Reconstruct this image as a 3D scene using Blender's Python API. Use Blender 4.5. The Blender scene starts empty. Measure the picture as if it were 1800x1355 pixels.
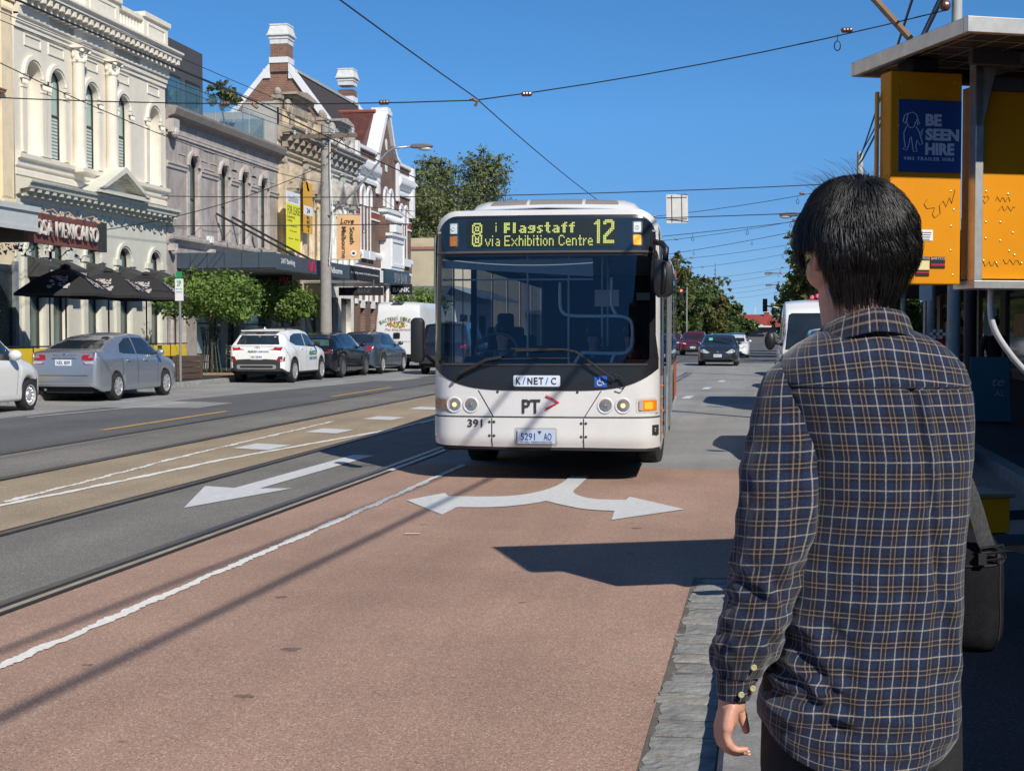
import bpy, bmesh, math, random
from mathutils import Vector, Matrix, noise
R = math.radians
SC = bpy.context.scene
COL = SC.collection
random.seed(7)
# ------------------------------------------------------------------ camera, sky, sun, exposure
TH = math.atan(443/2500)            # the camera looks 10 degrees left of the street's direction
cam_d = bpy.data.cameras.new('camera'); cam = bpy.data.objects.new('camera', cam_d); COL.objects.link(cam)
cam.location = (0, 0, 1.6); cam.rotation_euler = (R(90)-math.atan(87.5/2500), 0, TH)
cam_d.sensor_width = 36; cam_d.lens = 2500/1800*36; cam_d.clip_end = 3000; cam_d.clip_start = .05
cam_d.dof.use_dof = False
SC.camera = cam
SC.render.resolution_x = 1024; SC.render.resolution_y = 770
W = bpy.data.worlds.new('World'); SC.world = W; W.use_nodes = True
nt = W.node_tree; bg = nt.nodes['Background']
sky = nt.nodes.new('ShaderNodeTexSky'); sky.sky_type = 'NISHITA'; sky.sun_disc = False
EL = R(38); sky.sun_elevation = EL; sky.sun_rotation = math.atan2(.64, -.77)
sky.air_density = .6; sky.dust_density = 0; sky.ozone_density = 3.0; sky.altitude = 0
_tc = nt.nodes.new('ShaderNodeTexCoord'); _sx = nt.nodes.new('ShaderNodeSeparateXYZ'); _rp = nt.nodes.new('ShaderNodeValToRGB'); nt.links.new(_tc.outputs['Generated'], _sx.inputs[0]); nt.links.new(_sx.outputs[2], _rp.inputs[0])
_e = _rp.color_ramp.elements       # clear-day deepening of the blue, by height above the horizon
for _p, _c in ((.04, (.235, .32, .425)), (.095, (.225, .365, .48)), (.15, (.27, .48, .6))): _n = _e.new(_p); _n.color = (*_c, 1)
_e[0].color = (.21, .30, .44, 1); _e[-1].position = .225; _e[-1].color = (.265, .51, .64, 1)
_v = nt.nodes.new('ShaderNodeVectorMath'); _v.operation = 'MULTIPLY'; nt.links.new(sky.outputs[0], _v.inputs[0]); nt.links.new(_rp.outputs[0], _v.inputs[1])
_w = nt.nodes.new('ShaderNodeVectorMath'); _w.operation = 'SCALE'; _w.inputs['Scale'].default_value = 2; nt.links.new(_v.outputs[0], _w.inputs[0])
nt.links.new(_w.outputs[0], bg.inputs[0]); bg.inputs[1].default_value = .1
sd = bpy.data.lights.new('sun', 'SUN'); sd.energy = 5.0; sd.angle = R(.53); sd.color = (1, .95, .86)
sun = bpy.data.objects.new('sun', sd); COL.objects.link(sun)
SUN = Vector((.64*math.cos(EL), -.77*math.cos(EL), math.sin(EL)))
sun.rotation_euler = SUN.to_track_quat('Z', 'Y').to_euler(); sun.location = (8, -8, 20)
SC.view_settings.view_transform = 'Standard'; SC.view_settings.look = 'None'
SC.view_settings.exposure = 0.0; SC.view_settings.gamma = 1
SC.cycles.max_bounces = 8; SC.cycles.transparent_max_bounces = 16
# ------------------------------------------------------------------ helpers
def gz(x, y):                        # height of the road surface: gently rising, a little cross-fall
    return .2*min(max((y-14)/46, 0), 1)+.01*min(max(-x-3, 0), 12)
def c2w(r, d): return (r*math.cos(TH)-d*math.sin(TH), r*math.sin(TH)+d*math.cos(TH))
MATS = {}
def mat(name, col, rough=.6, metal=0, var=.12, scale=6, bump=0, bscale=60, coat=0, emis=0, spec=.5, alpha=1, stretch=(1, 1, 1), spot=None):
    if name in MATS: return MATS[name]
    m = bpy.data.materials.new(name); m.use_nodes = True; n = m.node_tree; L = n.links
    b = n.nodes['Principled BSDF']; MATS[name] = m
    b.inputs['Roughness'].default_value = rough; b.inputs['Metallic'].default_value = metal
    b.inputs['Specular IOR Level'].default_value = spec
    if coat: b.inputs['Coat Weight'].default_value = coat; b.inputs['Coat Roughness'].default_value = .04
    if alpha < 1: b.inputs['Alpha'].default_value = alpha
    c = (*col, 1)
    if var:
        tc = n.nodes.new('ShaderNodeTexCoord'); mp = n.nodes.new('ShaderNodeMapping'); mp.inputs['Scale'].default_value = stretch
        L.new(tc.outputs['Object'], mp.inputs[0])
        nz = n.nodes.new('ShaderNodeTexNoise'); nz.inputs['Scale'].default_value = scale; nz.inputs['Detail'].default_value = 6; nz.inputs['Roughness'].default_value = .65
        L.new(mp.outputs[0], nz.inputs['Vector'])
        rp = n.nodes.new('ShaderNodeValToRGB'); e = rp.color_ramp.elements
        e[0].position = .3; e[1].position = .7
        e[0].color = (*[v*(1-var) for v in col], 1); e[1].color = (*[min(1, v*(1+var)) for v in col], 1)
        L.new(nz.outputs[0], rp.inputs[0]); out = rp.outputs[0]
        if spot:                     # a second, larger colour that comes in patches: stains
            n2 = n.nodes.new('ShaderNodeTexNoise'); n2.inputs['Scale'].default_value = spot[1]; n2.inputs['Detail'].default_value = 8; n2.inputs['Roughness'].default_value = .7
            L.new(mp.outputs[0], n2.inputs['Vector'])
            r2 = n.nodes.new('ShaderNodeMapRange'); r2.inputs[1].default_value = spot[2]; r2.inputs[2].default_value = spot[2]+.15; L.new(n2.outputs[0], r2.inputs[0])
            mx = n.nodes.new('ShaderNodeMix'); mx.data_type = 'RGBA'; L.new(r2.outputs[0], mx.inputs[0]); L.new(out, mx.inputs[6]); mx.inputs[7].default_value = (*spot[0], 1); out = mx.outputs[2]
        L.new(out, b.inputs['Base Color'])
        if bump:
            nb = n.nodes.new('ShaderNodeTexNoise'); nb.inputs['Scale'].default_value = bscale; nb.inputs['Detail'].default_value = 4; L.new(mp.outputs[0], nb.inputs['Vector'])
            bp = n.nodes.new('ShaderNodeBump'); bp.inputs['Strength'].default_value = bump; bp.inputs['Distance'].default_value = .02; L.new(nb.outputs[0], bp.inputs['Height']); L.new(bp.outputs[0], b.inputs['Normal'])
    else: b.inputs['Base Color'].default_value = c
    if emis: b.inputs['Emission Color'].default_value = c; b.inputs['Emission Strength'].default_value = emis
    return m
def brick_mat(name, c1, c2, mortar, axis='Y', w=.24, h=.086, ms=.012):
    if name in MATS: return MATS[name]
    m = bpy.data.materials.new(name); m.use_nodes = True; n = m.node_tree; L = n.links; b = n.nodes['Principled BSDF']; MATS[name] = m
    b.inputs['Roughness'].default_value = .85
    tc = n.nodes.new('ShaderNodeTexCoord'); s = n.nodes.new('ShaderNodeSeparateXYZ'); cb = n.nodes.new('ShaderNodeCombineXYZ'); L.new(tc.outputs['Object'], s.inputs[0])
    L.new(s.outputs['Y' if axis == 'Y' else 'X'], cb.inputs[0]); L.new(s.outputs['Z'], cb.inputs[1])
    bt = n.nodes.new('ShaderNodeTexBrick'); L.new(cb.outputs[0], bt.inputs['Vector'])
    bt.inputs['Scale'].default_value = 1; bt.inputs['Brick Width'].default_value = w; bt.inputs['Row Height'].default_value = h; bt.inputs['Mortar Size'].default_value = ms; bt.inputs['Bias'].default_value = 0
    bt.inputs['Color1'].default_value = (*c1, 1); bt.inputs['Color2'].default_value = (*c2, 1); bt.inputs['Mortar'].default_value = (*mortar, 1)
    nz = n.nodes.new('ShaderNodeTexNoise'); nz.inputs['Scale'].default_value = .8; nz.inputs['Detail'].default_value = 8; L.new(tc.outputs['Object'], nz.inputs['Vector'])
    mr = n.nodes.new('ShaderNodeMapRange'); mr.inputs[1].default_value = .3; mr.inputs[2].default_value = .7; mr.inputs[3].default_value = .75; mr.inputs[4].default_value = 1.2; L.new(nz.outputs[0], mr.inputs[0])
    vm = n.nodes.new('ShaderNodeVectorMath'); vm.operation = 'SCALE'; L.new(bt.outputs[0], vm.inputs[0]); L.new(mr.outputs[0], vm.inputs['Scale']); L.new(vm.outputs[0], b.inputs['Base Color'])
    bp = n.nodes.new('ShaderNodeBump'); bp.inputs['Strength'].default_value = .5; bp.inputs['Distance'].default_value = .01; bp.invert = True; L.new(bt.outputs['Fac'], bp.inputs['Height']); L.new(bp.outputs[0], b.inputs['Normal'])
    return m
def asphalt(name, col, stone, grain=.5, patch=None):
    m = bpy.data.materials.new(name); m.use_nodes = True; n = m.node_tree; L = n.links; b = n.nodes['Principled BSDF']; MATS[name] = m
    b.inputs['Roughness'].default_value = .8; b.inputs['Specular IOR Level'].default_value = .35
    tc = n.nodes.new('ShaderNodeTexCoord')
    def nz(s, d=3, st=None):
        x = n.nodes.new('ShaderNodeTexNoise'); x.inputs['Scale'].default_value = s; x.inputs['Detail'].default_value = d; x.inputs['Roughness'].default_value = .6
        if st:
            mp = n.nodes.new('ShaderNodeMapping'); mp.inputs['Scale'].default_value = st; L.new(tc.outputs['Object'], mp.inputs[0]); L.new(mp.outputs[0], x.inputs['Vector'])
        else: L.new(tc.outputs['Object'], x.inputs['Vector'])
        return x.outputs[0]
    def rng(o, a, c, lo=0, hi=1):
        r = n.nodes.new('ShaderNodeMapRange'); r.inputs[1].default_value = a; r.inputs[2].default_value = c; r.inputs[3].default_value = lo; r.inputs[4].default_value = hi; L.new(o, r.inputs[0]); return r.outputs[0]
    def mix(f, a, c):
        x = n.nodes.new('ShaderNodeMix'); x.data_type = 'RGBA'; L.new(f, x.inputs[0])
        for i, v in ((6, a), (7, c)):
            if isinstance(v, tuple): x.inputs[i].default_value = (*v, 1)
            else: L.new(v, x.inputs[i])
        return x.outputs[2]
    vo = n.nodes.new('ShaderNodeTexVoronoi'); vo.inputs['Scale'].default_value = 150; L.new(tc.outputs['Object'], vo.inputs['Vector'])
    sx = n.nodes.new('ShaderNodeSeparateColor'); L.new(vo.outputs['Color'], sx.inputs[0])
    c = mix(rng(sx.outputs[0], .55, .95), tuple(v*(1-.28*grain) for v in col), tuple(v*(1+.2*grain) for v in col))
    c = mix(rng(sx.outputs[1], .86, .9), c, stone)
    c = mix(rng(sx.outputs[2], .9, .94, 0, .85), c, tuple(v*.45 for v in col))
    big = rng(nz(.5, 8), .3, .7, .84, 1.14)
    v = n.nodes.new('ShaderNodeVectorMath'); v.operation = 'SCALE'; L.new(c, v.inputs[0]); L.new(big, v.inputs['Scale'])
    trk = rng(nz(1.0, 5, (1.2, .06, 1)), .3, .7, .86, 1.12)
    v2 = n.nodes.new('ShaderNodeVectorMath'); v2.operation = 'SCALE'; L.new(v.outputs[0], v2.inputs[0]); L.new(trk, v2.inputs['Scale'])
    out = v2.outputs[0]
    if patch: out = mix(rng(nz(3.5, 6), .64, .74, 0, .6), out, patch)
    L.new(out, b.inputs['Base Color'])
    bp = n.nodes.new('ShaderNodeBump'); bp.inputs['Strength'].default_value = .2; bp.inputs['Distance'].default_value = .006; L.new(vo.outputs['Distance'], bp.inputs['Height']); L.new(bp.outputs[0], b.inputs['Normal'])
    return m
BASE = {}
def link(name, me, ms, parent=None, smooth=False):
    o = bpy.data.objects.new(name, me); COL.objects.link(o)
    for m in (ms if isinstance(ms, (list, tuple)) else [ms]): me.materials.append(m)
    if smooth:
        me.polygons.foreach_set('use_smooth', [True]*len(me.polygons))
        if smooth != 2: me.set_sharp_from_angle(angle=R(38))
    if parent:
        o.parent = parent
        if parent.name in BASE: o.matrix_parent_inverse = Matrix.Translation(parent.location).inverted()
    return o
def tag(o, label, cat, group=None, kind=None):
    if label: o['label'] = label
    if cat: o['category'] = cat
    if group: o['group'] = group
    if kind: o['kind'] = kind
    return o
def thing(name, label, cat, loc=(0, 0, 0), rz=0, group=None, world=False):
    o = bpy.data.objects.new(name, None); COL.objects.link(o); o.empty_display_size = .2
    o.location = loc; o.rotation_euler = (0, 0, rz); tag(o, label, cat, group)
    if world: BASE[o.name] = 1       # children are modelled in place
    return o
def copy_tree(o, parent=None):
    c = o.copy(); COL.objects.link(c); c.parent = parent
    for ch in list(o.children):
        k = copy_tree(ch, c); k.matrix_parent_inverse = ch.matrix_parent_inverse.copy()
    return c
class MB:
    def __init__(s, T=None): s.v = []; s.f = []; s.m = []; s.T = T or Matrix(); s.mi = 0
    def add(s, vs, fs, T=None):
        k = len(s.v); M_ = s.T @ T if T else s.T
        s.v += [tuple(M_ @ Vector(p)) for p in vs]; s.f += [[k+i for i in f] for f in fs]; s.m += [s.mi]*len(fs); return s
    def box(s, x0, x1, y0, y1, z0, z1, T=None):
        return s.add([(x0,y0,z0),(x1,y0,z0),(x1,y1,z0),(x0,y1,z0),(x0,y0,z1),(x1,y0,z1),(x1,y1,z1),(x0,y1,z1)], [(0,3,2,1),(4,5,6,7),(0,1,5,4),(1,2,6,5),(2,3,7,6),(3,0,4,7)], T)
    def tube(s, pts, r, n=8, cap=True):
        pts = [Vector(p) for p in pts]; N = len(pts); rs = r if isinstance(r, (list, tuple)) else [r]*N; vs = []; up = None
        for i, p in enumerate(pts):
            t = (pts[min(i+1, N-1)]-pts[max(i-1, 0)]).normalized()
            if up is None: up = t.orthogonal().normalized()
            up = (up-t*up.dot(t)); up = up.normalized() if up.length > 1e-6 else t.orthogonal().normalized()
            w = t.cross(up)
            for j in range(n):
                a = 2*math.pi*j/n; vs.append(p+(up*math.cos(a)+w*math.sin(a))*rs[i])
        fs = [(i*n+j, i*n+(j+1) % n, (i+1)*n+(j+1) % n, (i+1)*n+j) for i in range(N-1) for j in range(n)]
        if cap: fs += [tuple(reversed(range(n))), tuple(range((N-1)*n, N*n))]
        return s.add(vs, fs)
    def lathe(s, prof, n=20, T=None, ax='Z', cap=True):      # prof: (radius, height)
        vs = []; N = len(prof)
        for r, h in prof:
            for j in range(n):
                a = 2*math.pi*j/n; x, y = r*math.cos(a), r*math.sin(a)
                vs.append((x, y, h) if ax == 'Z' else ((h, x, y) if ax == 'X' else (y, h, x)))
        fs = [(i*n+j, i*n+(j+1) % n, (i+1)*n+(j+1) % n, (i+1)*n+j) for i in range(N-1) for j in range(n)]
        if cap: fs += [tuple(reversed(range(n))), tuple(range((N-1)*n, N*n))]
        return s.add(vs, fs, T)
    def prism(s, poly, a, b, ax='X', T=None):       # polygon extruded along an axis (poly in the two other axes, cyclic order)
        n = len(poly)
        def P(p, h): return {'X': (h, p[0], p[1]), 'Y': (p[0], h, p[1]), 'Z': (p[0], p[1], h)}[ax]
        return s.add([P(p, a) for p in poly]+[P(p, b) for p in poly], [tuple(reversed(range(n))), tuple(range(n, 2*n))]+[(i, (i+1) % n, n+(i+1) % n, n+i) for i in range(n)], T)
    def grid(s, rows, closed=False, cap=False):
        n = len(rows[0]); vs = [p for r in rows for p in r]; N = len(rows); e = n if closed else n-1
        fs = [(i*n+j, i*n+(j+1) % n, (i+1)*n+(j+1) % n, (i+1)*n+j) for i in range(N-1) for j in range(e)]
        if cap: fs += [tuple(reversed(range(n))), tuple(range((N-1)*n, N*n))]
        return s.add(vs, fs)
    def ball(s, c, rx, ry=None, rz=None, n=12, m=8, T=None):
        ry = ry or rx; rz = rz or rx
        rows = [[(c[0]+rx*math.sin(math.pi*i/m)*math.cos(2*math.pi*j/n), c[1]+ry*math.sin(math.pi*i/m)*math.sin(2*math.pi*j/n), c[2]-rz*math.cos(math.pi*i/m)) for j in range(n)] for i in range(m+1)]
        k = s.T
        if T: s.T = s.T @ T
        s.grid(rows, closed=True); s.T = k; return s
    def mesh(s, name='m', merge=0, norm=True):
        me = bpy.data.meshes.new(name); me.from_pydata(s.v, [], s.f); me.polygons.foreach_set('material_index', s.m)
        if norm:
            b = bmesh.new(); b.from_mesh(me)
            if merge: bmesh.ops.remove_doubles(b, verts=b.verts, dist=merge)
            bmesh.ops.recalc_face_normals(b, faces=b.faces); b.to_mesh(me); b.free()
        me.update(); return me
    def build(s, name, ms, parent=None, smooth=False, bevel=0, merge=0, norm=True):
        me = s.mesh(name, merge, norm)
        if bevel:
            b = bmesh.new(); b.from_mesh(me); bmesh.ops.bevel(b, geom=[e for e in b.edges if e.is_manifold and e.calc_face_angle(0) > .6], offset=bevel, segments=2, profile=.5, affect='EDGES', clamp_overlap=True); b.to_mesh(me); b.free()
        return link(name, me, ms, parent, smooth)
def frame(o, x, y):                  # matrix with its origin at o and axes x, y
    x = Vector(x).normalized(); y = Vector(y); z = x.cross(y).normalized(); y = z.cross(x)
    m = Matrix((x, y, z)).transposed().to_4x4(); m.translation = Vector(o); return m
def curve_mesh(loops, depth):
    c = bpy.data.curves.new('c', 'CURVE'); c.dimensions = '2D'; c.fill_mode = 'BOTH'; c.extrude = depth/2
    for lp in loops:
        sp = c.splines.new('POLY'); sp.points.add(len(lp)-1); sp.use_cyclic_u = True
        for i, p in enumerate(lp): sp.points[i].co = (p[0], p[1], 0, 1)
    o = bpy.data.objects.new('c', c); COL.objects.link(o); bpy.context.view_layer.update()
    me = bpy.data.meshes.new_from_object(o.evaluated_get(bpy.context.evaluated_depsgraph_get()))
    bpy.data.objects.remove(o); bpy.data.curves.remove(c); me.materials.clear(); return me
def slab(name, loops, depth, M_, ms, parent=None):   # flat plate with holes; its front face lies on the plane of M_
    me = curve_mesh(loops, depth); me.transform(M_ @ Matrix.Translation((0, 0, -depth/2))); return link(name, me, ms, parent)
def wall(name, loops, x, thick, ms, parent=None):    # loops in (Y, Z), facing +X
    return slab(name, loops, thick, Matrix(((0,0,1,x),(1,0,0,0),(0,1,0,0),(0,0,0,1))), ms, parent)
def txt_mesh(s, w, h, M_, depth=.003, bold=0, space=1, shear=0):
    c = bpy.data.curves.new('t', 'FONT'); c.body = s; c.extrude = .01; c.offset = bold; c.space_character = space; c.shear = shear; c.resolution_u = 3
    o = bpy.data.objects.new('t', c); COL.objects.link(o); bpy.context.view_layer.update()
    me = bpy.data.meshes.new_from_object(o.evaluated_get(bpy.context.evaluated_depsgraph_get()))
    bpy.data.objects.remove(o); bpy.data.curves.remove(c); me.materials.clear()
    xs = [v.co.x for v in me.vertices]; ys = [v.co.y for v in me.vertices]
    x0, x1, y0, y1 = min(xs), max(xs), min(ys), max(ys)
    sx = w/(x1-x0); sy = h/(y1-y0) if h else sx
    me.transform(M_ @ Matrix.Diagonal((sx, sy, depth/.02, 1)) @ Matrix.Translation((-(x0+x1)/2, -(y0+y1)/2, .01))); return me
def txt(name, s, w, h, M_, ms, parent=None, **k): return link(name, txt_mesh(s, w, h, M_, **k), ms, parent)
def drape(name, poly, step, fn, ms, parent=None, smooth=True, thick=0):
    b = bmesh.new(); b.faces.new([b.verts.new((p[0], p[1], 0)) for p in poly]); 
    for k in (0, 1):
        a = min(p[k] for p in poly); z = max(p[k] for p in poly); st = step[k] if isinstance(step, tuple) else step
        n = int((z-a)/st)
        for i in range(1, n+1):
            no = (1, 0, 0) if k == 0 else (0, 1, 0); co = [0, 0, 0]; co[k] = a+(z-a)*i/(n+1)
            bmesh.ops.bisect_plane(b, geom=b.verts[:]+b.edges[:]+b.faces[:], plane_co=co, plane_no=no)
    bmesh.ops.triangulate(b, faces=b.faces)
    for v in b.verts: v.co = Vector(fn(v.co.x, v.co.y))
    me = bpy.data.meshes.new(name); b.to_mesh(me); b.free()
    return link(name, me, ms, parent, 2 if smooth else False)
def rrect(x0, x1, y0, y1, r, n=5):
    o = []
    for cx, cy, a in ((x1-r, y1-r, 0), (x0+r, y1-r, 90), (x0+r, y0+r, 180), (x1-r, y0+r, 270)):
        for i in range(n+1): o.append((cx+r*math.cos(R(a+90*i/n)), cy+r*math.sin(R(a+90*i/n))))
    return o
def archp(a, b, z0, zt, kind='round', n=12):          # opening outline
    r = (b-a)/2; c = (a+b)/2
    if kind == 'round': return [(a, z0), (b, z0)]+[(c+r*math.cos(R(180*i/n)), zt-r+r*math.sin(R(180*i/n))) for i in range(n+1)]
    if kind == 'gothic':
        h = r*1.55; o = [(a, z0), (b, z0)]
        o += [(a+2*r*math.cos(R(60*i/6)), zt-h+h*math.sin(R(60*i/6))/math.sin(R(60))) for i in range(7)]
        o += [(b-2*r*math.cos(R(60*(5-i)/6)), zt-h+h*math.sin(R(60*(5-i)/6))/math.sin(R(60))) for i in range(6)]
        return o
    return [(a, z0), (b, z0), (b, zt), (a, zt)]
def interp(tab, x):
    if x <= tab[0][0]: return tab[0][1]
    for (a, va), (b, vb) in zip(tab, tab[1:]):
        if x <= b: return va+(vb-va)*(x-a)/(b-a) if b > a else vb
    return tab[-1][1]
def cat_rom(P, k=4):
    P = [Vector(p) for p in P]; o = []
    for i in range(len(P)-1):
        a, b, c, d = P[max(i-1, 0)], P[i], P[i+1], P[min(i+2, len(P)-1)]
        for j in range(k):
            t = j/k; o.append(.5*((2*b)+(c-a)*t+(2*a-5*b+4*c-d)*t*t+(3*b-a-3*c+d)*t**3))
    o.append(P[-1]); return o
# shared materials
WHITE = mat('white_paint', (.78, .78, .76), .45, var=.03); BLACK = mat('black_plastic', (.012, .012, .013), .45, var=0)
MATT = mat('matt_black', (.015, .015, .017), .8, var=0)
RUBBER = mat('rubber', (.018, .018, .018), .85, var=.2, scale=20); STEEL = mat('galvanised_steel', (.45, .46, .46), .42, .75, .15, 10)
CHROME = mat('chrome', (.7, .7, .7), .12, 1, 0); GLASSD = mat('dark_glass', (.012, .016, .02), .04, 0, 0, spec=.8)
WIRE = mat('wire_black', (.02, .02, .022), .5, var=0); SIGNW = mat('sign_white', (.75, .75, .75), .5, var=.02)
def window_glass(name, tint=(.03, .05, .06)):
    return mat(name, tint, .05, 0, .5, .7, spec=.9)
# ------------------------------------------------------------------ ground, road, markings
def rsheet(name, poly, off, m, step=(2.5, 4), kind=None):
    o = drape(name, poly, step, lambda x, y: (x, y, gz(x, y)+off), m)
    if kind: o['kind'] = kind
    return o
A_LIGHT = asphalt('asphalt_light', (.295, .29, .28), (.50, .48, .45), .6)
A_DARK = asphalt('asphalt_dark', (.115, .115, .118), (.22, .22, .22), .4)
A_TRACK = asphalt('asphalt_track', (.20, .185, .165), (.36, .34, .31), .6)
A_TAN = asphalt('asphalt_tan', (.37, .285, .19), (.52, .43, .31), .6)
A_RED = asphalt('asphalt_red', (.395, .245, .18), (.52, .39, .31), .5, (.33, .25, .205))
A_FOOT = asphalt('asphalt_footpath', (.045, .045, .048), (.09, .09, .09), .5)
PAINT = mat('road_paint', (.62, .62, .61), .6, var=.12, scale=14, bump=.1, bscale=200, spot=((.3, .29, .27), 9, .62))
PAINT2 = mat('road_paint_old', (.80, .78, .72), .65, var=.15, scale=30, spot=((.34, .27, .2), 40, .6))
YEL = mat('road_paint_yellow', (.55, .33, .08), .6, var=.15, scale=12)
def big_ground():
    b = MB(); ys = [-60, -20, 0, 14, 40, 60, 200, 600, 2500]; xs = [-2500, -400, -60, -15.6, -3, 3.0, 60, 400, 2500]
    b.grid([[(x, y, gz(x, y)-.02) for x in xs] for y in ys]); o = b.build('ground', mat('earth', (.16, .15, .12), .9, var=.2, scale=.4)); o['kind'] = 'structure'
big_ground()
def rect(x0, x1, y0, y1): return [(x0, y0), (x1, y0), (x1, y1), (x0, y1)]
YF = 330
rsheet('road', rect(-15.4, 2.75, -20, YF), 0, A_LIGHT, (1.6, 5), 'structure')
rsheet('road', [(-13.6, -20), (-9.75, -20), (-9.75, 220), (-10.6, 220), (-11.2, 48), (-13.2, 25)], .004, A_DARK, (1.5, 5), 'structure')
rsheet('tram_track_bed', rect(-9.75, -8.05, -20, 200), .005, A_TRACK, (1.5, 5), 'structure')
rsheet('median_strip', rect(-8.05, -5.93, -20, 120), .005, A_TAN, (1.5, 5), 'structure')
rsheet('tram_track_bed', rect(-5.93, -4.36, -20, 200), .005, A_TRACK, (1.5, 5), 'structure')
rsheet('bus_lane', [(-4.36, -20), (-.42, -20), (-.42, 9.4), (.6, 9.6), (2.2, 10.5), (2.6, 12.5), (2.6, 17.1), (-4.36, 16.9)], .005, A_RED, (1, 2), 'structure')
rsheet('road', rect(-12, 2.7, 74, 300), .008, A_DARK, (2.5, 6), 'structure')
rsheet('road_patch', [(-13.1, 26.5), (-12.9, 29.3), (-11.25, 29.1), (-11.2, 27.0)], .009, A_LIGHT, 1.5, 'structure')
rsheet('road_patch', [(-12.6, 41.5), (-12.2, 45.8), (-11.0, 45.7), (-11.0, 42.6)], .009, A_LIGHT, 1.5, 'structure')
RAILM = mat('rail_steel', (.13, .115, .10), .35, .6, .3, 12)
GROOVE = mat('rail_groove', (.022, .02, .018), .7, var=.2)
CONC = mat('rail_side_concrete', (.34, .29, .22), .8, var=.2, scale=8)
for i, x in enumerate((-9.62, -8.06, -5.93, -4.42)):
    o = thing('tram_rail', ['steel tram rail beside the dark asphalt traffic lane', 'steel tram rail on the far edge of the tan median strip', 'steel tram rail on the near edge of the tan median strip', 'steel tram rail along the edge of the red bus lane'][i], 'rail', (x, 0, gz(x, 0)), 0, 'tram rails in the road', world=True)
    far = 200
    f = lambda u, v, h: (u, v, gz(u, v)+h)
    drape('rail_head', rect(x-.035, x+.035, -20, far), (1, 6), lambda u, v: f(u, v, .012), RAILM, o)
    drape('groove', rect(x+.035, x+.085, -20, far), (1, 6), lambda u, v: f(u, v, .0105), GROOVE, o)
    drape('concrete_edge', rect(x+.085, x+.135, -20, far) if i == 3 else rect(x-.075, x-.035, -20, far), (1, 6), lambda u, v: f(u, v, .011), CONC if i == 3 else GROOVE, o)
    if i == 3: drape('sealant', rect(x+.135, x+.185, -20, far), (1, 6), lambda u, v: f(u, v, .0115), GROOVE, o)
def worn_line(pts, w, y_step, jit, m, label, off=.012, seed=1, name='road_line'):
    """painted line with ragged edges following pts"""
    rnd = random.Random(seed); xs = [(p[1], p[0]) for p in pts]; y = pts[0][1]; L_, R_ = [], []; gap = 0
    b = MB(); cur = []
    while y < pts[-1][1]:
        x = interp(xs, y); nn = lambda q, k_: (noise.noise(Vector((y*k_, q+seed*9, 0)))+.5*noise.noise(Vector((y*k_*3.1, q+seed*5, 1))))*jit*1.6
        a = w/2+nn(0, 2.2)+rnd.uniform(-jit, jit)*.6; c = w/2+nn(40, 2.2)+rnd.uniform(-jit, jit)*.6
        cur.append(((x-max(a, .004), y), (x+max(c, .004), y))); y += y_step*rnd.uniform(.5, 1.5)
    rows = [[(p[0], p[1], gz(*p)+off), ((p[0]+q[0])/2, p[1], gz(p[0], p[1])+off), (q[0], q[1], gz(*q)+off)] for p, q in cur]
    b.grid(rows); o = b.build(name, m); tag(o, label, 'road line'); return o
worn_line([(-3.6, 3), (-3.6, 17)], .066, .03, .02, PAINT2, 'worn white lane line on the red bus lane', .011)
worn_line([(-6.95, 8), (-6.88, 11.95), (-6.63, 16.9), (-5.95, 22.6)], .09, .08, .02, PAINT2, 'solid white line drifting towards the tram rail on the tan strip', .011, 2)
worn_line([(-6.98, 12.2), (-7.29, 17.2), (-7.45, 24)], .06, .03, .028, PAINT2, 'faint flaking white line on the far side of the tan strip', .011, 3)
worn_line([(-5.86, 24), (-5.75, 60)], .08, .5, .005, PAINT, 'thin white line beside the tram rail in the bus shadow', .013, 4)
worn_line([(-4.28, 16), (-4.26, 22)], .07, .3, .004, PAINT, 'thin white line beside the rail just under the bus', .013, 5)
worn_line([(-12.9, 23.4), (-12.2, 29)], .07, .2, .015, PAINT, 'thin white parking lane line beside the silver car', .013, 6)
def mark(name, poly, m, label, cat='road marking', group=None, off=.012):
    return tag(rsheet(name, poly, off, m, .6), label, cat, group)
for i, (y, nm) in enumerate(((18.7, 'nearest short white median bar'), (21.8, 'second short white median bar from the near end'), (25.1, 'third short white median bar, nearest the bus'), (28.4, 'fourth short white median bar, partly behind the bus'))):
    mark('median_bar', [(-7.12, y-.35), (-6.55, y-.5), (-6.52, y+.35), (-7.08, y+.5)], PAINT, nm, group='white bars on the tan median')
mark('yellow_line', rect(-10.32, -10.2, 20.9, 26.2), YEL, 'nearest yellow dash beside the far tram rail', group='yellow dashes')
mark('yellow_line', rect(-10.12, -10.0, 32.3, 37.8), YEL, 'second yellow dash beside the far tram rail, nearer the bus', group='yellow dashes')
for y in (45, 57, 70): mark('yellow_line', rect(-10.08, -9.96, y, y+5.2), YEL, 'yellow dash beside the far tram rail, hidden in part by the bus', group='yellow dashes')
for i, y in enumerate((34, 39.5, 45)): mark('lane_dash', [(-1.95+.25*i, y), (-1.75+.25*i, y), (-1.7+.25*i, y+1.6), (-1.9+.25*i, y+1.6)], PAINT, ['nearest', 'second', 'farthest'][i]+' small white lane dash right of the bus', group='small white dashes')
mark('lane_arrow', [(-5.2, 12.2), (-5.72, 13.97), (-5.36, 13.88), (-5.26, 17.84), (-4.98, 17.84), (-5.1, 13.9), (-4.78, 14.0)], PAINT, 'straight white arrow between the tram rails')
def spl(pts, k=6): return [(p.x, p.y) for p in cat_rom([Vector((*p, 0)) for p in pts], k)]
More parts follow.
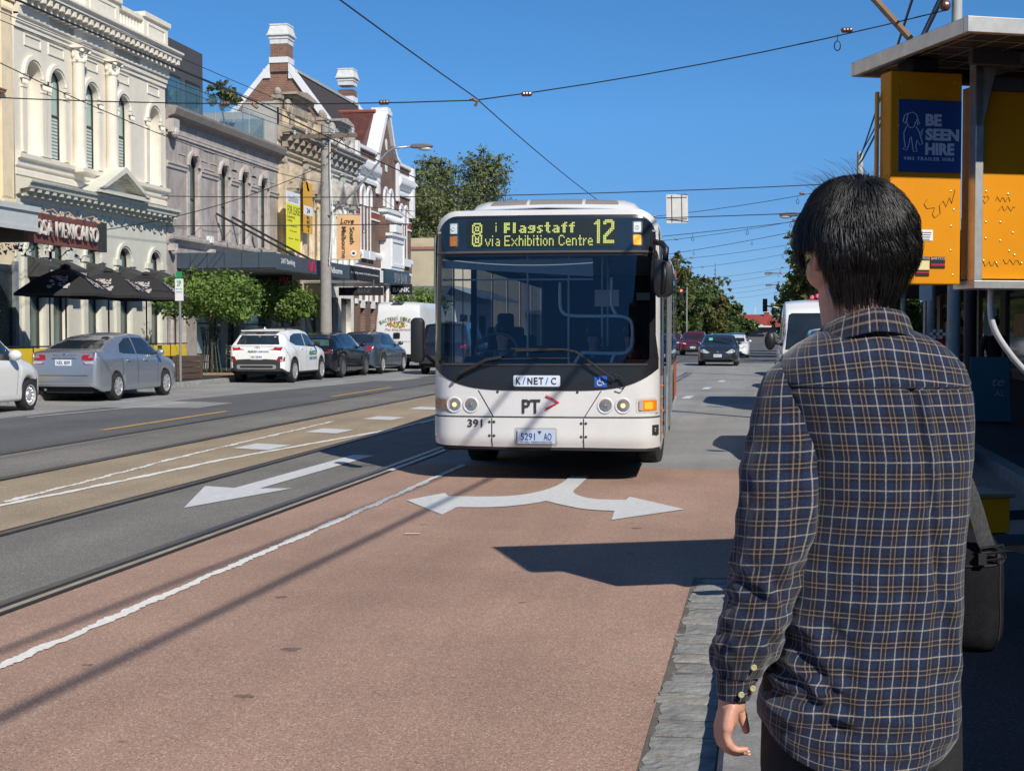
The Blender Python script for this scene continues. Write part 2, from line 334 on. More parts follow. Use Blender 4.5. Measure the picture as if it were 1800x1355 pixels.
mark('turn_arrow', [(-3.39, 13.29), (-2.81, 12.3), (-2.80, 12.86)]+spl([(-2.79, 12.87), (-2.45, 12.93), (-2.2, 13.2), (-2.06, 13.51)])+spl([(-2.06, 13.51), (-1.85, 13.2), (-1.6, 12.92), (-1.33, 12.83)])[1:]+[(-1.29, 12.2), (-.71, 13.07), (-1.30, 14.0), (-1.31, 13.72)]+spl([(-1.32, 13.72), (-1.65, 13.77), (-1.89, 14.25), (-1.92, 14.9), (-1.93, 15.9)])+spl([(-2.14, 15.9), (-2.15, 14.9), (-2.28, 14.21), (-2.5, 13.85), (-2.8, 13.75), (-3.08, 13.74)])+[(-3.17, 14.0)], PAINT, 'white double-headed curved arrow on the red lane in front of the bus')
tag(rsheet('litter', [(-2.82, 11.0), (-2.7, 11.03), (-2.7, 11.06), (-2.83, 11.04)], .02, SIGNW, 1), 'small white scrap lying on the red lane', 'litter')
# footpaths and kerbs
BLUE = mat('bluestone', (.25, .245, .23), .8, var=.3, scale=5, bump=.8, bscale=25, spot=((.21, .18, .14), 7, .55)); BLUE2 = mat('bluestone_warm', (.29, .27, .24), .85, var=.3, scale=7, bump=.8, bscale=30)
KERBC = mat('kerb_concrete', (.24, .23, .22), .85, var=.25, scale=9, bump=.3)
def foot(poly, name='footpath', h=.13, m=A_FOOT):
    b = MB(); n = len(poly)
    o = drape(name, poly, (3, 4), lambda x, y: (x, y, gz(max(min(x, 2.6), -15.4), y)+h), m); o['kind'] = 'structure'; return o
foot([(0, -20), (0, 9.3), (.7, 9.8), (2.2, 10.8), (2.75, 12.5), (2.75, YF), (9, YF), (9, -20)])
foot([(-15.55, -20), (-15.55, YF), (-24, YF), (-24, -20)])
def kerb(path, w, h, m, name, side=1):
    b = MB(); rows = []
    for i, p in enumerate(path):
        q = path[min(i+1, len(path)-1)]; o = path[max(i-1, 0)]; t = Vector((q[0]-o[0], q[1]-o[1])).normalized(); nx, ny = t.y*side, -t.x*side; g = gz(min(max(p[0], -15.4), 2.6), p[1])
        rows.append([(p[0], p[1], g-.05), (p[0]+nx*.008, p[1]+ny*.008, g+h-.03), (p[0]+nx*.03, p[1]+ny*.03, g+h+.004), (p[0]+nx*w, p[1]+ny*w, g+h+.004)])
    b.grid(rows); k = b.build(name, m, smooth=True); k['kind'] = 'structure'
kerb([(-.16, -20)]+[(-.16, y*.6) for y in range(-10, 16)]+[(.1, 9.45), (.7, 9.65), (2.1, 10.6), (2.6, 12.4), (2.6, 40), (2.6, 100), (2.6, YF)], .2, .13, KERBC, 'kerb')
kerb([(-15.4, -20), (-15.4, 10), (-15.4, 30), (-15.4, 60), (-15.4, YF)], .2, .13, BLUE, 'kerb', -1)
# gutter of split bluestone pitchers: every stone is its own block in one laid gutter
g = MB(); rnd = random.Random(3); y = 3.6; k = 0
while y < 9.3:
    ln = rnd.uniform(.17, .27); x0 = -.43+rnd.uniform(-.025, .02); x1 = -.17; h = .014+rnd.uniform(-.003, .004); n = 5
    P = [[None]*5 for _ in range(5)]
    for i in range(5):
        for j in range(5):
            u = x0+(x1-x0)*i/4; v = y+.008+(ln-.016)*j/4
            e = i in (0, 4) or j in (0, 4)
            P[i][j] = (u+(rnd.uniform(-.012, .012) if e and i < 4 else 0), v+(rnd.uniform(-.007, .007) if e else 0), (h-.004 if e else h)+rnd.uniform(-.003, .003)+.035*(0 if i < 3 else 0))
    g.mi = k % 2 if rnd.random() < .6 else 0
    g.grid(P); e0 = [P[0][j] for j in range(5)]; g.grid([[(p[0], p[1], -.02) for p in e0], e0]); 
    for jj in (0, 4): ee = [P[i][jj] for i in range(5)]; g.grid([[(p[0], p[1], -.02) for p in ee], ee])
    y += ln; k += 1
o = g.build('gutter', [BLUE, BLUE2], norm=False); o['kind'] = 'structure'
rsheet('gutter_bed', rect(-.45, -.15, -20, 9.4), .008, mat('gutter_mortar', (.13, .11, .09), .9, var=.3), (1, 1), 'structure')

OIL = mat('oil_stain', (.12, .085, .07), .5, var=.3, scale=30, alpha=.35)
rn_ = random.Random(17)
for i in range(16):
    cx_, cy_, r_ = rn_.uniform(-3.3, -.8), rn_.uniform(5, 16), rn_.uniform(.012, .05)
    drape('oil_stain', [(cx_+r_*rn_.uniform(.6, 1.5)*math.cos(a*math.pi/6), cy_+r_*rn_.uniform(.5, 1.2)*math.sin(a*math.pi/6)) for a in range(12)], .5, lambda x, y: (x, y, gz(x, y)+.0085), OIL)['kind'] = 'structure'
# ------------------------------------------------------------------ figures grown with the skin modifier
def skin_mesh(verts, edges, radii, sub=1, root=0):
    me = bpy.data.meshes.new('s'); me.from_pydata(verts, edges, []); o = bpy.data.objects.new('s', me); COL.objects.link(o)
    md = o.modifiers.new('k', 'SKIN'); sl = me.skin_vertices[0] if me.skin_vertices else None
    if sl is None:
        b = bmesh.new(); b.from_mesh(me); b.verts.layers.skin.verify(); b.to_mesh(me); b.free(); sl = me.skin_vertices[0]
    for i, r in enumerate(radii):
        sl.data[i].radius = (r, r) if not isinstance(r, tuple) else r; sl.data[i].use_root = (i == root)
    md.use_smooth_shade = True
    s = o.modifiers.new('b', 'SUBSURF'); s.levels = sub; s.render_levels = sub
    bpy.context.view_layer.update(); out = bpy.data.meshes.new_from_object(o.evaluated_get(bpy.context.evaluated_depsgraph_get()))
    bpy.data.objects.remove(o); bpy.data.meshes.remove(me); out.materials.clear(); return out
def remesh(mb, vox, smooth=3, it=True):
    me = mb.mesh(); o = bpy.data.objects.new('s', me); COL.objects.link(o)
    m = o.modifiers.new('r', 'REMESH'); m.mode = 'VOXEL'; m.voxel_size = vox; m.use_smooth_shade = True
    if smooth: s = o.modifiers.new('s', 'SMOOTH'); s.factor = .5; s.iterations = smooth
    bpy.context.view_layer.update(); out = bpy.data.meshes.new_from_object(o.evaluated_get(bpy.context.evaluated_depsgraph_get()))
    bpy.data.objects.remove(o); bpy.data.meshes.remove(me); out.materials.clear(); return out
SKIN = mat('skin', (.50, .27, .19), .5, var=.12, scale=18)
HAIRM = mat('hair_dark', (.012, .010, .009), .45, var=.3, scale=60)
def figure(name, label, loc, rz, pose, top, legs, h=1.72, group=None, hands=None):
    """small distant person; local -Y is forward"""
    root = thing(name, label, 'person', loc, rz, group); k = h/1.75
    if pose == 'stand':
        J = dict(pel=(0,0,.93), ch=(0,.01,1.25), nk=(0,0,1.47), hd=(0,-.02,1.66), sl=(-.19,0,1.42), sr=(.19,0,1.42), el=(-.25,.02,1.13), er=(.25,.02,1.13), wl=(-.26,-.08,.88), wr=(.24,-.1,.88), fl=(-.27,-.12,.76), fr=(.25,-.14,.76), hl=(-.1,0,.88), hr=(.1,0,.88), kl=(-.11,-.03,.5), kr=(.12,-.02,.5), al=(-.12,.02,.09), ar=(.13,.05,.09), tl=(-.13,-.14,.04), tr=(.15,-.11,.04))
    else:
        J = dict(pel=(0,0,.52), ch=(0,-.02,.84), nk=(0,-.03,1.05), hd=(0,-.06,1.24), sl=(-.19,-.02,1.0), sr=(.19,-.02,1.0), el=(-.24,-.1,.74), er=(.24,-.1,.74), wl=(-.16,-.34,.76), wr=(.16,-.34,.76), fl=(-.12,-.42,.78), fr=(.12,-.42,.78), hl=(-.1,-.02,.5), hr=(.1,-.02,.5), kl=(-.12,-.45,.5), kr=(.12,-.45,.5), al=(-.12,-.45,.09), ar=(.12,-.45,.09), tl=(-.12,-.6,.04), tr=(.12,-.6,.04))
        if hands == 'wheel': J.update(wl=(-.2,-.38,.95), wr=(.2,-.38,.95), fl=(-.2,-.46,.98), fr=(.2,-.46,.98))
    J = {a: tuple(c*k for c in b) for a, b in J.items()}
    def sk(keys, ed, rad, nm, m, par=root):
        me = skin_mesh([J[q] for q in keys], [(keys.index(a), keys.index(b)) for a, b in ed], [r*k for r in rad], 1); return link(nm, me, m, par, 2)
    ks = ['pel','ch','nk','hd','sl','sr','el','er','wl','wr','fl','fr','hl','hr','kl','kr','al','ar','tl','tr']
    sk(ks, [('pel','ch'),('ch','nk'),('nk','hd'),('ch','sl'),('ch','sr'),('sl','el'),('sr','er'),('el','wl'),('er','wr'),('wl','fl'),('wr','fr'),('pel','hl'),('pel','hr'),('hl','kl'),('hr','kr'),('kl','al'),('kr','ar'),('al','tl'),('ar','tr')],
       [.12,.12,.055,.1,.06,.06,.042,.042,.03,.03,.03,.03,.085,.085,.055,.055,.04,.04,.035,.035], 'body', SKIN)
    sk(['pel','ch','nk','sl','sr','el','er','wl','wr'], [('pel','ch'),('ch','nk'),('ch','sl'),('ch','sr'),('sl','el'),('sr','er'),('el','wl'),('er','wr')], [.14,.145,.07,.075,.075,.055,.055,.04,.04], 'top', mat('cloth_%d_%d_%d' % tuple(int(v*1000) for v in top), top, .85))
    sk(['pel','hl','hr','kl','kr','al','ar'], [('pel','hl'),('pel','hr'),('hl','kl'),('hr','kr'),('kl','al'),('kr','ar')], [.135,.1,.1,.07,.07,.055,.055], 'trousers', mat('cloth_%d_%d_%d' % tuple(int(v*1000) for v in legs), legs, .85))
    hx, hy, hz = J['hd']; b = MB(); b.ball((hx, hy+.02, hz+.035), .098*k, .108*k, .1*k); b.build('hair', HAIRM, root, 2)
    return root
# ------------------------------------------------------------------ cars
class Car:
    def __init__(s, L, W, belt, top, wheels, wr, sill=.2, topw=.74, low=.30, plan=None, botz=None):
        s.L, s.W, s.belt, s.top, s.wh, s.wr, s.sill, s.topw, s.low = L, W, belt, top, wheels, wr, sill, topw, low
        h = L/2; w = W/2
        s.plan = plan or [(-h, .80*w), (-h+.03, .87*w), (-h+.1, .93*w), (-h+.3, .98*w), (-h+.8, w), (h-1.0, w), (h-.5, .965*w), (h-.22, .88*w), (h-.08, .77*w), (h, .62*w)]
        s.cache = {}
    def section(s, x):
        x = round(x, 3)
        if x in s.cache: return s.cache[x]
        hw = interp(s.plan, x); zt = interp(s.top, x); zb = min(interp(s.belt, x), zt-.02); t = min(max((zt-zb)/.34, 0), 1)
        e = max(0, (abs(x)-s.L/2+.35)/.35); z0 = s.sill+(.12*e*e)
        R_ = s.wr+.045; z1 = z0
        for c in s.wh:
            if abs(x-c) < R_: z0 = max(z0, s.wr+math.sqrt(R_*R_-(x-c)**2)*.98)
        z0 = min(z0, zb-.1)
        tw = .93+(s.topw-.93)*t; wt = hw*tw
        m = lambda f: z0+(zb-z0)*f
        P = [(hw*.93, z0), (hw*.985, min(z0+.06, m(.25))), (hw, m(.5)), (hw*.99, m(.82)), (hw*.955, zb)]
        if t > .15: P += [(hw*.955+(wt-hw*.955)*.55, zb+(zt-zb)*.52)]
        P += [(wt, zt-.02-.055*t), (wt*.9, zt-.008-.012*t), (wt*.5, zt+.008), (0, zt+.016)]
        if t <= .15: P.insert(5, (hw*.955+(wt-hw*.955)*.5, (zb+zt)/2))
        Q = [(p.x, p.y) for p in cat_rom([Vector((*p, 0)) for p in P], 3)]
        s.cache[x] = Q; return Q
    def y_at(s, x, z):
        Q = s.section(x)
        if z < Q[0][1]: return Q[0][0]
        for a, b in zip(Q, Q[1:]):
            if a[1] <= z <= b[1] and b[1] > a[1]: return a[0]+(b[0]-a[0])*(z-a[1])/(b[1]-a[1])
        return -1
    def side(s, sg, off=.006): return lambda x, z: (x, sg*(s.y_at(x, z)+off), z)
    def end(s, sg, off=.006):       # sg=-1 rear, +1 front; params (y, z)
        def f(y, z):
            x = s.L/2
            while x > -s.L/2+.01 and s.y_at(sg*x, z) < abs(y): x -= .012
            return (sg*(x+off), y, z)
        return f
    def body(s, paint, root, cladding=None):
        n = 76; xs = sorted(set([round(-s.L/2+s.L*i/n, 3) for i in range(n+1)]+[round(sg*(s.L/2-d), 3) for sg in (-1, 1) for d in (.015, .03, .06, .1)]+[round(c+sg*(s.wr+.045)*q, 3) for c in s.wh for sg in (-1, 1) for q in (1.001, .985, .93, .85)]))
        b = MB(); secs = [s.section(x) for x in xs]; N = len(secs[0]); vs = []; fs = []; ms = []
        for x, q in zip(xs, secs): vs += [(x, -p[0], p[1]) for p in q]+[(x, p[0], p[1]) for p in reversed(q[:-1])]
        K = 2*N-1
        for i in range(len(xs)-1):
            for j in range(K-1):
                fs.append((i*K+j, i*K+j+1, (i+1)*K+j+1, (i+1)*K+j)); jj = min(j, K-2-j); ms.append(1 if (jj < 3 and cladding) else 0)
        fs += [tuple(range(K)), tuple(reversed(range((len(xs)-1)*K, len(xs)*K)))]; ms += [1 if cladding else 0]*2
        b.v, b.f, b.m = vs, fs, ms
        o = b.build('body', [paint, cladding or paint], root, True)
        u = MB(); u.box(-s.L/2+.12, s.L/2-.15, -s.W*.36, s.W*.36, s.sill-.02, .62)
        for c in s.wh: u.box(c-s.wr-.03, c+s.wr+.03, -s.W*.47, s.W*.47, s.wr+.03, s.wr*2.05)
        u.build('underbody', MATT, root); return o
def wheel_proto(r, w, style):
    t = MB(); k = r*.66
    t.lathe([(k, -w/2), (r*.9, -w/2), (r*.975, -w*.42), (r, -w*.25), (r, w*.25), (r*.975, w*.42), (r*.9, w/2), (k, w/2)], 36, ax='Y', cap=False)
    h = MB(); h.mi = 1; h.lathe([(k*.93, w*.2), (k*.3, w*.1), (.001, w*.1)], 30, ax='Y', cap=False); h.mi = 0; h.lathe([(k*1.03, w*.44), (k*1.03, w*.51), (k*.93, w*.51), (k*.91, w*.2)], 30, ax='Y', cap=False); h.lathe([(k*.22, w*.1), (k*.22, w*.42), (k*.15, w*.45), (.001, w*.45)], 14, ax='Y')
    if style == 'steel':
        h.lathe([(k*.9, w*.2), (k*.86, w*.38), (k*.5, w*.30), (k*.42, w*.42), (.001, w*.44)], 30, ax='Y')
        for i in range(12):
            a = math.pi*2*i/12; h.ball((k*.7*math.sin(a), w*.35, k*.7*math.cos(a)), .018, n=6, m=4)
    else:
        for i in range(style):
            a = 2*math.pi*i/style; ca, sa = math.cos(a), math.sin(a); P = lambda rr, q, h_: (rr*ca-q*sa, h_, rr*sa+q*ca)
            q1, q2 = k*.15*5/style+.005, k*.10*5/style+.005
            h.add([P(k*.15, -q1, w*.42), P(k*.15, q1, w*.42), P(k*.98, q2*1.6, w*.48), P(k*.98, -q2*1.6, w*.48), P(k*.15, -q1, w*.2), P(k*.15, q1, w*.2), P(k*.98, q2*1.6, w*.2), P(k*.98, -q2*1.6, w*.2)], [(0,1,2,3),(0,4,5,1),(1,5,6,2),(2,6,7,3),(3,7,4,0)])
    return t, h
RIM = mat('alloy_rim', (.62, .62, .63), .35, .55, 0); RIMG = mat('alloy_rim_grey', (.25, .25, .26), .3, .6, 0); RIMB = mat('rim_backing', (.02, .02, .02), .6, var=0)
def add_wheels(car, root, style, rim=RIM):
    T_, H_ = wheel_proto(car.wr, .21, style); tm = T_.mesh(merge=1e-5); hm = H_.mesh()
    for c in car.wh:
        for sg in (-1, 1):
            w = link('wheel', tm, RUBBER, root, True) if not tm.materials else link2('wheel', tm, root)
            w.location = (c, sg*(car.W/2-.115), car.wr)
            if sg < 0: w.rotation_euler = (0, 0, math.pi)
            if not hm.materials: link('rim', hm, [rim, RIMB], w, True)
            else: link2('rim', hm, w)
def link2(name, me, parent):
    o = bpy.data.objects.new(name, me); COL.objects.link(o); o.parent = parent; return o
def mir(poly): return [(-p[0], p[1]) for p in reversed(poly)]
REDL = mat('tail_lamp_red', (.35, .008, .008), .12, var=0, coat=1); AMB = mat('amber_lens', (.75, .22, .02), .15, var=0, coat=1); CLEAR = mat('clear_lens', (.55, .56, .56), .1, .3, 0, coat=1)
PLATE = mat('plate_white', (.72, .74, .76), .4, var=0); PLTXT = mat('plate_text', (.02, .05, .2), .5, var=0)
TR90 = lambda x, y, z: frame((x, y, z), (0, -1, 0), (0, 0, 1))        # faces rear (-X local)
TF90 = lambda x, y, z: frame((x, y, z), (0, 1, 0), (0, 0, 1))         # faces front
def plate(car, root, sg, z, s, y0=0, w=.37):
    x = car.end(sg, .012)(y0+.1, z)[0]; fr = (TR90 if sg < 0 else TF90)(x, y0, z)
    b = MB(fr); b.box(-w/2, w/2, -.065, .065, -.01, .004); p = b.build('number_plate', PLATE, root, bevel=.003)
    txt('plate_number', s, w*.86, .075, fr @ Matrix.Translation((0, 0, .0055)), PLTXT, p, bold=.01)
def mirror(car, root, x, z, paint, sc=1):
    for sg in (-1, 1):
        y = car.y_at(x, z-.04); b = MB()
        b.tube([(x, sg*(y-.02), z-.05), (x-.01, sg*(y+.06), z-.02)], .02, 6)
        b.ball((x-.02, sg*(y+.13), z+.03*sc), .07*sc, .1*sc, .075*sc); b.build('side_mirror', paint, root, 2)
def side_glass(car, root, polys, glass, trim=None):
    for sg in (-1, 1):
        for p in polys: drape('side_window', p, .14, car.side(sg, .005), glass, root)
def seams(car, root, xs, z0, z1):
    for sg in (-1, 1):
        for x in xs:
            if isinstance(x, tuple): xa, xb = x
            else: xa = xb = x
            drape('door_seam', [(xa-.005, z0), (xa+.005, z0), (xb+.005, z1), (xb-.005, z1)], .1, car.side(sg, .003), MATT, root)
def handles(car, root, xs, z, m):
    for x in xs:
        for sg in (-1, 1):
            y = car.y_at(x, z); b = MB(); b.box(x-.09, x+.09, sg*y-.004 if sg > 0 else -y-.028, sg*y+.028 if sg > 0 else -y+.004, z-.012, z+.014); b.build('door_handle', m, root, bevel=.006)
def paint(name, col, metal=.3, rough=.32): return mat(name, col, rough, metal, .02, 3, coat=.7)
CGL = mat('car_glass', (.018, .026, .034), .03, 0, .35, 1.5, spec=.9)
def place(root, x, y, rz, dz=0): root.location = (x, y, gz(x, y)+dz); root.rotation_euler = (0, 0, rz)
UP = R(90); DN = R(-90)
# silver sedan
def silver_sedan():
    c = Car(4.4, 1.7, [(-2.2, 1.02), (-1.2, 1.0), (1.0, .92), (2.2, .74)],
            [(-2.2, .66), (-2.18, .93), (-2.14, 1.04), (-2.04, 1.09), (-1.75, 1.11), (-1.2, 1.31), (-.75, 1.41), (-.1, 1.47), (.35, 1.44), (.72, 1.30), (1.22, .985), (1.7, .89), (2.0, .78), (2.13, .66), (2.2, .52)], (-1.30, 1.25), .30)
    r = thing('parked_car', 'silver grey sedan with red tail lamps parked beside the black umbrellas', 'car', group='cars parked along the far kerb')
    P = paint('silver_paint', (.42, .45, .50), .7, .3); c.body(P, r); add_wheels(c, r, 7)
    side_glass(c, r, [[(-1.14, 1.05), (-.98, 1.02), (-.36, 1.0), (-.36, 1.37), (-.62, 1.355), (-.98, 1.22)], [(-.29, 1.0), (.62, .97), (.9, .98), (.62, 1.22), (.28, 1.36), (-.29, 1.37)]], CGL)
    e = c.end(-1); drape('rear_window', [(-.6, 1.13), (.6, 1.13), (.5, 1.37), (.3, 1.395), (-.3, 1.395), (-.5, 1.37)], .12, c.end(-1, .012), CGL, r)
    drape('windscreen', [(-.65, 1.0), (.65, 1.0), (.52, 1.37), (-.52, 1.37)], .12, c.end(1, .012), CGL, r)
    for f in (lambda p: p, mir):
        l = drape('tail_lamp', f([(.40, .84), (.50, .79), (.79, .79), (.82, .95), (.76, 1.03), (.43, .99)]), .08, e, REDL, r)
        drape('reversing_lens', f([(.45, .845), (.52, .805), (.72, .805), (.68, .87)]), .08, c.end(-1, .01), CLEAR, l)
        drape('headlamp', f([(.42, .62), (.7, .66), (.68, .8), (.5, .76)]), .08, c.end(1), CLEAR, r)
    drape('boot_seam', [(-.56, .55), (.56, .55), (.56, .562), (-.56, .562)], .1, e, MATT, r)
    drape('boot_seam', [(-.40, .985), (.40, .985), (.40, .995), (-.40, .995)], .1, e, MATT, r)
    drape('number_plate_recess', [(-.36, .74), (.36, .74), (.28, .93), (-.28, .93)], .1, c.end(-1, .004), mat('silver_shadow', (.20, .21, .23), .4, .6, 0), r)
    drape('garnish', [(-.27, .92), (.27, .92), (.25, .945), (-.25, .945)], .1, c.end(-1, .014), CHROME, r)
    b = MB(); x = e(.0, 1.0)[0]; b.ball((x-.004, 0, 1.0), .012, .045, .035); b.build('badge', CHROME, r, 2)
    plate(c, r, -1, .83, 'XEL 809'); mirror(c, r, .72, 1.0, P); seams(c, r, [(-.32, -.33), (.72, .8), (-1.0, -1.12)], .32, .93); handles(c, r, [-.78, .1], .86, P)
    b = MB(); b.tube([(-2.0, .45, .27), (-2.14, .45, .25)], .03, 10); b.build('exhaust_pipe', STEEL, r)
    drape('bumper_lip', [(-.8, .36), (.8, .36), (.8, .39), (-.8, .39)], .1, c.end(-1, .012), mat('silver_light', (.42, .44, .46), .3, .6, 0), r)
    b = MB(); b.tube([(-.55, .0, 1.47), (-.78, 0, 1.62)], .004, 5); b.build('aerial', MATT, r)
    place(r, -14.8, 30.55, UP, 0)
silver_sedan()
def front_hatch():
    c = Car(3.9, 1.7, [(-1.9, .98), (.7, .95), (1.9, .72)], [(-1.95, .6), (-1.92, .9), (-1.75, 1.3), (-1.45, 1.5), (-.4, 1.55), (.3, 1.50), (1.15, 1.02), (1.55, .92), (1.8, .76), (1.9, .62), (1.95, .5)], (-1.2, 1.25), .295, topw=.78)
    r = thing('parked_car', 'white hatchback with steel wheel covers cut off by the left edge of the view', 'car', group='cars parked along the far kerb')
    P = paint('white_car_paint', (.72, .71, .68), 0, .3); c.body(P, r); add_wheels(c, r, 'steel')
    side_glass(c, r, [[(-.35, 1.0), (.62, .97), (.86, 1.0), (.4, 1.35), (.1, 1.44), (-.35, 1.46)], [(-1.35, 1.02), (-.42, 1.0), (-.42, 1.46), (-1.1, 1.42)]], CGL)
    drape('windscreen', [(-.68, 1.03), (.68, 1.03), (.55, 1.43), (-.55, 1.43)], .12, c.end(1, .012), CGL, r)
    for f in (lambda p: p, mir): drape('headlamp', f([(.42, .66), (.7, .7), (.66, .9), (.5, .84)]), .08, c.end(1), CLEAR, r)
    mirror(c, r, .55, 1.03, P, 1.35); seams(c, r, [(-.38, -.38), (.72, .8)], .32, .96); handles(c, r, [.02-.2, -.75], .9, P)
    plate(c, r, 1, .5, 'WRT 482'); place(r, -14.78, 24.15, UP)
front_hatch()
def white_suv():
    c = Car(4.2, 1.8, [(-2.0, 1.05), (-1.0, 1.04), (.8, .98), (2.0, .85)], [(-2.1, .68), (-2.08, .92), (-2.0, 1.08), (-1.85, 1.30), (-1.68, 1.47), (-1.2, 1.55), (-.2, 1.57), (.4, 1.50), (1.05, 1.09), (1.6, 1.0), (1.95, .86), (2.07, .7), (2.1, .6)], (-1.28, 1.3), .335, .26, .76)
    r = thing('parked_car', 'white compact SUV with black lower body and green lettering parked behind the tree guard', 'car', group='cars parked along the far kerb')
    P = paint('suv_white', (.78, .78, .76), 0, .3); CL = mat('cladding', (.03, .03, .032), .7, var=.1); c.body(P, r, CL); add_wheels(c, r, 5)
    side_glass(c, r, [[(-1.5, 1.2), (-1.15, 1.09), (-.25, 1.06), (-.25, 1.44), (-.9, 1.43), (-1.3, 1.36)], [(-.19, 1.06), (.62, 1.03), (.86, 1.06), (.45, 1.34), (.2, 1.42), (-.19, 1.44)]], CGL)
    e = c.end(-1); drape('rear_window', [(-.66, 1.11), (.66, 1.11), (.56, 1.38), (-.56, 1.38)], .12, c.end(-1, .012), CGL, r)
    b = MB(); b.box(-1.86, -1.5, -.56, .56, 1.49, 1.525); sp = b.build('spoiler', P, r, bevel=.012); drape('brake_lamp', [(-.13, 1.415), (.13, 1.415), (.12, 1.45), (-.12, 1.45)], .1, c.end(-1, .03), REDL, r)
    for f in (lambda p: p, mir):
        drape('tail_lamp', f([(.36, .96), (.82, .93), (.86, 1.03), (.60, 1.05)]), .08, e, REDL, r)
        drape('bumper_lamp', f([(.58, .60), (.83, .62), (.84, .78), (.66, .76)]), .08, c.end(-1, .012), mat('lamp_dark_red', (.18, .02, .02), .15, var=0, coat=1), r)
    dark = drape('bumper_cladding', [(-.86, .34), (.86, .34), (.84, .56), (.5, .6), (-.5, .6), (-.84, .56)], .12, c.end(-1, .004), CL, r)
    drape('skid_plate', rrect(-.6, .6, .40, .53, .06), .1, c.end(-1, .012), mat('skid_silver', (.42, .42, .42), .4, .5, 0), r)
    drape('skid_slot', rrect(-.5, .5, .43, .50, .03), .1, c.end(-1, .016), MATT, r)
    plate(c, r, -1, .74, '1JC 0HN'); mirror(c, r, .62, 1.09, MATT); seams(c, r, [(-.22, -.22), (.7, .72)], .42, 1.0); handles(c, r, [-.62, .2], .98, P)
    G = mat('green_letters', (.03, .16, .08), .5, var=0); BL = mat('blue_letters', (.05, .12, .3), .5, var=0)
    x = e(.3, .93)[0]-.015
    txt('lettering', 'ALSCO', .28, .065, TR90(x, .13, .915), G, r, bold=.03); txt('lettering', 'UNIFORMS', .34, .05, TR90(x, -.21, .91), BL, r)
    b = MB(); bx = e(.0, 1.0)[0]
    pts = [(bx-.01, .085*math.cos(a*math.pi/8), 1.0+.04*math.sin(a*math.pi/8)) for a in range(17)]; b.tube(pts, .006, 5, False); b.tube([(bx-.01, .03, .975), (bx-.01, .02, 1.02)], .006, 5); b.tube([(bx-.01, -.03, 1.025), (bx-.01, -.02, .98)], .006, 5); b.tube([(bx-.01, .025, 1.0), (bx-.01, -.025, 1.0)], .006, 5); b.build('badge', CHROME, r)
    for sg in (-1,):
        y = -c.y_at(.4, .8)-.012; M_ = frame((.35, y, .86), (1, 0, 0), (0, 0, 1))
        txt('lettering', 'ALSCO', .72, .14, M_, G, r, bold=.03); txt('lettering', 'UNIFORMS', .72, .10, M_ @ Matrix.Translation((0, -.17, 0)), BL, r)
    b = MB()
    for sg in (-1, 1): b.tube([(-1.3, sg*.6, 1.56), (-1.1, sg*.6, 1.6), (.0, sg*.6, 1.62), (.25, sg*.6, 1.57)], .018, 6)
    b.build('roof_rail', MATT, r); 
    o = MB(); o.add([(-1.42, -.02, 1.55), (-1.42, .02, 1.55), (-1.22, 0, 1.55), (-1.4, 0, 1.64)], [(0, 1, 2), (0, 3, 1), (1, 3, 2), (2, 3, 0)]); o.build('roof_aerial', P, r)
    place(r, -14.45, 41.3, UP)
white_suv()
def black_hatch():
    c = Car(4.45, 1.8, [(-2.1, 1.0), (-.6, .99), (.9, .91), (2.1, .75)], [(-2.22, .66), (-2.2, .86), (-2.1, .99), (-1.75, 1.25), (-1.4, 1.38), (-.7, 1.44), (.0, 1.44), (.5, 1.35), (1.15, 1.0), (1.7, .92), (2.05, .8), (2.18, .66), (2.22, .55)], (-1.33, 1.35), .33, topw=.72)
    r = thing('parked_car', 'black hatchback parked directly in front of the white SUV', 'car', group='cars parked along the far kerb')
    P = paint('black_blue_paint', (.012, .015, .022), .3, .18); c.body(P, r); add_wheels(c, r, 10, RIMG)
    side_glass(c, r, [[(-1.0, 1.12), (-.3, 1.03), (-.3, 1.33), (-.75, 1.31)], [(-.22, 1.03), (.75, .97), (.9, 1.0), (.45, 1.26), (.1, 1.34), (-.22, 1.335)]], CGL)
    e = c.end(-1); drape('rear_window', [(-.62, 1.03), (.62, 1.03), (.5, 1.3), (-.5, 1.3)], .12, c.end(-1, .012), mat('glass_bright', (.05, .09, .08), .06, 0, .6, 3, spec=.9), r)
    for f in (lambda p: p, mir): drape('tail_lamp', f([(.36, .80), (.80, .79), (.84, .90), (.42, .92)]), .08, e, mat('lamp_dark_red', (.18, .02, .02), .15, var=0, coat=1), r)
    for sg in (-1, 1): b = MB(); b.tube([(-2.05, sg*.55, .3), (-2.24, sg*.55, .29)], .045, 12); b.build('exhaust_pipe', CHROME, r)
    plate(c, r, -1, .62, 'AXR 51K'); mirror(c, r, .72, 1.02, P); seams(c, r, [(-.26, -.26), (.75, .82)], .35, .93)
    place(r, -14.3, 45.75, UP)
black_hatch()
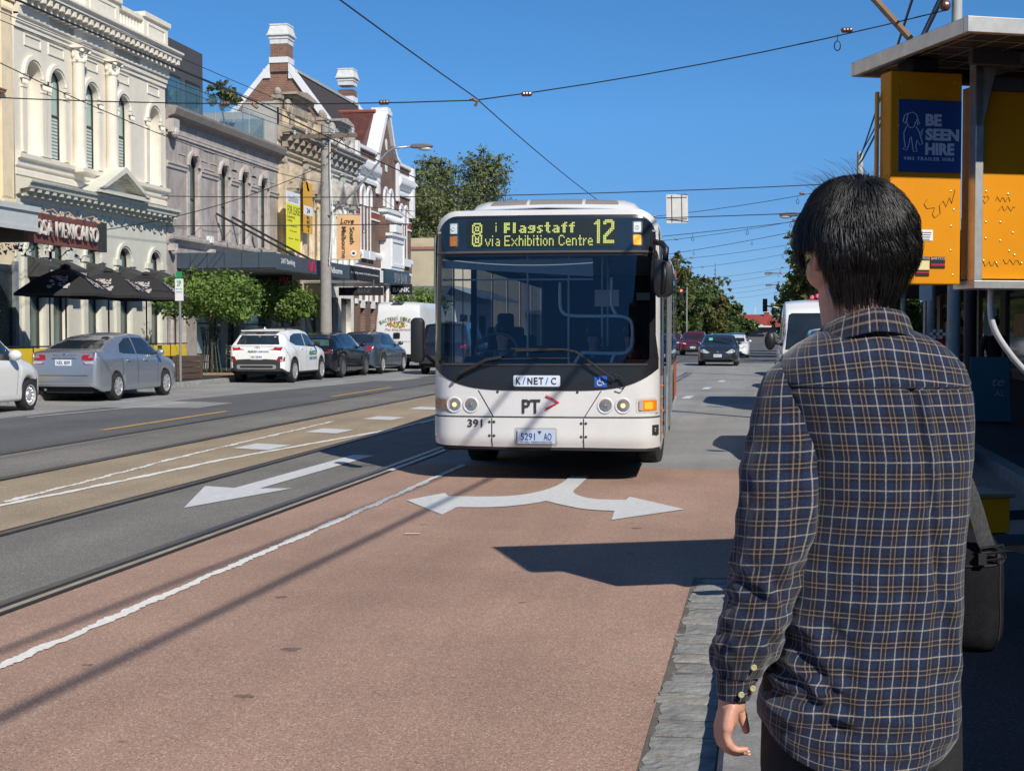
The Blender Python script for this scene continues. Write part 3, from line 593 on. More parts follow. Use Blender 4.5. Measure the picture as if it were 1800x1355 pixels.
def sedan(name_label, col, x, y, rz, group, front=False, pl='AKQ 7GX', badge=None, dims=(4.9, 1.85, 1.47), cat='car', nm='parked_car', green=False):
    L, Wd, H = dims; h = L/2
    c = Car(L, Wd, [(-h, .95), (-1, .98), (1.1, .9), (h, .72)],
            [(-h, .62), (-h+.03, .86), (-h+.1, .99), (-h+.6, 1.04), (-h+1.3, H-.1), (-.5, H), (.25, H-.03), (.7, H-.16), (1.3, 1.0), (1.9, .92), (h-.2, .78), (h-.06, .66), (h, .52)], (-L*.295, L*.30), .325)
    r = thing(nm, name_label, cat, group=group); P = paint('paint_'+col[0], col[1], col[2], .25); c.body(P, r); add_wheels(c, r, 5 if front else 14, RIM)
    side_glass(c, r, [[(-1.45, 1.06), (-1.0, 1.02), (-.36, 1.0), (-.36, H-.1), (-.9, H-.13)], [(-.29, 1.0), (.8, .98), (1.0, 1.0), (.55, H-.2), (.3, H-.1), (-.29, H-.1)]], CGL)
    drape('rear_window', [(-.62, 1.08), (.62, 1.08), (.52, H-.1), (-.52, H-.1)], .12, c.end(-1, .012), CGL, r)
    drape('windscreen', [(-.7, 1.02), (.7, 1.02), (.56, H-.09), (-.56, H-.09)], .12, c.end(1, .012), CGL, r)
    for f in (lambda p: p, mir):
        drape('tail_lamp', f([(.48, .80), (.86, .78), (.87, .95), (.7, .97), (.5, .92)]), .08, c.end(-1), REDL, r)
        drape('headlamp', f([(.36, .62), (.50, .58), (.78, .64), (.80, .76), (.62, .78)]), .08, c.end(1, .012), CLEAR, r)
    if front:
        g = drape('grille', [(-.32, .60), (.32, .60), (.38, .70), (-.38, .70)], .1, c.end(1, .012), MATT, r)
        drape('grille_bar', [(-.36, .64), (.36, .64), (.37, .672), (-.37, .672)], .1, c.end(1, .018), CHROME, g)
        drape('lower_intake', rrect(-.5, .5, .30, .42, .05), .1, c.end(1, .01), MATT, r)
        xx = c.end(1, .02)(0, .655)[0]; b = MB(); b.ball((xx, 0, .655), .01, .05, .04); b.build('badge', CHROME, g, 2)
        b = MB(); 
        if green: drape('windscreen_label', rrect(-.46, -.28, 1.18, 1.3, .01), .1, c.end(1, .016), mat('green_label', (.1, .55, .4), .5, var=0), r)
        plate(c, r, 1, .48, pl)
    else: plate(c, r, -1, .62, pl)
    mirror(c, r, .8, 1.03, P); seams(c, r, [(-.32, -.32), (.8, .86)], .32, .93); place(r, x, y, rz)
    return r
sedan('blue grey sedan with red tail lamps parked in front of the black hatchback', ('steel_blue', (.10, .13, .17), .6), -14.15, 50.1, UP, 'cars parked along the far kerb')
sedan('dark grey sedan driving towards the viewer right behind the bus', ('charcoal', (.045, .05, .058), .5), -2.1, 68.4, DN, None, True, '1EF 8TC', nm='moving_car', green=True)
sedan('white sedan mostly hidden behind the dark oncoming sedan', ('plain_white', (.7, .7, .7), 0), -1.85, 92, DN, None, True, nm='moving_car')
sedan('dark sedan beyond the white one in the queue of oncoming cars', ('ink', (.03, .035, .05), .3), -2.1, 106, DN, None, True, dims=(4.7, 1.85, 1.6), nm='moving_car')
def suv_front(label, col, x, y, rz, H=1.68, W_=1.84, nm='moving_car', L=4.5, pl='1KD 3RN', group=None, vee=True):
    h = L/2; c = Car(L, W_, [(-h, 1.05), (.8, 1.0), (h, .86)], [(-h, .65), (-h+.03, .95), (-h+.15, 1.3), (-h+.5, H-.08), (-.6, H), (.2, H-.02), (.55, H-.14), (1.15, 1.12), (1.7, 1.04), (h-.14, .92), (h-.04, .74), (h, .6)], (-1.32, 1.35), .36, .27, .77)
    r = thing(nm, label, 'car', group=group); P = paint('paint_'+col[0], col[1], col[2], .22); c.body(P, r, mat('cladding', (.03, .03, .032), .7, var=.1)); add_wheels(c, r, 5)
    side_glass(c, r, [[(-1.6, 1.2), (-1.2, 1.1), (-.3, 1.08), (-.3, H-.13), (-1.2, H-.15)], [(-.23, 1.08), (.7, 1.06), (.95, 1.1), (.5, H-.22), (.25, H-.13), (-.23, H-.12)]], CGL)
    drape('windscreen', [(-.72, 1.14), (.72, 1.14), (.6, H-.1), (-.6, H-.1)], .12, c.end(1, .012), CGL, r)
    drape('rear_window', [(-.66, 1.12), (.66, 1.12), (.56, H-.16), (-.56, H-.16)], .12, c.end(-1, .012), CGL, r)
    for f in (lambda p: p, mir): drape('headlamp', f([(.42, .78), (.74, .82), (.82, .92), (.5, .88)]), .08, c.end(1, .012), CLEAR, r); drape('tail_lamp', f([(.6, .9), (.86, .9), (.84, 1.06), (.62, 1.02)]), .08, c.end(-1), REDL, r)
    g = drape('grille', [(-.3, .62), (.3, .62), (.4, .86), (-.4, .86)], .1, c.end(1, .012), MATT, r)
    if vee:
        b = MB(); q = lambda y, z: c.end(1, .03)(y, z); b.tube([q(.28, .88), q(.13, .68), q(-.13, .68), q(-.28, .88)], .022, 6); b.build('grille_bar', CHROME, g)
    drape('lower_intake', rrect(-.55, .55, .36, .5, .05), .1, c.end(1, .01), MATT, r)
    plate(c, r, 1, .56, pl); mirror(c, r, .75, 1.16, P, 1.2); place(r, x, y, rz); return r
suv_front('dark red SUV waiting in the middle lane left of the dark sedan', ('deep_red', (.16, .008, .02), .3), -4.85, 101, DN)
suv_front('second dark red car just behind the red SUV next to the bus side', ('maroon', (.10, .01, .02), .3), -6.9, 108, DN, 1.55)
suv_front('dark blue SUV parked on the near side behind the standing man', ('navy', (.022, .034, .06), .4), 1.28, 19.2, DN, 1.68, 1.82, 'parked_car', group='cars parked on the near side', vee=False)
suv_front('black four-wheel drive in the far lane, half hidden by the bus', ('jet', (.01, .01, .011), 0), -11.0, 50.5, UP, 1.85, 1.9, vee=False)
suv_front('dark parked car in the near row beyond the white van', ('slate', (.05, .055, .06), .3), 1.5, 41, DN, 1.5, 1.8, 'parked_car', group='cars parked on the near side')
suv_front('grey parked car at the far end of the near row', ('mid_grey', (.16, .16, .16), .3), 1.5, 53, DN, 1.5, 1.8, 'parked_car', group='cars parked on the near side')
# tall vans
def van(label, L, Wd, H, x, y, rz, wr=.34, front=False, group=None):
    h = L/2; w = Wd/2
    c = Car(L, Wd, [(-h, 1.35), (h-1.0, 1.28), (h, 1.0)], [(-h, .6), (-h+.02, H*.5), (-h+.06, H*.86), (-h+.16, H*.965), (-h+.5, H), (h-2.3, H), (h-1.75, H-.05), (h-1.45, H-.2), (h-.62, 1.26), (h-.22, 1.08), (h-.06, .84), (h, .6)], (-L*.29, L*.31), wr, .3, .85,
            plan=[(-h, .93*w), (-h+.04, .96*w), (-h+.15, .985*w), (-h+.6, w), (h-1.0, w), (h-.5, .965*w), (h-.2, .88*w), (h-.06, .78*w), (h, .65*w)])
    r = thing('delivery_van', label, 'van', group=group); P = paint('van_white', (.74, .74, .73), 0, .32); c.body(P, r); add_wheels(c, r, 'steel'); return r, c, P
def white_van():
    r, c, P = van('tall white delivery van with fruit artwork and script on its rear doors', 5.9, 2.0, 2.62, 0, 0, 0); e = c.end(-1, .004)
    drape('door_seam', [(-.006, .62), (.006, .62), (.006, 2.35), (-.006, 2.35)], .2, e, MATT, r); 
    for f in (lambda p: p, mir):
        drape('door_seam', f([(.84, .62), (.852, .62), (.83, 2.35), (.818, 2.35)]), .2, e, MATT, r); drape('tail_lamp', f(rrect(.86, .94, .85, 1.35, .02)), .1, c.end(-1, .01), REDL, r)
    b = MB(); b.box(-2.98, -2.86, -.85, .85, .42, .58); b.build('rear_bumper', BLACK, r, bevel=.03)
    b = MB(); b.tube([(-2.7, 0, 2.6), (-2.82, 0, 2.66), (-2.86, 0, 2.6)], .03, 6); b.box(-2.9, -2.72, -.22, .22, 2.58, 2.62); b.build('rear_camera', MATT, r)
    x = e(.3, 1.4)[0]-.01; G = mat('olive_letters', (.12, .15, .05), .6, var=0); O = mat('rust_script', (.3, .12, .05), .6, var=0)
    for i, ch in enumerate('BACTENO DIRECT'):
        if ch == ' ': continue
        a = (i-6.5)/6.5; M_ = TR90(x, -a*.68, 1.98-a*a*.16) @ Matrix.Rotation(-a*.42, 4, 'Z'); txt('lettering', ch, .085, .15, M_, G, r, bold=.01)
    txt('lettering', 'Fine food delivery', 1.05, .13, TR90(x, 0, 1.53), O, r, shear=.5); txt('lettering', 'bactenodirect.com.au', 1.0, .055, TR90(x, 0, 1.08), O, r); txt('lettering', '9690 4216', .42, .06, TR90(x, -.5, .83), mat('blue_letters', (.05, .12, .3), .5, var=0), r)
    rn = random.Random(5); fr = MB()
    cols = [mat('fruit_red', (.5, .04, .03), .6, var=0), mat('fruit_yellow', (.6, .42, .05), .6, var=0), mat('fruit_green', (.1, .25, .05), .6, var=0), mat('fruit_orange', (.6, .2, .03), .6, var=0)]
    for i in range(44):
        y = rn.gauss(0, .22); z = 1.72+rn.uniform(-.09, .16)*(1-abs(y)); q = rn.uniform(.02, .05); fr.mi = rn.randrange(4)
        fr.add([(x-.002*i*.05, y+q*math.cos(k*math.pi/4), z+q*math.sin(k*math.pi/4)) for k in range(8)], [tuple(range(8))])
    fr.build('fruit_artwork', cols, r)
    b = MB(); b.box(-2.985, -2.95, -.1, .16, 1.2, 1.42); b.build('handle_box', BLACK, r, bevel=.02)
    plate(c, r, -1, .72, 'BDV 219', .1); place(r, -14.15, 57.1, UP)
white_van()
def near_van():
    r, c, P = van('white van facing the viewer parked at the near kerb beside the man\'s head', 5.0, 1.88, 2.27, 0, 0, 0)
    drape('windscreen', [(-.80, 1.24), (.80, 1.24), (.72, 1.95), (.66, 1.99), (-.66, 1.99), (-.72, 1.95)], .12, c.end(1, .014), CGL, r)
    side_glass(c, r, [[(.75, 1.3), (1.5, 1.3), (1.72, 1.34), (1.3, 1.8), (1.15, 1.86), (.75, 1.86)]], CGL)
    for sg in (-1, 1):
        b = MB(); b.tube([(1.62, sg*.86, 1.35), (1.66, sg*1.02, 1.38)], .03, 6); b.ball((1.66, sg*1.1, 1.42), .07, .115, .19); b.build('side_mirror', BLACK, r, 2)
    for f in (lambda p: p, mir): drape('headlamp', f([(.52, .74), (.80, .78), (.84, .98), (.62, .9)]), .1, c.end(1, .012), CLEAR, r); drape('indicator', f([(.74, .70), (.83, .72), (.85, .78), (.76, .76)]), .1, c.end(1, .014), AMB, r)
    drape('grille', rrect(-.45, .45, .62, .8, .04), .1, c.end(1, .012), MATT, r)
    b = MB()
    b.tube([(2.1, -.1, 1.2), (1.85, .4, 1.33)], .012, 6); b.build('wiper', MATT, r)
    q = MB(); [q.tube([(-.6, -.2+.12*k, 2.33+.02*(k % 2)), (.2, -.22+.12*k, 2.34+.03*(k % 3))], .05, 8) for k in range(4)]
    o = q.build('roof_bundle', mat('pink', (.75, .1, .2), .6, var=.15), bevel=.04); tag(o, 'bright pink bundle tied on the roof of the white van behind the man', 'bundle')
    place(r, 1.22, 31.2, DN); o.location = r.location; o.rotation_euler = r.rotation_euler
near_van()
# ------------------------------------------------------------------ the bus (local: x to the viewer's right, y rearwards, z up)
def drape_h(name, loops, step, fn, ms, parent, smooth=True):      # draped plate with holes
    me = curve_mesh(loops, 0); b = bmesh.new(); b.from_mesh(me); bpy.data.meshes.remove(me); pts = [p for l in loops for p in l]
    for k in (0, 1):
        a = min(p[k] for p in pts); z = max(p[k] for p in pts); n = int((z-a)/step)
        for i in range(1, n+1):
            no = (1, 0, 0) if k == 0 else (0, 1, 0); co = [0, 0, 0]; co[k] = a+(z-a)*i/(n+1)
            bmesh.ops.bisect_plane(b, geom=b.verts[:]+b.edges[:]+b.faces[:], plane_co=co, plane_no=no)
    bmesh.ops.remove_doubles(b, verts=b.verts, dist=1e-5); bmesh.ops.triangulate(b, faces=b.faces)
    for v in b.verts: v.co = Vector(fn(v.co.x, v.co.y))
    bmesh.ops.recalc_face_normals(b, faces=b.faces)
    me = bpy.data.meshes.new(name); b.to_mesh(me); b.free(); return link(name, me, ms, parent, 2 if smooth else False)
GLYPH = {  # 7-row dot letters, read bottom-up per column is avoided: rows top to bottom
 'F': '11110 11110 11000 11110 11110 11000 11000', 'l': '110 110 110 110 110 110 110', 'a': '00000 00000 01110 00011 01111 11011 01111', 'g': '00000 00000 01111 11011 01111 00011 11110',
 's': '0000 0000 0111 1100 0110 0011 1110', 't': '0110 0110 1111 0110 0110 0110 0011', 'f': '0011 0110 1111 0110 0110 0110 0110',
 'v': '00000 00000 10001 10001 01010 01010 00100', 'i': '1 0 1 1 1 1 1', 'A': '0000 0000 0110 0001 0111 1001 0111', 'E': '11111 10000 10000 11110 10000 10000 11111', 'x': '00000 00000 10001 01010 00100 01010 10001',
 'h': '1000 1000 1110 1001 1001 1001 1001', 'b': '1000 1000 1110 1001 1001 1001 1110', 'T': '010 010 111 010 010 010 011', 'o': '0000 0000 0110 1001 1001 1001 0110', 'n': '0000 0000 1110 1001 1001 1001 1001',
 'C': '01110 10001 10000 10000 10000 10001 01110', 'e': '0000 0000 0110 1001 1111 1000 0111', 'r': '000 000 101 110 100 100 100', ' ': '00 00 00 00 00 00 00'}
BIG = {'1': '0011 0111 1111 0011 0011 0011 0011 0011 0011 0011 0011 0011 0011 0011', '2': '0111110 1111111 1100011 0000011 0000011 0000111 0001110 0011100 0111000 1110000 1100000 1100000 1111111 1111111',
       '@': '0111110 1100011 1011101 1010101 1011101 1100011 0111110 1100011 1010101 1011101 1010101 1011101 1100011 0111110'}
def bus():
    B = thing('city_bus', 'white single-deck route bus with dark windscreen and lit destination display coming up the bus lane', 'bus', (-2.352, 15.21, gz(-2.3, 15.2)), R(2.6))
    P = mat('bus_white', (.64, .635, .62), .3, var=.05, scale=2.5, coat=.5, spot=((.6, .57, .5), 3, .66)); MASK = mat('bus_mask', (.016, .017, .02), .3, var=.1); GASK = mat('gasket', (.012, .012, .012), .6, var=0)
    def yf(x, z):
        a = abs(x); y = .09*(a/1.25)**2
        if a > .98: y += .27-math.sqrt(max(.27**2-(min(a, 1.25)-.98)**2, 0))
        if z > 1.1: y += (z-1.1)*.055
        if z > 2.5: y += (z-2.5)**2*.35
        if z < .71: y -= .035
        if z < .47: y += (.47-z)*.5
        return y
    F = lambda off: (lambda x, z: (x, yf(x, z)-off, z))
    botz = lambda x: 1.0+.25*(abs(x)/1.25)**4.5
    mask = [(1.20-.0*i, 1.26) for i in range(1)]
    mask = [(x, botz(x)) for x in [-1.235+2.47*i/40 for i in range(41)]]+[(1.235, 1.35), (1.205, 1.6)]+[(p[0], p[1]) for p in rrect(-1.2, 1.2, 1.7, 2.925, .22, 7)[:8]]
    top = [(p[0], p[1]) for p in rrect(-1.2, 1.2, 1.7, 2.925, .22, 7)[:16]]
    top = [(x, z-.028*(x/1.2)**2) for x, z in top]
    mask = [(x, botz(x)) for x in [-1.235+2.47*i/40 for i in range(41)]]+[(1.235, 1.35), (1.205, 1.6)]+top+[(-1.205, 1.6), (-1.235, 1.35)]
    sil = [(-1.25, .72), (1.25, .72), (1.25, 1.4)]+[(x, z-.03*(x/1.25)**2) for x, z in rrect(-1.25, 1.25, 1.7, 2.985, .26, 8)[:18]]+[(-1.25, 1.4)]
    drape_h('front_shell', [sil, mask], .06, F(0), P, B)
    ws = rrect(-1.15, 1.14, 1.30, 2.46, .07); dg = [(x, z-.025*(x/1.2)**2) for x, z in rrect(-1.155, 1.145, 2.535, 2.885, .10)]
    dg = [(x, z) for x, z in dg]
    drape_h('front_mask', [mask, ws, dg], .06, F(.008), MASK, B)
    fr = lambda x, z, o=.008: frame((x, yf(x, z)-o, z), (1, yf(x+.05, z)/.05-yf(x, z)/.05, 0), (0, 0, 1))
    # bumper, lid and seams
    bump = [(-1.25, .41), (-1.1, .395), (-.5, .385), (.5, .385), (1.1, .375), (1.25, .38), (1.25, .705), (-1.25, .705)]
    bm = drape('bumper', bump, .06, F(.0), P, B)
    drape('bumper_lip', [(-1.25, .40), (1.25, .37), (1.25, .345), (-1.25, .37)], .06, lambda x, z: (x, yf(x, .4)+.02, z), MATT, B)
    u = MB(); u.box(-1.15, 1.15, .35, 11.8, .32, .5); u.build('underbody', MATT, B)
    for nm, a, b_ in (('panel_seam', (-.56, .39), (-.56, .70)), ('panel_seam', (.44, .385), (.44, .70)), ('panel_seam', (-.715, 1.0), (-.55, .72)), ('panel_seam', (.625, 1.0), (.45, .72))):
        drape(nm, [(a[0]-.005, a[1]), (a[0]+.006, a[1]), (b_[0]+.006, b_[1]), (b_[0]-.005, b_[1])], .08, F(.004), GASK, B)
    drape('panel_seam', [(-1.25, .703), (1.25, .703), (1.25, .722), (-1.25, .722)], .06, F(-.004), GASK, B)
    for x, z in ((-.585, .66), (-.535, .66), (-.585, .51), (-.535, .51), (.415, .65), (.465, .65), (.415, .505), (.465, .505), (-.5, .985), (.37, .985)):
        b = MB(); b.lathe([(.015, 0), (.015, .012), (.001, .016)], 10, fr(x, z, -.006)); b.build('screw_cap', mat('bolt_dark', (.05, .03, .02), .5, var=0), B)
    # lamps
    for x, z, kind in ((-.985, .84, 'a'), (-.80, .84, 'c'), (.67, .84, 'c'), (.86, .84, 'a')):
        T_ = fr(x, z, .0)
        b = MB(T_); b.lathe([(.092, .001), (.088, .008), (.078, .010), (.070, .008), (.066, .002)], 28, cap=False); h = b.build('headlight', P, B, 2)
        b = MB(T_); b.lathe([(.066, .006), (.05, .004), (.025, .003), (.001, .003)], 24, cap=False); b.build('reflector', mat('lamp_reflector', (.32, .31, .30), .18, .9, .5, 40), h, 2)
        b = MB(T_); b.lathe([(.026, .003), (.024, .010), (.001, .014)], 16); b.build('bulb', mat('bulb_warm', (1, .55, .2), .3, var=0, emis=1.4) if kind == 'a' else mat('bulb_dark', (.06, .06, .06), .2, var=0), h, 2)
        b = MB(T_); b.lathe([(.067, .008), (.04, .018), (.001, .021)], 24, cap=False); b.build('lens', mat('thin_lens', (.9, .9, .9), .05, var=0, alpha=.12), h, 2)
    for sg in (-1, 1):
        q = (lambda a, b: (a, b)) if sg > 0 else (lambda a, b: (-b, -a)); x0, x1 = q(1.0, 1.235)
        rc = drape('lamp_recess', [(x0-.0, .765), (x1, .76), (x1, .925), (x0, .915)], .04, F(.003), mat('recess_white', (.5, .5, .48), .5, var=0), B)
        x0, x1 = q(1.03, 1.22); l = drape('indicator', rrect(x0, x1, .785, .90, .012), .03, F(.012), AMB if sg > 0 else mat('amber_dull', (.32, .16, .09), .2, var=.2, scale=30, coat=1), B)
        x0, x1 = q(1.035, 1.075); drape('indicator_clear_end', rrect(x0, x1, .79, .895, .01), .03, F(.018), CLEAR, l)
        if sg > 0: drape('indicator_glow', rrect(1.09, 1.18, .80, .88, .02), .03, F(.02), mat('amber_lit', (1, .28, .02), .3, var=0, emis=.9), l)
    # number, badges, plate
    DK = mat('bus_number', (.03, .03, .035), .5, var=0)
    txt('fleet_number', '391', .165, .085, fr(-.745, .645), DK, B, bold=.015)
    txt('logo_letters', 'PT', .20, .15, fr(-.13, .83), DK, B, bold=.022)
    b = MB(fr(0, .83, .008)); b.tube([(.03, .115, 0), (.165, .045, 0), (.03, -.03, 0)], .014, 6); b.build('logo_chevron', mat('logo_red', (.62, .01, .03), .4, var=0), B)
    s = drape('operator_sign', rrect(-.325, .185, 1.045, 1.165, .018), .05, F(.013), mat('sign_pale', (.62, .68, .78), .4, var=0), B)
    yy = .0
    for t, x, w, c in (('K', -.268, .05, DK), ('/', -.207, .034, None), ('N', -.142, .053, DK), ('E', -.078, .042, DK), ('T', -.02, .048, DK), ('/', .042, .034, None), ('C', .115, .055, DK)):
        txt('sign_letter', t, w, .075, fr(x, 1.105, .0165), c or mat('logo_blue', (.05, .2, .6), .5, var=0), s, bold=.012)
    a = drape('access_sign', rrect(.555, .69, 1.04, 1.16, .006), .05, F(.013), mat('access_blue', (.01, .08, .38), .5, var=0), B)
    b = MB(fr(.62, 1.1, .017)); b.tube([(-.008, .034, 0), (-.008, -.002, 0), (.022, -.002, 0), (.032, -.03, 0), (.045, -.026, 0)], .0045, 5)
    b.tube([(-.008+.028*math.cos(t), -.014+.028*math.sin(t), 0) for t in [R(110+i*22) for i in range(11)]], .004, 5); b.lathe([(.008, 0), (.001, .004)], 10, Matrix.Translation((-.008, .045, 0))); b.build('access_symbol', SIGNW, a)
    pr = MB(); rec = drape('plate_recess', rrect(-.31, .155, .405, .60, .02), .06, F(.003), mat('recess_shadow', (.42, .41, .39), .5, var=0), B)
    pf = fr(-.07, .505, .02); b = MB(pf); b.box(-.205, .205, -.075, .075, -.004, .004); pl = b.build('number_plate', mat('plate_blue', (.42, .50, .62), .4, var=.05), B, bevel=.003)
    txt('plate_number', '5291', .155, .078, pf @ Matrix.Translation((-.09, 0, .005)), PLTXT, pl, bold=.008); txt('plate_number', 'AO', .085, .078, pf @ Matrix.Translation((.125, 0, .005)), PLTXT, pl, bold=.008)
    b = MB(pf); b.add([(.012, .062, .006), (.062, .062, .006), (.037, .022, .006)], [(0, 1, 2)]); b.build('plate_emblem', PLTXT, pl); txt('plate_motto', 'VICTORIA - THE EDUCATION STATE', .34, .015, pf @ Matrix.Translation((0, -.058, .005)), PLTXT, pl)
    st = drape('side_sticker', rrect(1.175, 1.24, .52, .63, .004), .03, F(.006), MATT, B); txt('sticker_text', 'EMERGENCY', .045, .014, fr(1.205, .59, .012), mat('stick_txt', (.5, .5, .5), .5, var=0), st); txt('sticker_text', 'EXIT', .03, .014, fr(1.205, .565, .012), MATS['stick_txt'], st)
    # windscreen and display glass
    def glass(name, tint, refl):
        m = bpy.data.materials.new(name); m.use_nodes = True; n = m.node_tree; L = n.links; n.nodes.remove(n.nodes['Principled BSDF'])
        t = n.nodes.new('ShaderNodeBsdfTransparent'); t.inputs[0].default_value = (*tint, 1); g = n.nodes.new('ShaderNodeBsdfGlossy'); g.inputs['Roughness'].default_value = .015; g.inputs[0].default_value = (.62, .8, 1, 1)
        tc = n.nodes.new('ShaderNodeTexCoord'); nz = n.nodes.new('ShaderNodeTexNoise'); nz.inputs['Scale'].default_value = 1.1; L.new(tc.outputs['Object'], nz.inputs['Vector']); bp = n.nodes.new('ShaderNodeBump'); bp.inputs['Strength'].default_value = .06; L.new(nz.outputs[0], bp.inputs['Height']); L.new(bp.outputs[0], g.inputs['Normal'])
        lw = n.nodes.new('ShaderNodeFresnel'); lw.inputs[0].default_value = 1.5; mr = n.nodes.new('ShaderNodeMapRange'); mr.inputs[1].default_value = 0; mr.inputs[2].default_value = 1; mr.inputs[3].default_value = refl; mr.inputs[4].default_value = 1; L.new(lw.outputs[0], mr.inputs[0])
        mx = n.nodes.new('ShaderNodeMixShader'); L.new(mr.outputs[0], mx.inputs[0]); L.new(t.outputs[0], mx.inputs[1]); L.new(g.outputs[0], mx.inputs[2]); L.new(mx.outputs[0], n.nodes['Material Output'].inputs[0]); MATS[name] = m; return m
    W_ = drape('windscreen', ws, .08, F(.004), glass('windscreen_glass', (.84, .92, .98), .0), B)
    b = MB()
    for off, zz in ((.004, 2.47),): b.tube([(x, yf(x, zz)-.02, zz+.03) for x in [-1.2+2.4*i/20 for i in range(21)]], .014, 6)
    b.build('divider_bar', mat('bar_grey', (.10, .08, .075), .4, var=0), B)
    b = MB(); b.tube([(x, yf(x, 1.28)-.012, 1.28) for x in [-1.12+2.24*i/20 for i in range(21)]], .012, 6); b.build('lower_gasket', mat('bar_grey2', (.05, .05, .055), .25, var=0), B)
    D = lambda off: (lambda x, z: (x, yf(x, 2.7)+(z-2.7)*.08-off, z))
    box = MB(); rows = []
    disp = drape('destination_display', [(x, z) for x, z in rrect(-.86, .78, 2.555, 2.85, .02)], .1, D(.014), mat('display_black', (.012, .018, .016), .35, var=0), B)
    bk = drape('display_backing', dg, .08, D(.010), mat('display_surround', (.014, .024, .034), .12, var=.2, scale=2, spec=.8), B)
    LED = mat('led_dots', (.50, .55, .15), .5, var=0, emis=.42)
    def dots(s, x0, ztop, px, pz, tab=GLYPH, gap=1, name='led_text'):
        b = MB(); x = x0
        for ch in s:
            rows = tab[ch].split()
            for j, rw in enumerate(rows):
                for i, c in enumerate(rw):
                    if c == '1':
                        cx = x+i*px; cz = ztop-j*pz; y = D(.02)(cx, cz)[1]; q = px*.40; w = pz*.42
                        b.add([(cx-q, y, cz-w), (cx+q, y, cz-w), (cx+q, y, cz+w), (cx-q, y, cz+w)], [(0, 1, 2, 3)])
            x += (len(rows[0])+gap)*px
        b.build(name, LED, disp); return x
    dots('Flagstaff', -.435, 2.815, .0165, .0165, gap=1); dots('@', -.79, 2.815, .0165, .0185, BIG)
    dots('vi', -.645, 2.675, .0128, .0165, gap=1); dots('A', -.53, 2.675, .0128, .0165)
    dots('ExhibiTion CenTre', -.43, 2.675, .0132, .0165, gap=1); dots('12', .545, 2.84, .0170, .0185, BIG, 2)
    b = MB(); 
    for j in (0, 2, 3, 4, 5): cx, cz = -.53, 2.815-j*.0165; y = D(.02)(cx, cz)[1]; b.add([(cx-.005, y, cz-.007), (cx+.005, y, cz-.007), (cx+.005, y, cz+.007), (cx-.005, y, cz+.007)], [(0, 1, 2, 3)])
    b.build('led_text', LED, disp)
    for sg in (-1, 1):
        for z0, z1, m, nm in ((2.71, 2.82, mat('marker_clear', (.62, .7, .7), .3, var=.3, scale=60), 'marker_lamp'), (2.575, 2.68, mat('marker_lit', (1, .33, .03), .4, var=0, emis=1.2) if sg > 0 else mat('marker_amber', (.42, .16, .04), .3, var=.3, scale=50), 'marker_lamp')):
            x0 = sg*1.005; f = drape('lamp_housing', rrect(x0-.055, x0+.055, z0-.012, z1+.012, .015), .05, D(.016), mat('housing_grey', (.07, .075, .075), .5, var=0), B)
            drape(nm, rrect(x0-.04, x0+.04, z0, z1, .01), .05, D(.024), m, f)
            if nm and z0 > 2.7: b = MB(); [b.ball((x0+.018*math.cos(a), D(.03)(x0, 2.76)[1], 2.765+.02*math.sin(a)), .007, n=6, m=4) for a in [R(60*i) for i in range(6)]]; b.build('led_cluster', WHITE, f)
    # wipers
    def wp(pts, r, nm='wiper'):
        b = MB(); b.tube([(x, yf(x, z)-.05-o, z) for x, z, o in pts], r, 6); return b.build(nm, MATT, B)
    w1 = wp([(.77, 1.12, .0), (.70, 1.17, .03), (.36, 1.42, .04), (.22, 1.445, .03), (-.3, 1.43, .02)], .014); wp([(.86, 1.10, 0), (.84, 1.15, 0), (.76, 1.18, .01)], .01, 'washer_hose')
    w2 = wp([(-.98, 1.11, 0), (-.92, 1.18, .03), (-.62, 1.33, .04), (-.45, 1.36, .03)], .02); wp([(-.62, 1.335, .02), (0, 1.352, .02), (.3, 1.35, .015)], .008, 'wiper_blade'); wp([(-.35, 1.45, .02), (.15, 1.45, .02)], .009, 'wiper_blade')
    wp([(.8, 1.04, 0), (.86, 1.02, 0), (.9, 1.07, 0), (.86, 1.13, 0), (.78, 1.14, 0)], .007, 'washer_hose')
    # sides: section loft
    SEC = [(1.25, .36), (1.25, .7), (1.25, 1.2), (1.25, 2.0), (1.248, 2.6), (1.235, 2.76), (1.19, 2.87), (1.1, 2.935), (.9, 2.965), (.6, 2.98), (0, 3.0)]
    full = [(x, z) for x, z in SEC]+[(-x, z) for x, z in reversed(SEC[:-1])]
    ys = [.36, .6, 1.0, 1.45, 1.5, 2.1, 2.15, 3.25, 3.3, 5, 7.8, 8.4, 8.95, 9.0, 11.9, 12.15]
    ax = (2.72, 8.4)
    b = MB(); T = full; RW = []
    def zlow(y):
        z = .36
        for c in ax:
            if abs(y-c) < .58: z = max(z, .49+math.sqrt(.58**2-(y-c)**2)*.95)
        return z
    ys = sorted(set([.36+i*(12.15-.36)/90 for i in range(91)]+[c+s_*.5799 for c in ax for s_ in (-1, 1)]))
    for y in ys:
        zl = zlow(y); RW.append([(x, y, max(z, zl) if z < 1.25 else z) for x, z in T])
    b.grid(RW); _k = [i for i, f in enumerate(b.f) if not (abs(sum(b.v[q][0] for q in f)/4) > 1.24 and 1.2 < sum(b.v[q][2] for q in f)/4 < 2.6 and sum(b.v[q][1] for q in f)/4 > .62)]; b.f = [b.f[i] for i in _k]; b.m = [0]*len(b.f); b.f.append(list(range((len(ys)-1)*len(T), len(ys)*len(T)))); b.m.append(0); b.build('side_and_roof', P, B, True)
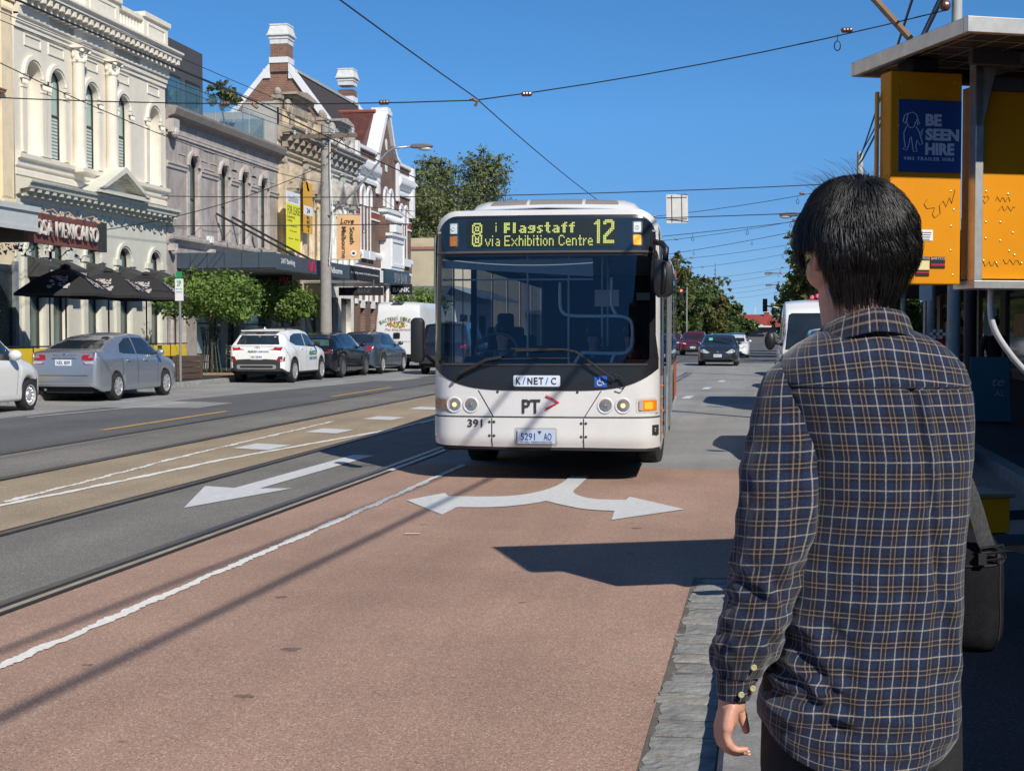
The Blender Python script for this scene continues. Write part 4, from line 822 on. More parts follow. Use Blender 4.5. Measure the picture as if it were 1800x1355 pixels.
    # brow: joins the top outline of the front to the first roof section
    tops = [(1.25, .40), (1.25, .72), (1.25, 1.4), (1.25, 2.0), (1.25, 2.5), (1.247, 2.72), (1.21, 2.81), (1.13, 2.89), (.95, 2.94), (.6, 2.965), (0, 2.985)]
    A_ = [(x, yf(x, z), z) for x, z in tops]; A_ += [(-x, y, z) for x, y, z in reversed(A_[:-1])]
    C_ = [(x, .36, z) for x, z in full]; M1 = [tuple(.5*p[k]+.5*q[k]+(0, 0, .0 if abs(p[0]) > 1.2 else .012)[k] for k in range(3)) for p, q in zip(A_, C_)]
    b = MB(); b.grid([A_, M1, C_]); b.build('brow', P, B, 2)
    # air-conditioning pod on the roof
    pod = [(1.02, 2.95), (.99, 3.06), (.92, 3.13), (.8, 3.165), (.4, 3.185), (0, 3.19)]; pod += [(-x, z) for x, z in reversed(pod[:-1])]
    rows = [[(x*k, y, 2.93+(z-2.93)*h) for x, z in pod] for y, k, h in ((1.1, .98, .1), (1.2, .99, .7), (1.35, 1, 1), (3.6, 1, 1), (3.9, .98, .5), (4.0, .97, .1))]
    b = MB(); b.grid(rows); pd = b.build('roof_pod', P, B, True)
    for x0, x1 in ((-.77, -.33), (-.29, .32), (.36, .74)):
        zt = lambda x: 3.195-.035*(abs(x)/.8)**3
        b = MB(); b.grid([[(x, 1.0+dy, zz(x)) for x in [x0+(x1-x0)*i/6 for i in range(7)]] for dy, zz in ((.16, lambda x: 3.015), (.22, lambda x: zt(x)-.06), (.34, lambda x: zt(x)-.005), (.5, lambda x: zt(x)+.004), (2.4, lambda x: zt(x)+.004))])
        b.build('pod_grille', mat('pod_mesh', (.22, .2, .19), .7, var=.3, scale=120), pd, 2)
    # side windows, doors, orange trim, on the viewer's right side and the far side
    SG = glass('bus_side_glass', (.30, .34, .38), .03)
    for sg in (-1, 1):
        pl_ = lambda nm, y0, y1, z0, z1, m, o=.006, par=B: MB().add([(sg*(1.25+o), y0, z0), (sg*(1.25+o), y1, z0), (sg*(1.25+o), y1, z1), (sg*(1.25+o), y0, z1)], [(0, 1, 2, 3)]).build(nm, m, par)
        pl_('window_band', .5, 12.0, 1.14, 1.23, MASK, .004); pl_('window_band', .5, 12.0, 2.48, 2.62, MASK, .004)
        for a, c_ in ((.5, .64), (1.53, 1.64), (2.22, 2.29), (2.88, 3.37), (4.78, 4.92), (6.38, 6.52), (7.98, 8.12), (9.58, 9.72), (11.18, 12.0)): pl_('window_pillar', a, c_, 1.2, 2.52, MASK, .003)
        for a, c_ in ((.62, 1.55), (3.35, 4.8), (4.9, 6.4), (6.5, 8.0), (8.1, 9.6), (9.7, 11.2)): pl_('side_window', a, c_, 1.22, 2.5, SG, .009)
        if sg > 0:
            for a in (1.62, 2.28):
                d = pl_('door_leaf', a, a+.62, .42, 2.5, SG, .008)
            b = MB(); b.tube([(1.3, 1.62, .45), (1.31, 1.62, 2.5)], .02, 6); b.tube([(1.3, 2.94, .45), (1.31, 2.94, 2.5)], .02, 6); b.build('door_post', STEEL, B)
            pl_('orange_panel', 9.0, 11.8, .5, 1.15, mat('bus_orange', (.55, .12, .03), .4, var=.1), .006); pl_('orange_panel', .55, .75, .42, 1.6, MATS['bus_orange'], .007); pl_('orange_top', 10.2, 12.0, 2.66, 2.8, MATS['bus_orange'], .0)
            pl_('lower_panel', 3.3, 7.8, .42, 1.12, mat('side_grey', (.45, .44, .44), .3, .3, .1), .005)
        b = MB()
        for k in range(5): b.ball((sg*1.252, 1.0+k*.02+.05, .5+k*.13), .012, .02, .022)
        b.build('side_marker', mat('marker_orange', (.55, .14, .03), .3, var=0), B, 2)
        for k, z in enumerate((1.02, .72, .55)): b = MB(); b.ball((sg*1.255, 1.1+k*.3, z), .014, .02, .02); b.build('side_marker', MATS['marker_orange'], B, 2)
    b = MB(); b.box(-1.24, 1.24, 12.16, 12.2, .4, 2.8); b.build('rear_wall', P, B, bevel=.02)
    # wheels
    tw = MB(); r, w = .485, .28; tw.lathe([(.29, -w/2), (.44, -w/2), (.475, -w*.42), (r, -w*.3), (r, w*.3), (.475, w*.42), (.44, w/2), (.29, w/2)], 40, ax='Z', cap=False)
    for i in range(40): pass
    tm = tw.mesh(); hm = MB(); hm.lathe([(.295, .12), (.29, .14), (.25, .10), (.2, .02), (.12, .02), (.1, .1), (.001, .12)], 24); hm = hm.mesh()
    for y in ax:
        for sg in (-1, 1):
            o = (link if not tm.materials else lambda n, m, s_, p, q: link2(n, m, p))('wheel', tm, RUBBER, B, True); o.location = (sg*1.06, y, .485-.03); o.rotation_euler = (0, sg*R(90), R(-5) if y < 5 else 0)
            (link if not hm.materials else lambda n, m, s_, p, q: link2(n, m, p))('rim', hm, STEEL, o, True)
    # mirrors
    b = MB(); b.tube([(1.2, .14, 2.60), (1.27, .0, 2.58), (1.32, -.08, 2.52), (1.31, -.1, 2.38)], .032, 8); b.tube([(1.2, .14, 2.50), (1.22, 0, 2.45), (1.24, -.08, 2.33)], .018, 6); b.build('mirror_arm', BLACK, B, 2)
    b = MB(); b.prism([(1.19, 2.36), (1.21, 2.40), (1.32, 2.39), (1.385, 2.34), (1.40, 2.22), (1.39, 2.04), (1.34, 2.0), (1.225, 2.0), (1.195, 2.06)], -.16, .0, 'Y'); m = b.build('side_mirror', BLACK, B, True, bevel=.018)
    b = MB(); b.tube([(1.30, -.165, 2.37), (1.31, -.185, 2.2), (1.29, -.165, 2.05)], .022, 6); b.build('mirror_rib', BLACK, m, 2)
    b = MB(); b.tube([(-1.24, .2, 1.3), (-1.33, .0, 1.42), (-1.37, -.05, 1.5)], .02, 8); b.build('mirror_arm', BLACK, B, 2)
    b = MB(); b.prism(rrect(-1.44, -1.30, 1.30, 1.79, .06), -.12, .02, 'Y', Matrix(((1,0,0,0),(0,1,0,0),(0,0,1,0),(0,0,0,1)))); b.build('side_mirror', BLACK, B, True, bevel=.02)
    # inside
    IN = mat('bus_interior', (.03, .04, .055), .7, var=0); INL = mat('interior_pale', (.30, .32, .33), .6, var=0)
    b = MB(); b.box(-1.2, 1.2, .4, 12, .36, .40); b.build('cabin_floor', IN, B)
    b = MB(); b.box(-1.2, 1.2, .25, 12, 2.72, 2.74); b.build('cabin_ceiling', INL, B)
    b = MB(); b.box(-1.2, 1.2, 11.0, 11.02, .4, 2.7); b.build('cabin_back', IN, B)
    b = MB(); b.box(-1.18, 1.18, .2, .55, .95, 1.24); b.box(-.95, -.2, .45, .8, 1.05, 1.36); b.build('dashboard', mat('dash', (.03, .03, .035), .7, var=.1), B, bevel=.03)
    b = MB(); b.add([(-1.15, .22, 2.42), (.52, .22, 2.44), (.52, .24, 2.24), (-1.15, .24, 2.34)][::1], [(0, 1, 2, 3)]); b.box(-1.15, .52, .245, .25, 2.2, 2.22); b.build('sun_blind', mat('blind', (.30, .34, .34), .8, var=0), B)
    b = MB(); pts = [(-.62+.24*math.cos(a), .78+.1*math.sin(a), 1.42+.2*math.sin(a)) for a in [R(i*20) for i in range(19)]]; b.tube(pts, .016, 6, False); b.tube([(-.62, .78, 1.42), (-.62, .6, 1.2)], .03, 6); b.tube([(-.86, .78, 1.42), (-.38, .78, 1.42)], .012, 6); b.build('steering_wheel', mat('wheel_rim', (.10, .11, .12), .5, var=0), B)
    HR = mat('handrail_pale', (.8, .95, .95), .35, var=0, emis=0)
    def rail(pts, r=.017): b = MB(); b.tube([tuple(p) for p in cat_rom([Vector(p) for p in pts], 4)], r, 8); b.build('handrail', HR, B, 2)
    y = 1.9
    rail([(.0, y, 2.24), (.0, y, 1.98), (.03, y, 1.88), (.12, y, 1.84), (.4, y, 1.83), (.7, y, 1.83), (.82, y, 1.80), (.87, y, 1.72), (.87, y, 1.5), (.83, y, 1.42), (.72, y, 1.38), (.25, y, 1.39)], .02)
    rail([(.62, y+.05, 2.3), (.62, y+.05, 1.98), (.68, y+.05, 1.84)], .018); rail([(.3, y, 1.4), (.22, y, 1.33), (.17, y, 1.2), (.17, y, .9)], .018); rail([(.66, y, 1.38), (.62, y, 1.25), (.6, y, .9)], .018)
    for x in (-.05, -.6): rail([(x, 3.6, 2.7), (x, 3.6, 1.8), (x, 3.6, .9)], .014)
    for yy in (4.3, 5.5): rail([(.35, yy, 2.7), (.35, yy, 1.8), (.35, yy, .9)], .014)
    b = MB(); b.box(.78, 1.15, 2.3, 2.33, 1.27, 1.3); b.build('luggage_rail', mat('bus_orange_in', (.7, .2, .04), .5, var=0), B)
    for sx, sy in ((-.62, 1.35), (.25, 4.0), (.75, 4.0), (-.75, 3.9), (-.3, 3.9), (.25, 5.0), (.75, 5.0), (-.75, 4.9)):
        b = MB(); b.box(sx-.22, sx+.22, sy-.25, sy+.2, .78, .9); b.box(sx-.22, sx+.22, sy+.15, sy+.27, .9, 1.45 if sy > 2 else 1.7); b.box(sx-.1, sx+.1, sy+.15, sy+.25, 1.45, 1.6 if sy > 2 else 1.86); b.build('seat', mat('seat_fabric', (.03, .03, .045), .9, var=.3, scale=20), B, bevel=.04)
    b = MB(); b.box(.3, .62, 3.55, 3.56, 1.98, 2.2); nt_ = b.build('notice_panel', SIGNW, B); b = MB(); b.box(.85, 1.15, 3.55, 3.56, 2.06, 2.16); b.build('notice_panel', mat('notice_grey', (.4, .42, .45), .5, var=0), B)
    return B
BUS = bus()
def in_bus(x, y, z):
    c, s = math.cos(R(2.6)), math.sin(R(2.6)); return (-2.352+x*c-y*s, 15.21+x*s+y*c, gz(-2.3, 15.2)+z)
figure('person', 'bus driver in dark uniform behind the steering wheel', in_bus(-.62, 1.32, .42), R(2.6), 'sit', (.03, .03, .05), (.02, .02, .03), hands='wheel')
figure('person', 'passenger in dark clothes seated behind the pale handrail loop', in_bus(.25, 3.95, .40), R(2.6), 'sit', (.02, .02, .03), (.02, .02, .03))
figure('person', 'passenger in a red top seated at the right of the bus cabin', in_bus(.75, 3.95, .40), R(2.6), 'sit', (.22, .02, .02), (.02, .02, .03))
# ------------------------------------------------------------------ the terrace across the street (X = -20 is the street wall)
FX0 = -20.0
def moulding(name, y0, y1, prof, m, parent, brackets=None, dent=None):
    """prof: (out, z) profile swept along the facade"""
    b = MB(); b.grid([[(FX0+o, y, z) for o, z in prof] for y in (y0, y1)])
    n = len(prof)
    b.f += [list(range(n)), list(reversed(range(n, 2*n)))]; b.m += [0, 0]
    if brackets:
        st, w, o0, o1, z0, z1 = brackets; k = int((y1-y0)/st)
        for i in range(k+1):
            y = y0+(y1-y0)*(i+.5)/(k+1); b.prism([(y-w/2, z0+(z1-z0)*.55), (y+w/2, z0+(z1-z0)*.55), (y+w/2, z1), (y-w/2, z1)], FX0+o0, FX0+o1, 'X'); b.box(FX0+o0, FX0+o0+(o1-o0)*.55, y-w/2, y+w/2, z0, z0+(z1-z0)*.55)
    if dent:
        st, w, o0, o1, z0, z1 = dent; k = int((y1-y0)/st)
        for i in range(k): y = y0+(i+.5)*st; b.box(FX0+o0, FX0+o1, y-w/2, y+w/2, z0, z1)
    return b.build(name, m, parent, norm=True)
def arch_trim(name, a, b_, z0, zt, w, out, m, parent, kind='round', legs=0, x=FX0, key=False):
    """raised band around an arched opening"""
    ip = archp(a, b_, z0, zt, kind); c = (a+b_)/2; n = len(ip)-2
    arc = ip[2:]; zs = arc[0][1] if kind != 'rect' else zt
    oa = []
    for y, z in arc: 
        d = Vector((y-c, (z-zs)*(1 if kind == 'round' else .8)+.02)).normalized(); oa.append((y+d.x*w, z+d.y*w))
    inn = ([(b_, zs-legs)] if legs else [])+arc+([(a, zs-legs)] if legs else []); outn = ([(b_+w, zs-legs)] if legs else [])+oa+([(a-w, zs-legs)] if legs else [])
    B_ = MB(); rows = []
    for i in range(len(inn)):
        p, q = inn[i], outn[i]; m_ = ((p[0]+q[0])/2, (p[1]+q[1])/2)
        rows.append([(x, *p), (x+out*.6, *p), (x+out*.6, p[0]*.7+q[0]*.3, p[1]*.7+q[1]*.3), (x+out, p[0]*.65+q[0]*.35, p[1]*.65+q[1]*.35), (x+out, q[0], q[1]), (x, *q)])
    B_.grid(rows, cap=True)
    if key: B_.prism([(c-.07, zt-.03), (c+.07, zt-.03), (c+.1, zt+w+.12), (c-.1, zt+w+.12)], x, x+out*2, 'X')
    return B_.build(name, m, parent)
def sash(a, b_, z0, zt, x, fm, gm, parent, kind='round', blinds=None, mid=.5, fw=.05):
    ip = archp(a, b_, z0, zt, kind, 10)
    c = (a+b_)/2; h = [(c+(y-c)*(1-2*fw/(b_-a)), z0+fw+(z-z0)*(1-2*fw/(zt-z0))) for y, z in ip]
    f = wall('window', [ip, h], x+.06, .06, fm, parent)
    wall('pane', [h], x+.02, .01, gm, f)
    zm = z0+(zt-z0)*mid; b = MB(); b.box(x, x+.055, a+.02, b_-.02, zm-.03, zm+.03); b.build('meeting_rail', fm, f)
    if blinds: wall('shutters', [[(y, z) for y, z in archp(a+.06, b_-.06, z0+.06, zm-.06, 'rect')]], x+.032, .008, blinds, f)
    return f
CREAM = mat('beige_render', (.72, .66, .55), .8, var=.07, scale=1.5, bump=.05, bscale=40, spot=((.62, .56, .46), 1.2, .62))
CREAM2 = mat('beige_trim', (.76, .70, .59), .75, var=.08, scale=3, spot=((.42, .33, .22), 5, .70))
SAGE = mat('sage_render', (.60, .585, .50), .8, var=.07, scale=2)
WFR = mat('dark_frame', (.025, .02, .018), .5, var=0); PANE = mat('pane', (.05, .09, .085), .04, 0, .5, .5, spec=1); PANEG = mat('pane_pale_green', (.30, .42, .37), .12, 0, .1, .6, spec=.9)
SHUT = None
def shutter_mat():
    m = bpy.data.materials.new('shutters'); m.use_nodes = True; n = m.node_tree; b = n.nodes['Principled BSDF']; tc = n.nodes.new('ShaderNodeTexCoord'); w = n.nodes.new('ShaderNodeTexWave'); w.bands_direction = 'Z'; w.inputs['Scale'].default_value = 3.2; n.links.new(tc.outputs['Object'], w.inputs[0]); r = n.nodes.new('ShaderNodeValToRGB'); r.color_ramp.elements[0].color = (.12, .16, .15, 1); r.color_ramp.elements[1].color = (.55, .62, .58, 1); n.links.new(w.outputs[1], r.inputs[0]); n.links.new(r.outputs[0], b.inputs['Base Color']); return m
SHUT = shutter_mat()
def cornice_prof(z0, z1, out):
    h = z1-z0; return [(0, z0), (out*.12, z0), (out*.16, z0+h*.2), (out*.28, z0+h*.25), (out*.30, z0+h*.5), (out*.85, z0+h*.55), (out*.88, z0+h*.8), (out, z0+h*.88), (out, z1), (out*.5, z1+.03), (0, z1+.05)]
def building_beige():
    Y0, Y1 = 35.75, 45.62; g = .3
    r = thing('terrace_building', 'beige two-storey Victorian terrace with five arched upper bays and a balustraded parapet', 'building', (-20, 40.7, g), world=True)
    ups = [(36.75, 0), (38.08, 1), (40.2, 1), (42.36, 1), (44.66, 0)]; hw = .41
    op = [archp(c-hw, c+hw, 6.62, 9.16) for c, k in ups]
    dn = [archp(c-.42, c+.42, .35 if i == 2 else .9, 4.38) for i, (c, k) in enumerate(ups)]
    wall('upper_wall', [[(Y0, 5.3), (Y1, 5.3), (Y1, 12.0), (Y0, 12.0)]]+op, FX0, .42, CREAM, r)
    wall('ground_wall', [[(Y0, g), (Y1, g), (Y1, 5.3), (Y0, 5.3)]]+dn, FX0, .42, SAGE, r)
    b = MB(); b.box(-32, -20.42, Y0, Y1, g, 11.1); b.build('rear_block', CREAM, r)
    for i, (c, k) in enumerate(ups):
        if k: sash(c-hw, c+hw, 6.62, 9.16, FX0-.19, WFR, PANEG, r, blinds=SHUT, mid=.5)
        else: wall('blind_panel', [archp(c-hw, c+hw, 6.62, 9.16)], FX0-.3, .03, CREAM, r)
        arch_trim('arch_trim', c-hw, c+hw, 6.62, 9.16, .17, .09, CREAM2, r, legs=0)
        for sg in (-1, 1):      # pilasters beside the opening with small capitals
            y = c+sg*(hw+.14); b = MB(); b.box(FX0, FX0+.07, y-.12, y+.12, 6.62, 8.45); b.build('pilaster', CREAM, r)
            b = MB(); b.box(FX0, FX0+.11, y-.155, y+.155, 8.62, 8.72); b.box(FX0, FX0+.09, y-.14, y+.14, 8.38, 8.44)
            for q in range(5): b.ball((FX0+.08, y-.11+q*.055, 8.53), .03, .026, .08, 6, 5)
            b.build('capital', CREAM2, r)
        sash(c-.42, c+.42, dn[i][0][1], 4.38, FX0-.17, WFR, PANE, r, mid=.72)
        arch_trim('arch_trim', c-.42, c+.42, .9, 4.38, .16, .08, SAGE, r)
        for sg in (-1, 1):
            y = c+sg*.58; b = MB(); b.box(FX0, FX0+.08, y-.13, y+.13, .8, 3.8); b.box(FX0, FX0+.12, y-.17, y+.17, 3.8, 3.98); b.box(FX0, FX0+.13, y-.17, y+.17, g, .8); b.build('pilaster', SAGE, r)
        # recessed panel above each bay
        b = MB(); b.box(FX0, FX0+.03, c-.42, c+.42, 9.55, 9.60); b.box(FX0, FX0+.03, c-.42, c+.42, 9.83, 9.88); b.box(FX0, FX0+.03, c-.46, c-.42, 9.55, 9.88); b.box(FX0, FX0+.03, c+.42, c+.46, 9.55, 9.88); b.build('panel_frame', CREAM2, r)
    for y in (39.14, 41.28):
        b = MB(); b.lathe([(.24, 6.5), (.24, 6.62), (.20, 6.7), (.185, 7.2), (.17, 9.55)], 20, Matrix.Translation((FX0+.16, y, 0))); b.box(FX0, FX0+.42, y-.26, y+.26, 6.38, 6.5); col = b.build('column', CREAM, r, True)
        b = MB(); b.lathe([(.17, 9.55), (.20, 9.6), (.19, 9.7), (.24, 9.95), (.28, 10.0)], 16, Matrix.Translation((FX0+.16, y, 0))); b.box(FX0, FX0+.46, y-.29, y+.29, 9.98, 10.06)
        for q in range(10):
            a = 2*math.pi*q/10; b.ball((FX0+.16+.21*math.cos(a), y+.21*math.sin(a), 9.68+.12*(q % 2)), .05, .05, .09, 6, 5)
        for q in (-1, 1): b.ball((FX0+.38, y+q*.22, 9.9), .07, .07, .07, 8, 6)
        b.build('capital', CREAM2, col)
    moulding('sill_course', Y0, Y1, [(0, 6.2), (.06, 6.24), (.08, 6.4), (.17, 6.44), (.18, 6.55), (0, 6.6)], CREAM2, r)
    moulding('plinth_band', Y0, Y1, [(0, 5.98), (.05, 5.98), (.05, 6.12), (0, 6.14)], CREAM, r)
    moulding('architrave', Y0, Y1, [(0, 9.95), (.05, 9.95), (.05, 10.08), (.09, 10.1), (.10, 10.22), (.15, 10.26), (.15, 10.32), (0, 10.34)], CREAM2, r)
    moulding('main_cornice', Y0-.05, Y1+.2, cornice_prof(10.62, 11.12, .62), CREAM2, r, brackets=(.36, .15, .1, .5, 10.52, 10.88))
    moulding('lower_cornice', Y0, Y1+.1, [(0, 5.42), (.1, 5.46), (.14, 5.58), (.42, 5.62), (.44, 5.72), (.5, 5.76), (.5, 5.84), (0, 5.95)], mat('sage_trim', (.55, .54, .46), .8, var=.12, scale=4, spot=((.2, .18, .14), 6, .66)), r, brackets=(.42, .16, .1, .40, 5.40, 5.62))
    b = MB()
    for i in range(18):
        if i in (3, 7, 11, 15): continue
        y = Y0+.4+i*.53; b.lathe([(.13, 0), (.13, .05), (.09, .06), (.08, .03), (.04, .03), (.03, .07), (.001, .08)], 14, Matrix(((0,0,1,FX0),(1,0,0,y),(0,1,0,5.14),(0,0,0,1))))
    b.build('frieze', SAGE, r)
    # entablature breaks over the end bays, pediment over the middle
    for a, c in ((Y0, 37.45), (39.0-.1, 41.5), (43.35, Y1)):
        b = MB(); b.box(FX0, FX0+.16, a, c, 10.28, 10.60); b.build('entablature_break', CREAM, r)
    b = MB(); a, c, pk = 39.5, 42.95, 6.78
    b.prism([(a, 5.86), (c, 5.86), (c, 5.98), (a, 5.98)], FX0, FX0+.62, 'X'); b.prism([(a, 5.98), (a+.28, 5.98), (41.22, pk-.18), (41.22, pk)], FX0, FX0+.66, 'X'); b.prism([(c, 5.98), (41.22, pk), (41.22, pk-.18), (c-.28, 5.98)], FX0, FX0+.66, 'X'); b.prism([(a+.25, 5.98), (c-.25, 5.98), (41.22, pk-.16)], FX0, FX0+.2, 'X')
    for q in range(5): b.box(FX0+.2, FX0+.5, a+.55+q*.18, a+.65+q*.18, 6.08+q*.07, 6.2+q*.075); b.box(FX0+.2, FX0+.5, c-.65-q*.18, c-.55-q*.18, 6.08+q*.07, 6.2+q*.075)
    b.build('pediment', SAGE, r)
    # parapet: piers, balusters and rail
    for a, c in ((Y0, 37.6), (39.7, 41.95), (43.75, Y1)):
        b = MB(); b.box(FX0-.3, FX0+.12, a, c, 11.15, 11.95); b.box(FX0-.36, FX0+.2, a-.08, c+.08, 11.95, 12.1); b.box(FX0+.12, FX0+.15, a+.3, c-.3, 11.35, 11.4); b.box(FX0+.12, FX0+.15, a+.3, c-.3, 11.75, 11.8); b.box(FX0+.12, FX0+.15, a+.26, a+.3, 11.35, 11.8); b.box(FX0+.12, FX0+.15, c-.3, c-.26, 11.35, 11.8); b.build('parapet_pier', CREAM2, r)
    for a, c in ((37.6, 39.7), (41.95, 43.75)):
        b = MB(); b.box(FX0-.2, FX0+.1, a, c, 11.15, 11.3); b.box(FX0-.2, FX0+.1, a, c, 11.82, 11.95); n = int((c-a)/.22)
        for i in range(n): b.lathe([(.04, 11.3), (.07, 11.4), (.075, 11.5), (.035, 11.66), (.05, 11.82)], 8, Matrix.Translation((FX0-.02, a+(i+.5)*(c-a)/n, 0)))
        b.build('balustrade', CREAM2, r, True)
    wall('parapet_back', [[(Y0, 11.1), (Y1, 11.1), (Y1, 11.3), (Y0, 11.3)]], FX0-.3, .1, CREAM, r)
    # small black awnings over the ground-floor windows
    for i, (c, k) in enumerate(ups):
        a = MB(); p = [(FX0, 3.78), (FX0+.68, 3.5), (FX0+.68, 3.22), (FX0, 3.22)]
        a.add([(p[0][0], c-.56, p[0][1]), (p[0][0], c+.56, p[0][1]), (p[1][0], c+.52, p[1][1]), (p[1][0], c-.52, p[1][1]), (p[2][0], c-.52, p[2][1]), (p[2][0], c+.52, p[2][1]), (p[3][0], c-.56, p[3][1]), (p[3][0], c+.56, p[3][1])], [(0, 3, 2, 1), (3, 4, 5, 2), (0, 6, 4, 3), (1, 2, 5, 7)])
        w = a.build('window_awning', mat('awning_charcoal', (.045, .045, .043), .8, var=.15), r); txt('awning_lettering', 'BROTHERWOLF', .78, .09, frame((FX0+.685, c, 3.36), (0, 1, 0), (0, 0, 1)), mat('letters_white', (.7, .7, .68), .6, var=0), w, bold=.02)
building_beige()
def building_left():
    OC = mat('apricot_render', (.76, .62, .42), .8, var=.12, scale=2, spot=((.42, .28, .16), 4, .66))
    r = thing('terrace_building', 'apricot rendered terrace at the left edge of the view with a pilaster and consoles', 'building', (-20, 30, .3), world=True)
    wall('wall', [[(22, .3), (35.7, .3), (35.7, 13.4), (22, 13.4)], archp(30.0, 31.2, 6.6, 9.2), archp(32.6, 33.8, 6.6, 9.2)], FX0, .4, OC, r); b = MB(); b.box(-32, -20.4, 22, 35.7, .3, 13); b.build('rear_block', OC, r)
    for y in (30, 32.6): sash(y, y+1.2, 6.6, 9.2, FX0-.3, WFR, PANE, r)
    for y in (34.0, 35.15):
        b = MB(); b.box(FX0, FX0+.12, y-.24, y+.24, 5.2, 10.3); p = b.build('pilaster', OC, r); b = MB(); b.box(FX0, FX0+.22, y-.3, y+.3, 10.5, 10.6)
        for q in range(7): b.ball((FX0+.15, y-.24+q*.08, 10.35), .05, .05, .13, 6, 5)
        b.box(FX0, FX0+.18, y-.29, y+.29, 5.05, 5.2); b.build('capital', OC, p)
    moulding('cornice', 22, 35.7, cornice_prof(11.0, 11.5, .5), OC, r, brackets=(.5, .16, .1, .4, 10.8, 11.2)); moulding('string_course', 22, 35.7, cornice_prof(4.75, 5.0, .3), mat('terracotta_trim', (.42, .24, .14), .8, var=.15), r)
    moulding('string_course', 22, 34.95, cornice_prof(7.9, 8.1, .25), MATS['terracotta_trim'], r)
    # shopfront under the canopy
    b = MB(); b.box(FX0+.01, FX0+.06, 30, 35.6, .3, 3.5); b.build('shopfront', mat('shopfront_dark', (.03, .035, .035), .25, var=.3), r)
    for y in (30, 31.9, 33.8, 35.5): b = MB(); b.box(FX0+.06, FX0+.16, y-.09, y+.09, .3, 3.6); b.build('shopfront_mullion', mat('mullion_grey', (.20, .22, .24), .6), r)
    t = thing('canopy', 'pale grey painted street canopy at the far left edge', 'canopy', (-17.5, 28, 3.9), world=True)
    b = MB(); b.box(-20, -16.25, 24, 29.7, 4.25, 4.36); b.build('roof', STEEL, t); b = MB(); b.box(-16.25, -16.1, 24, 29.75, 3.98, 4.42); b.box(-16.1, -16.05, 24, 29.8, 4.36, 4.48); b.box(-16.1, -16.07, 24, 29.8, 3.92, 4.02); b.build('fascia', mat('fascia_pale', (.50, .52, .50), .6, var=.06), t)
    t = thing('canopy', 'red-brown timber shop canopy carrying pale restaurant lettering', 'canopy', (-17.5, 32, 3.8), world=True)
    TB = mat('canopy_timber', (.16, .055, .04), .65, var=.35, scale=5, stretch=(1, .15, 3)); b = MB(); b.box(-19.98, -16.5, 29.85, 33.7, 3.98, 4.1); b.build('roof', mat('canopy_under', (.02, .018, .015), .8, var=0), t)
    f = MB(); f.box(-16.5, -16.4, 29.85, 33.25, 3.72, 4.42); fs = f.build('fascia', TB, t); f = MB(); f.box(-16.5, -16.39, 33.26, 33.75, 3.70, 4.44); f.build('fascia_end', mat('canopy_end', (.035, .035, .033), .7, var=.2), t)
    for k in range(3): q = MB(); q.box(-16.4, -16.385, 29.85, 33.24, 3.94+k*.16, 3.946+k*.16); q.build('board_joint', MATT, fs)
    txt('lettering', 'OSA MEXICANO', 3.08, .36, frame((-16.36, 31.62, 4.09), (0, 1, 0), (0, 0, 1)), mat('letter_cream', (.62, .56, .5), .5, var=.05), fs, depth=.05, space=1.05)
    for y in (30.45, 31.2, 32.45): q = MB(); q.tube([(-16.4, y, 4.44), (-16.1, y, 4.5), (-15.98, y, 4.38)], .012, 6); q.ball((-15.98, y, 4.34), .05, .05, .04); q.build('picture_light', mat('lamp_copper', (.5, .3, .2), .4, var=0), t)
    # strings of paper flowers and leaves under the canopy
    rn = random.Random(11); b = MB(); cs = [mat('bunting_red', (.35, .03, .02), .7, var=0), mat('bunting_purple', (.18, .04, .2), .7, var=0), mat('bunting_green', (.05, .12, .03), .7, var=0), mat('bunting_blue', (.04, .1, .25), .7, var=0)]
    for i in range(220):
        y = rn.uniform(27.5, 34.2); x = rn.uniform(-18.5, -16.6); z = 3.68+rn.gauss(0, .06)-(.25 if y < 29.5 else 0)*rn.random(); b.mi = rn.randrange(4); v = [Vector((rn.uniform(-.07, .07), rn.uniform(-.07, .07), rn.uniform(-.07, .07)))+Vector((x, y, z)) for _ in range(3)]; b.add(v, [(0, 1, 2)])
    tag(b.build('hanging_garland', cs), 'coloured paper garland hanging beneath the restaurant canopy', 'garland')
building_left()
def plaster_grey():
    m = bpy.data.materials.new('grey_render'); m.use_nodes = True; n = m.node_tree; L = n.links; b = n.nodes['Principled BSDF']; b.inputs['Roughness'].default_value = .88
    tc = n.nodes.new('ShaderNodeTexCoord')
    def nz(sc, st, lo, hi):
        mp = n.nodes.new('ShaderNodeMapping'); mp.inputs['Scale'].default_value = st; L.new(tc.outputs['Object'], mp.inputs[0]); x = n.nodes.new('ShaderNodeTexNoise'); x.inputs['Scale'].default_value = sc; x.inputs['Detail'].default_value = 10; x.inputs['Roughness'].default_value = .72; L.new(mp.outputs[0], x.inputs['Vector']); r = n.nodes.new('ShaderNodeMapRange'); r.inputs[1].default_value = lo; r.inputs[2].default_value = hi; L.new(x.outputs[0], r.inputs[0]); return r.outputs[0]
    def mix(f, a, c):
        x = n.nodes.new('ShaderNodeMix'); x.data_type = 'RGBA'; L.new(f, x.inputs[0]); 
        for i, v in ((6, a), (7, c)):
            if isinstance(v, tuple): x.inputs[i].default_value = (*v, 1)
            else: L.new(v, x.inputs[i])
        return x.outputs[2]
    c = mix(nz(1.6, (1, 1, .8), .35, .65), (.27, .235, .21), (.46, .415, .38)); c = mix(nz(2.5, (1, 1.6, .14), .5, .75), c, (.20, .18, .17)); c = mix(nz(6, (1, 1, 1), .6, .75), c, (.54, .49, .45)); L.new(c, b.inputs['Base Color']); return m
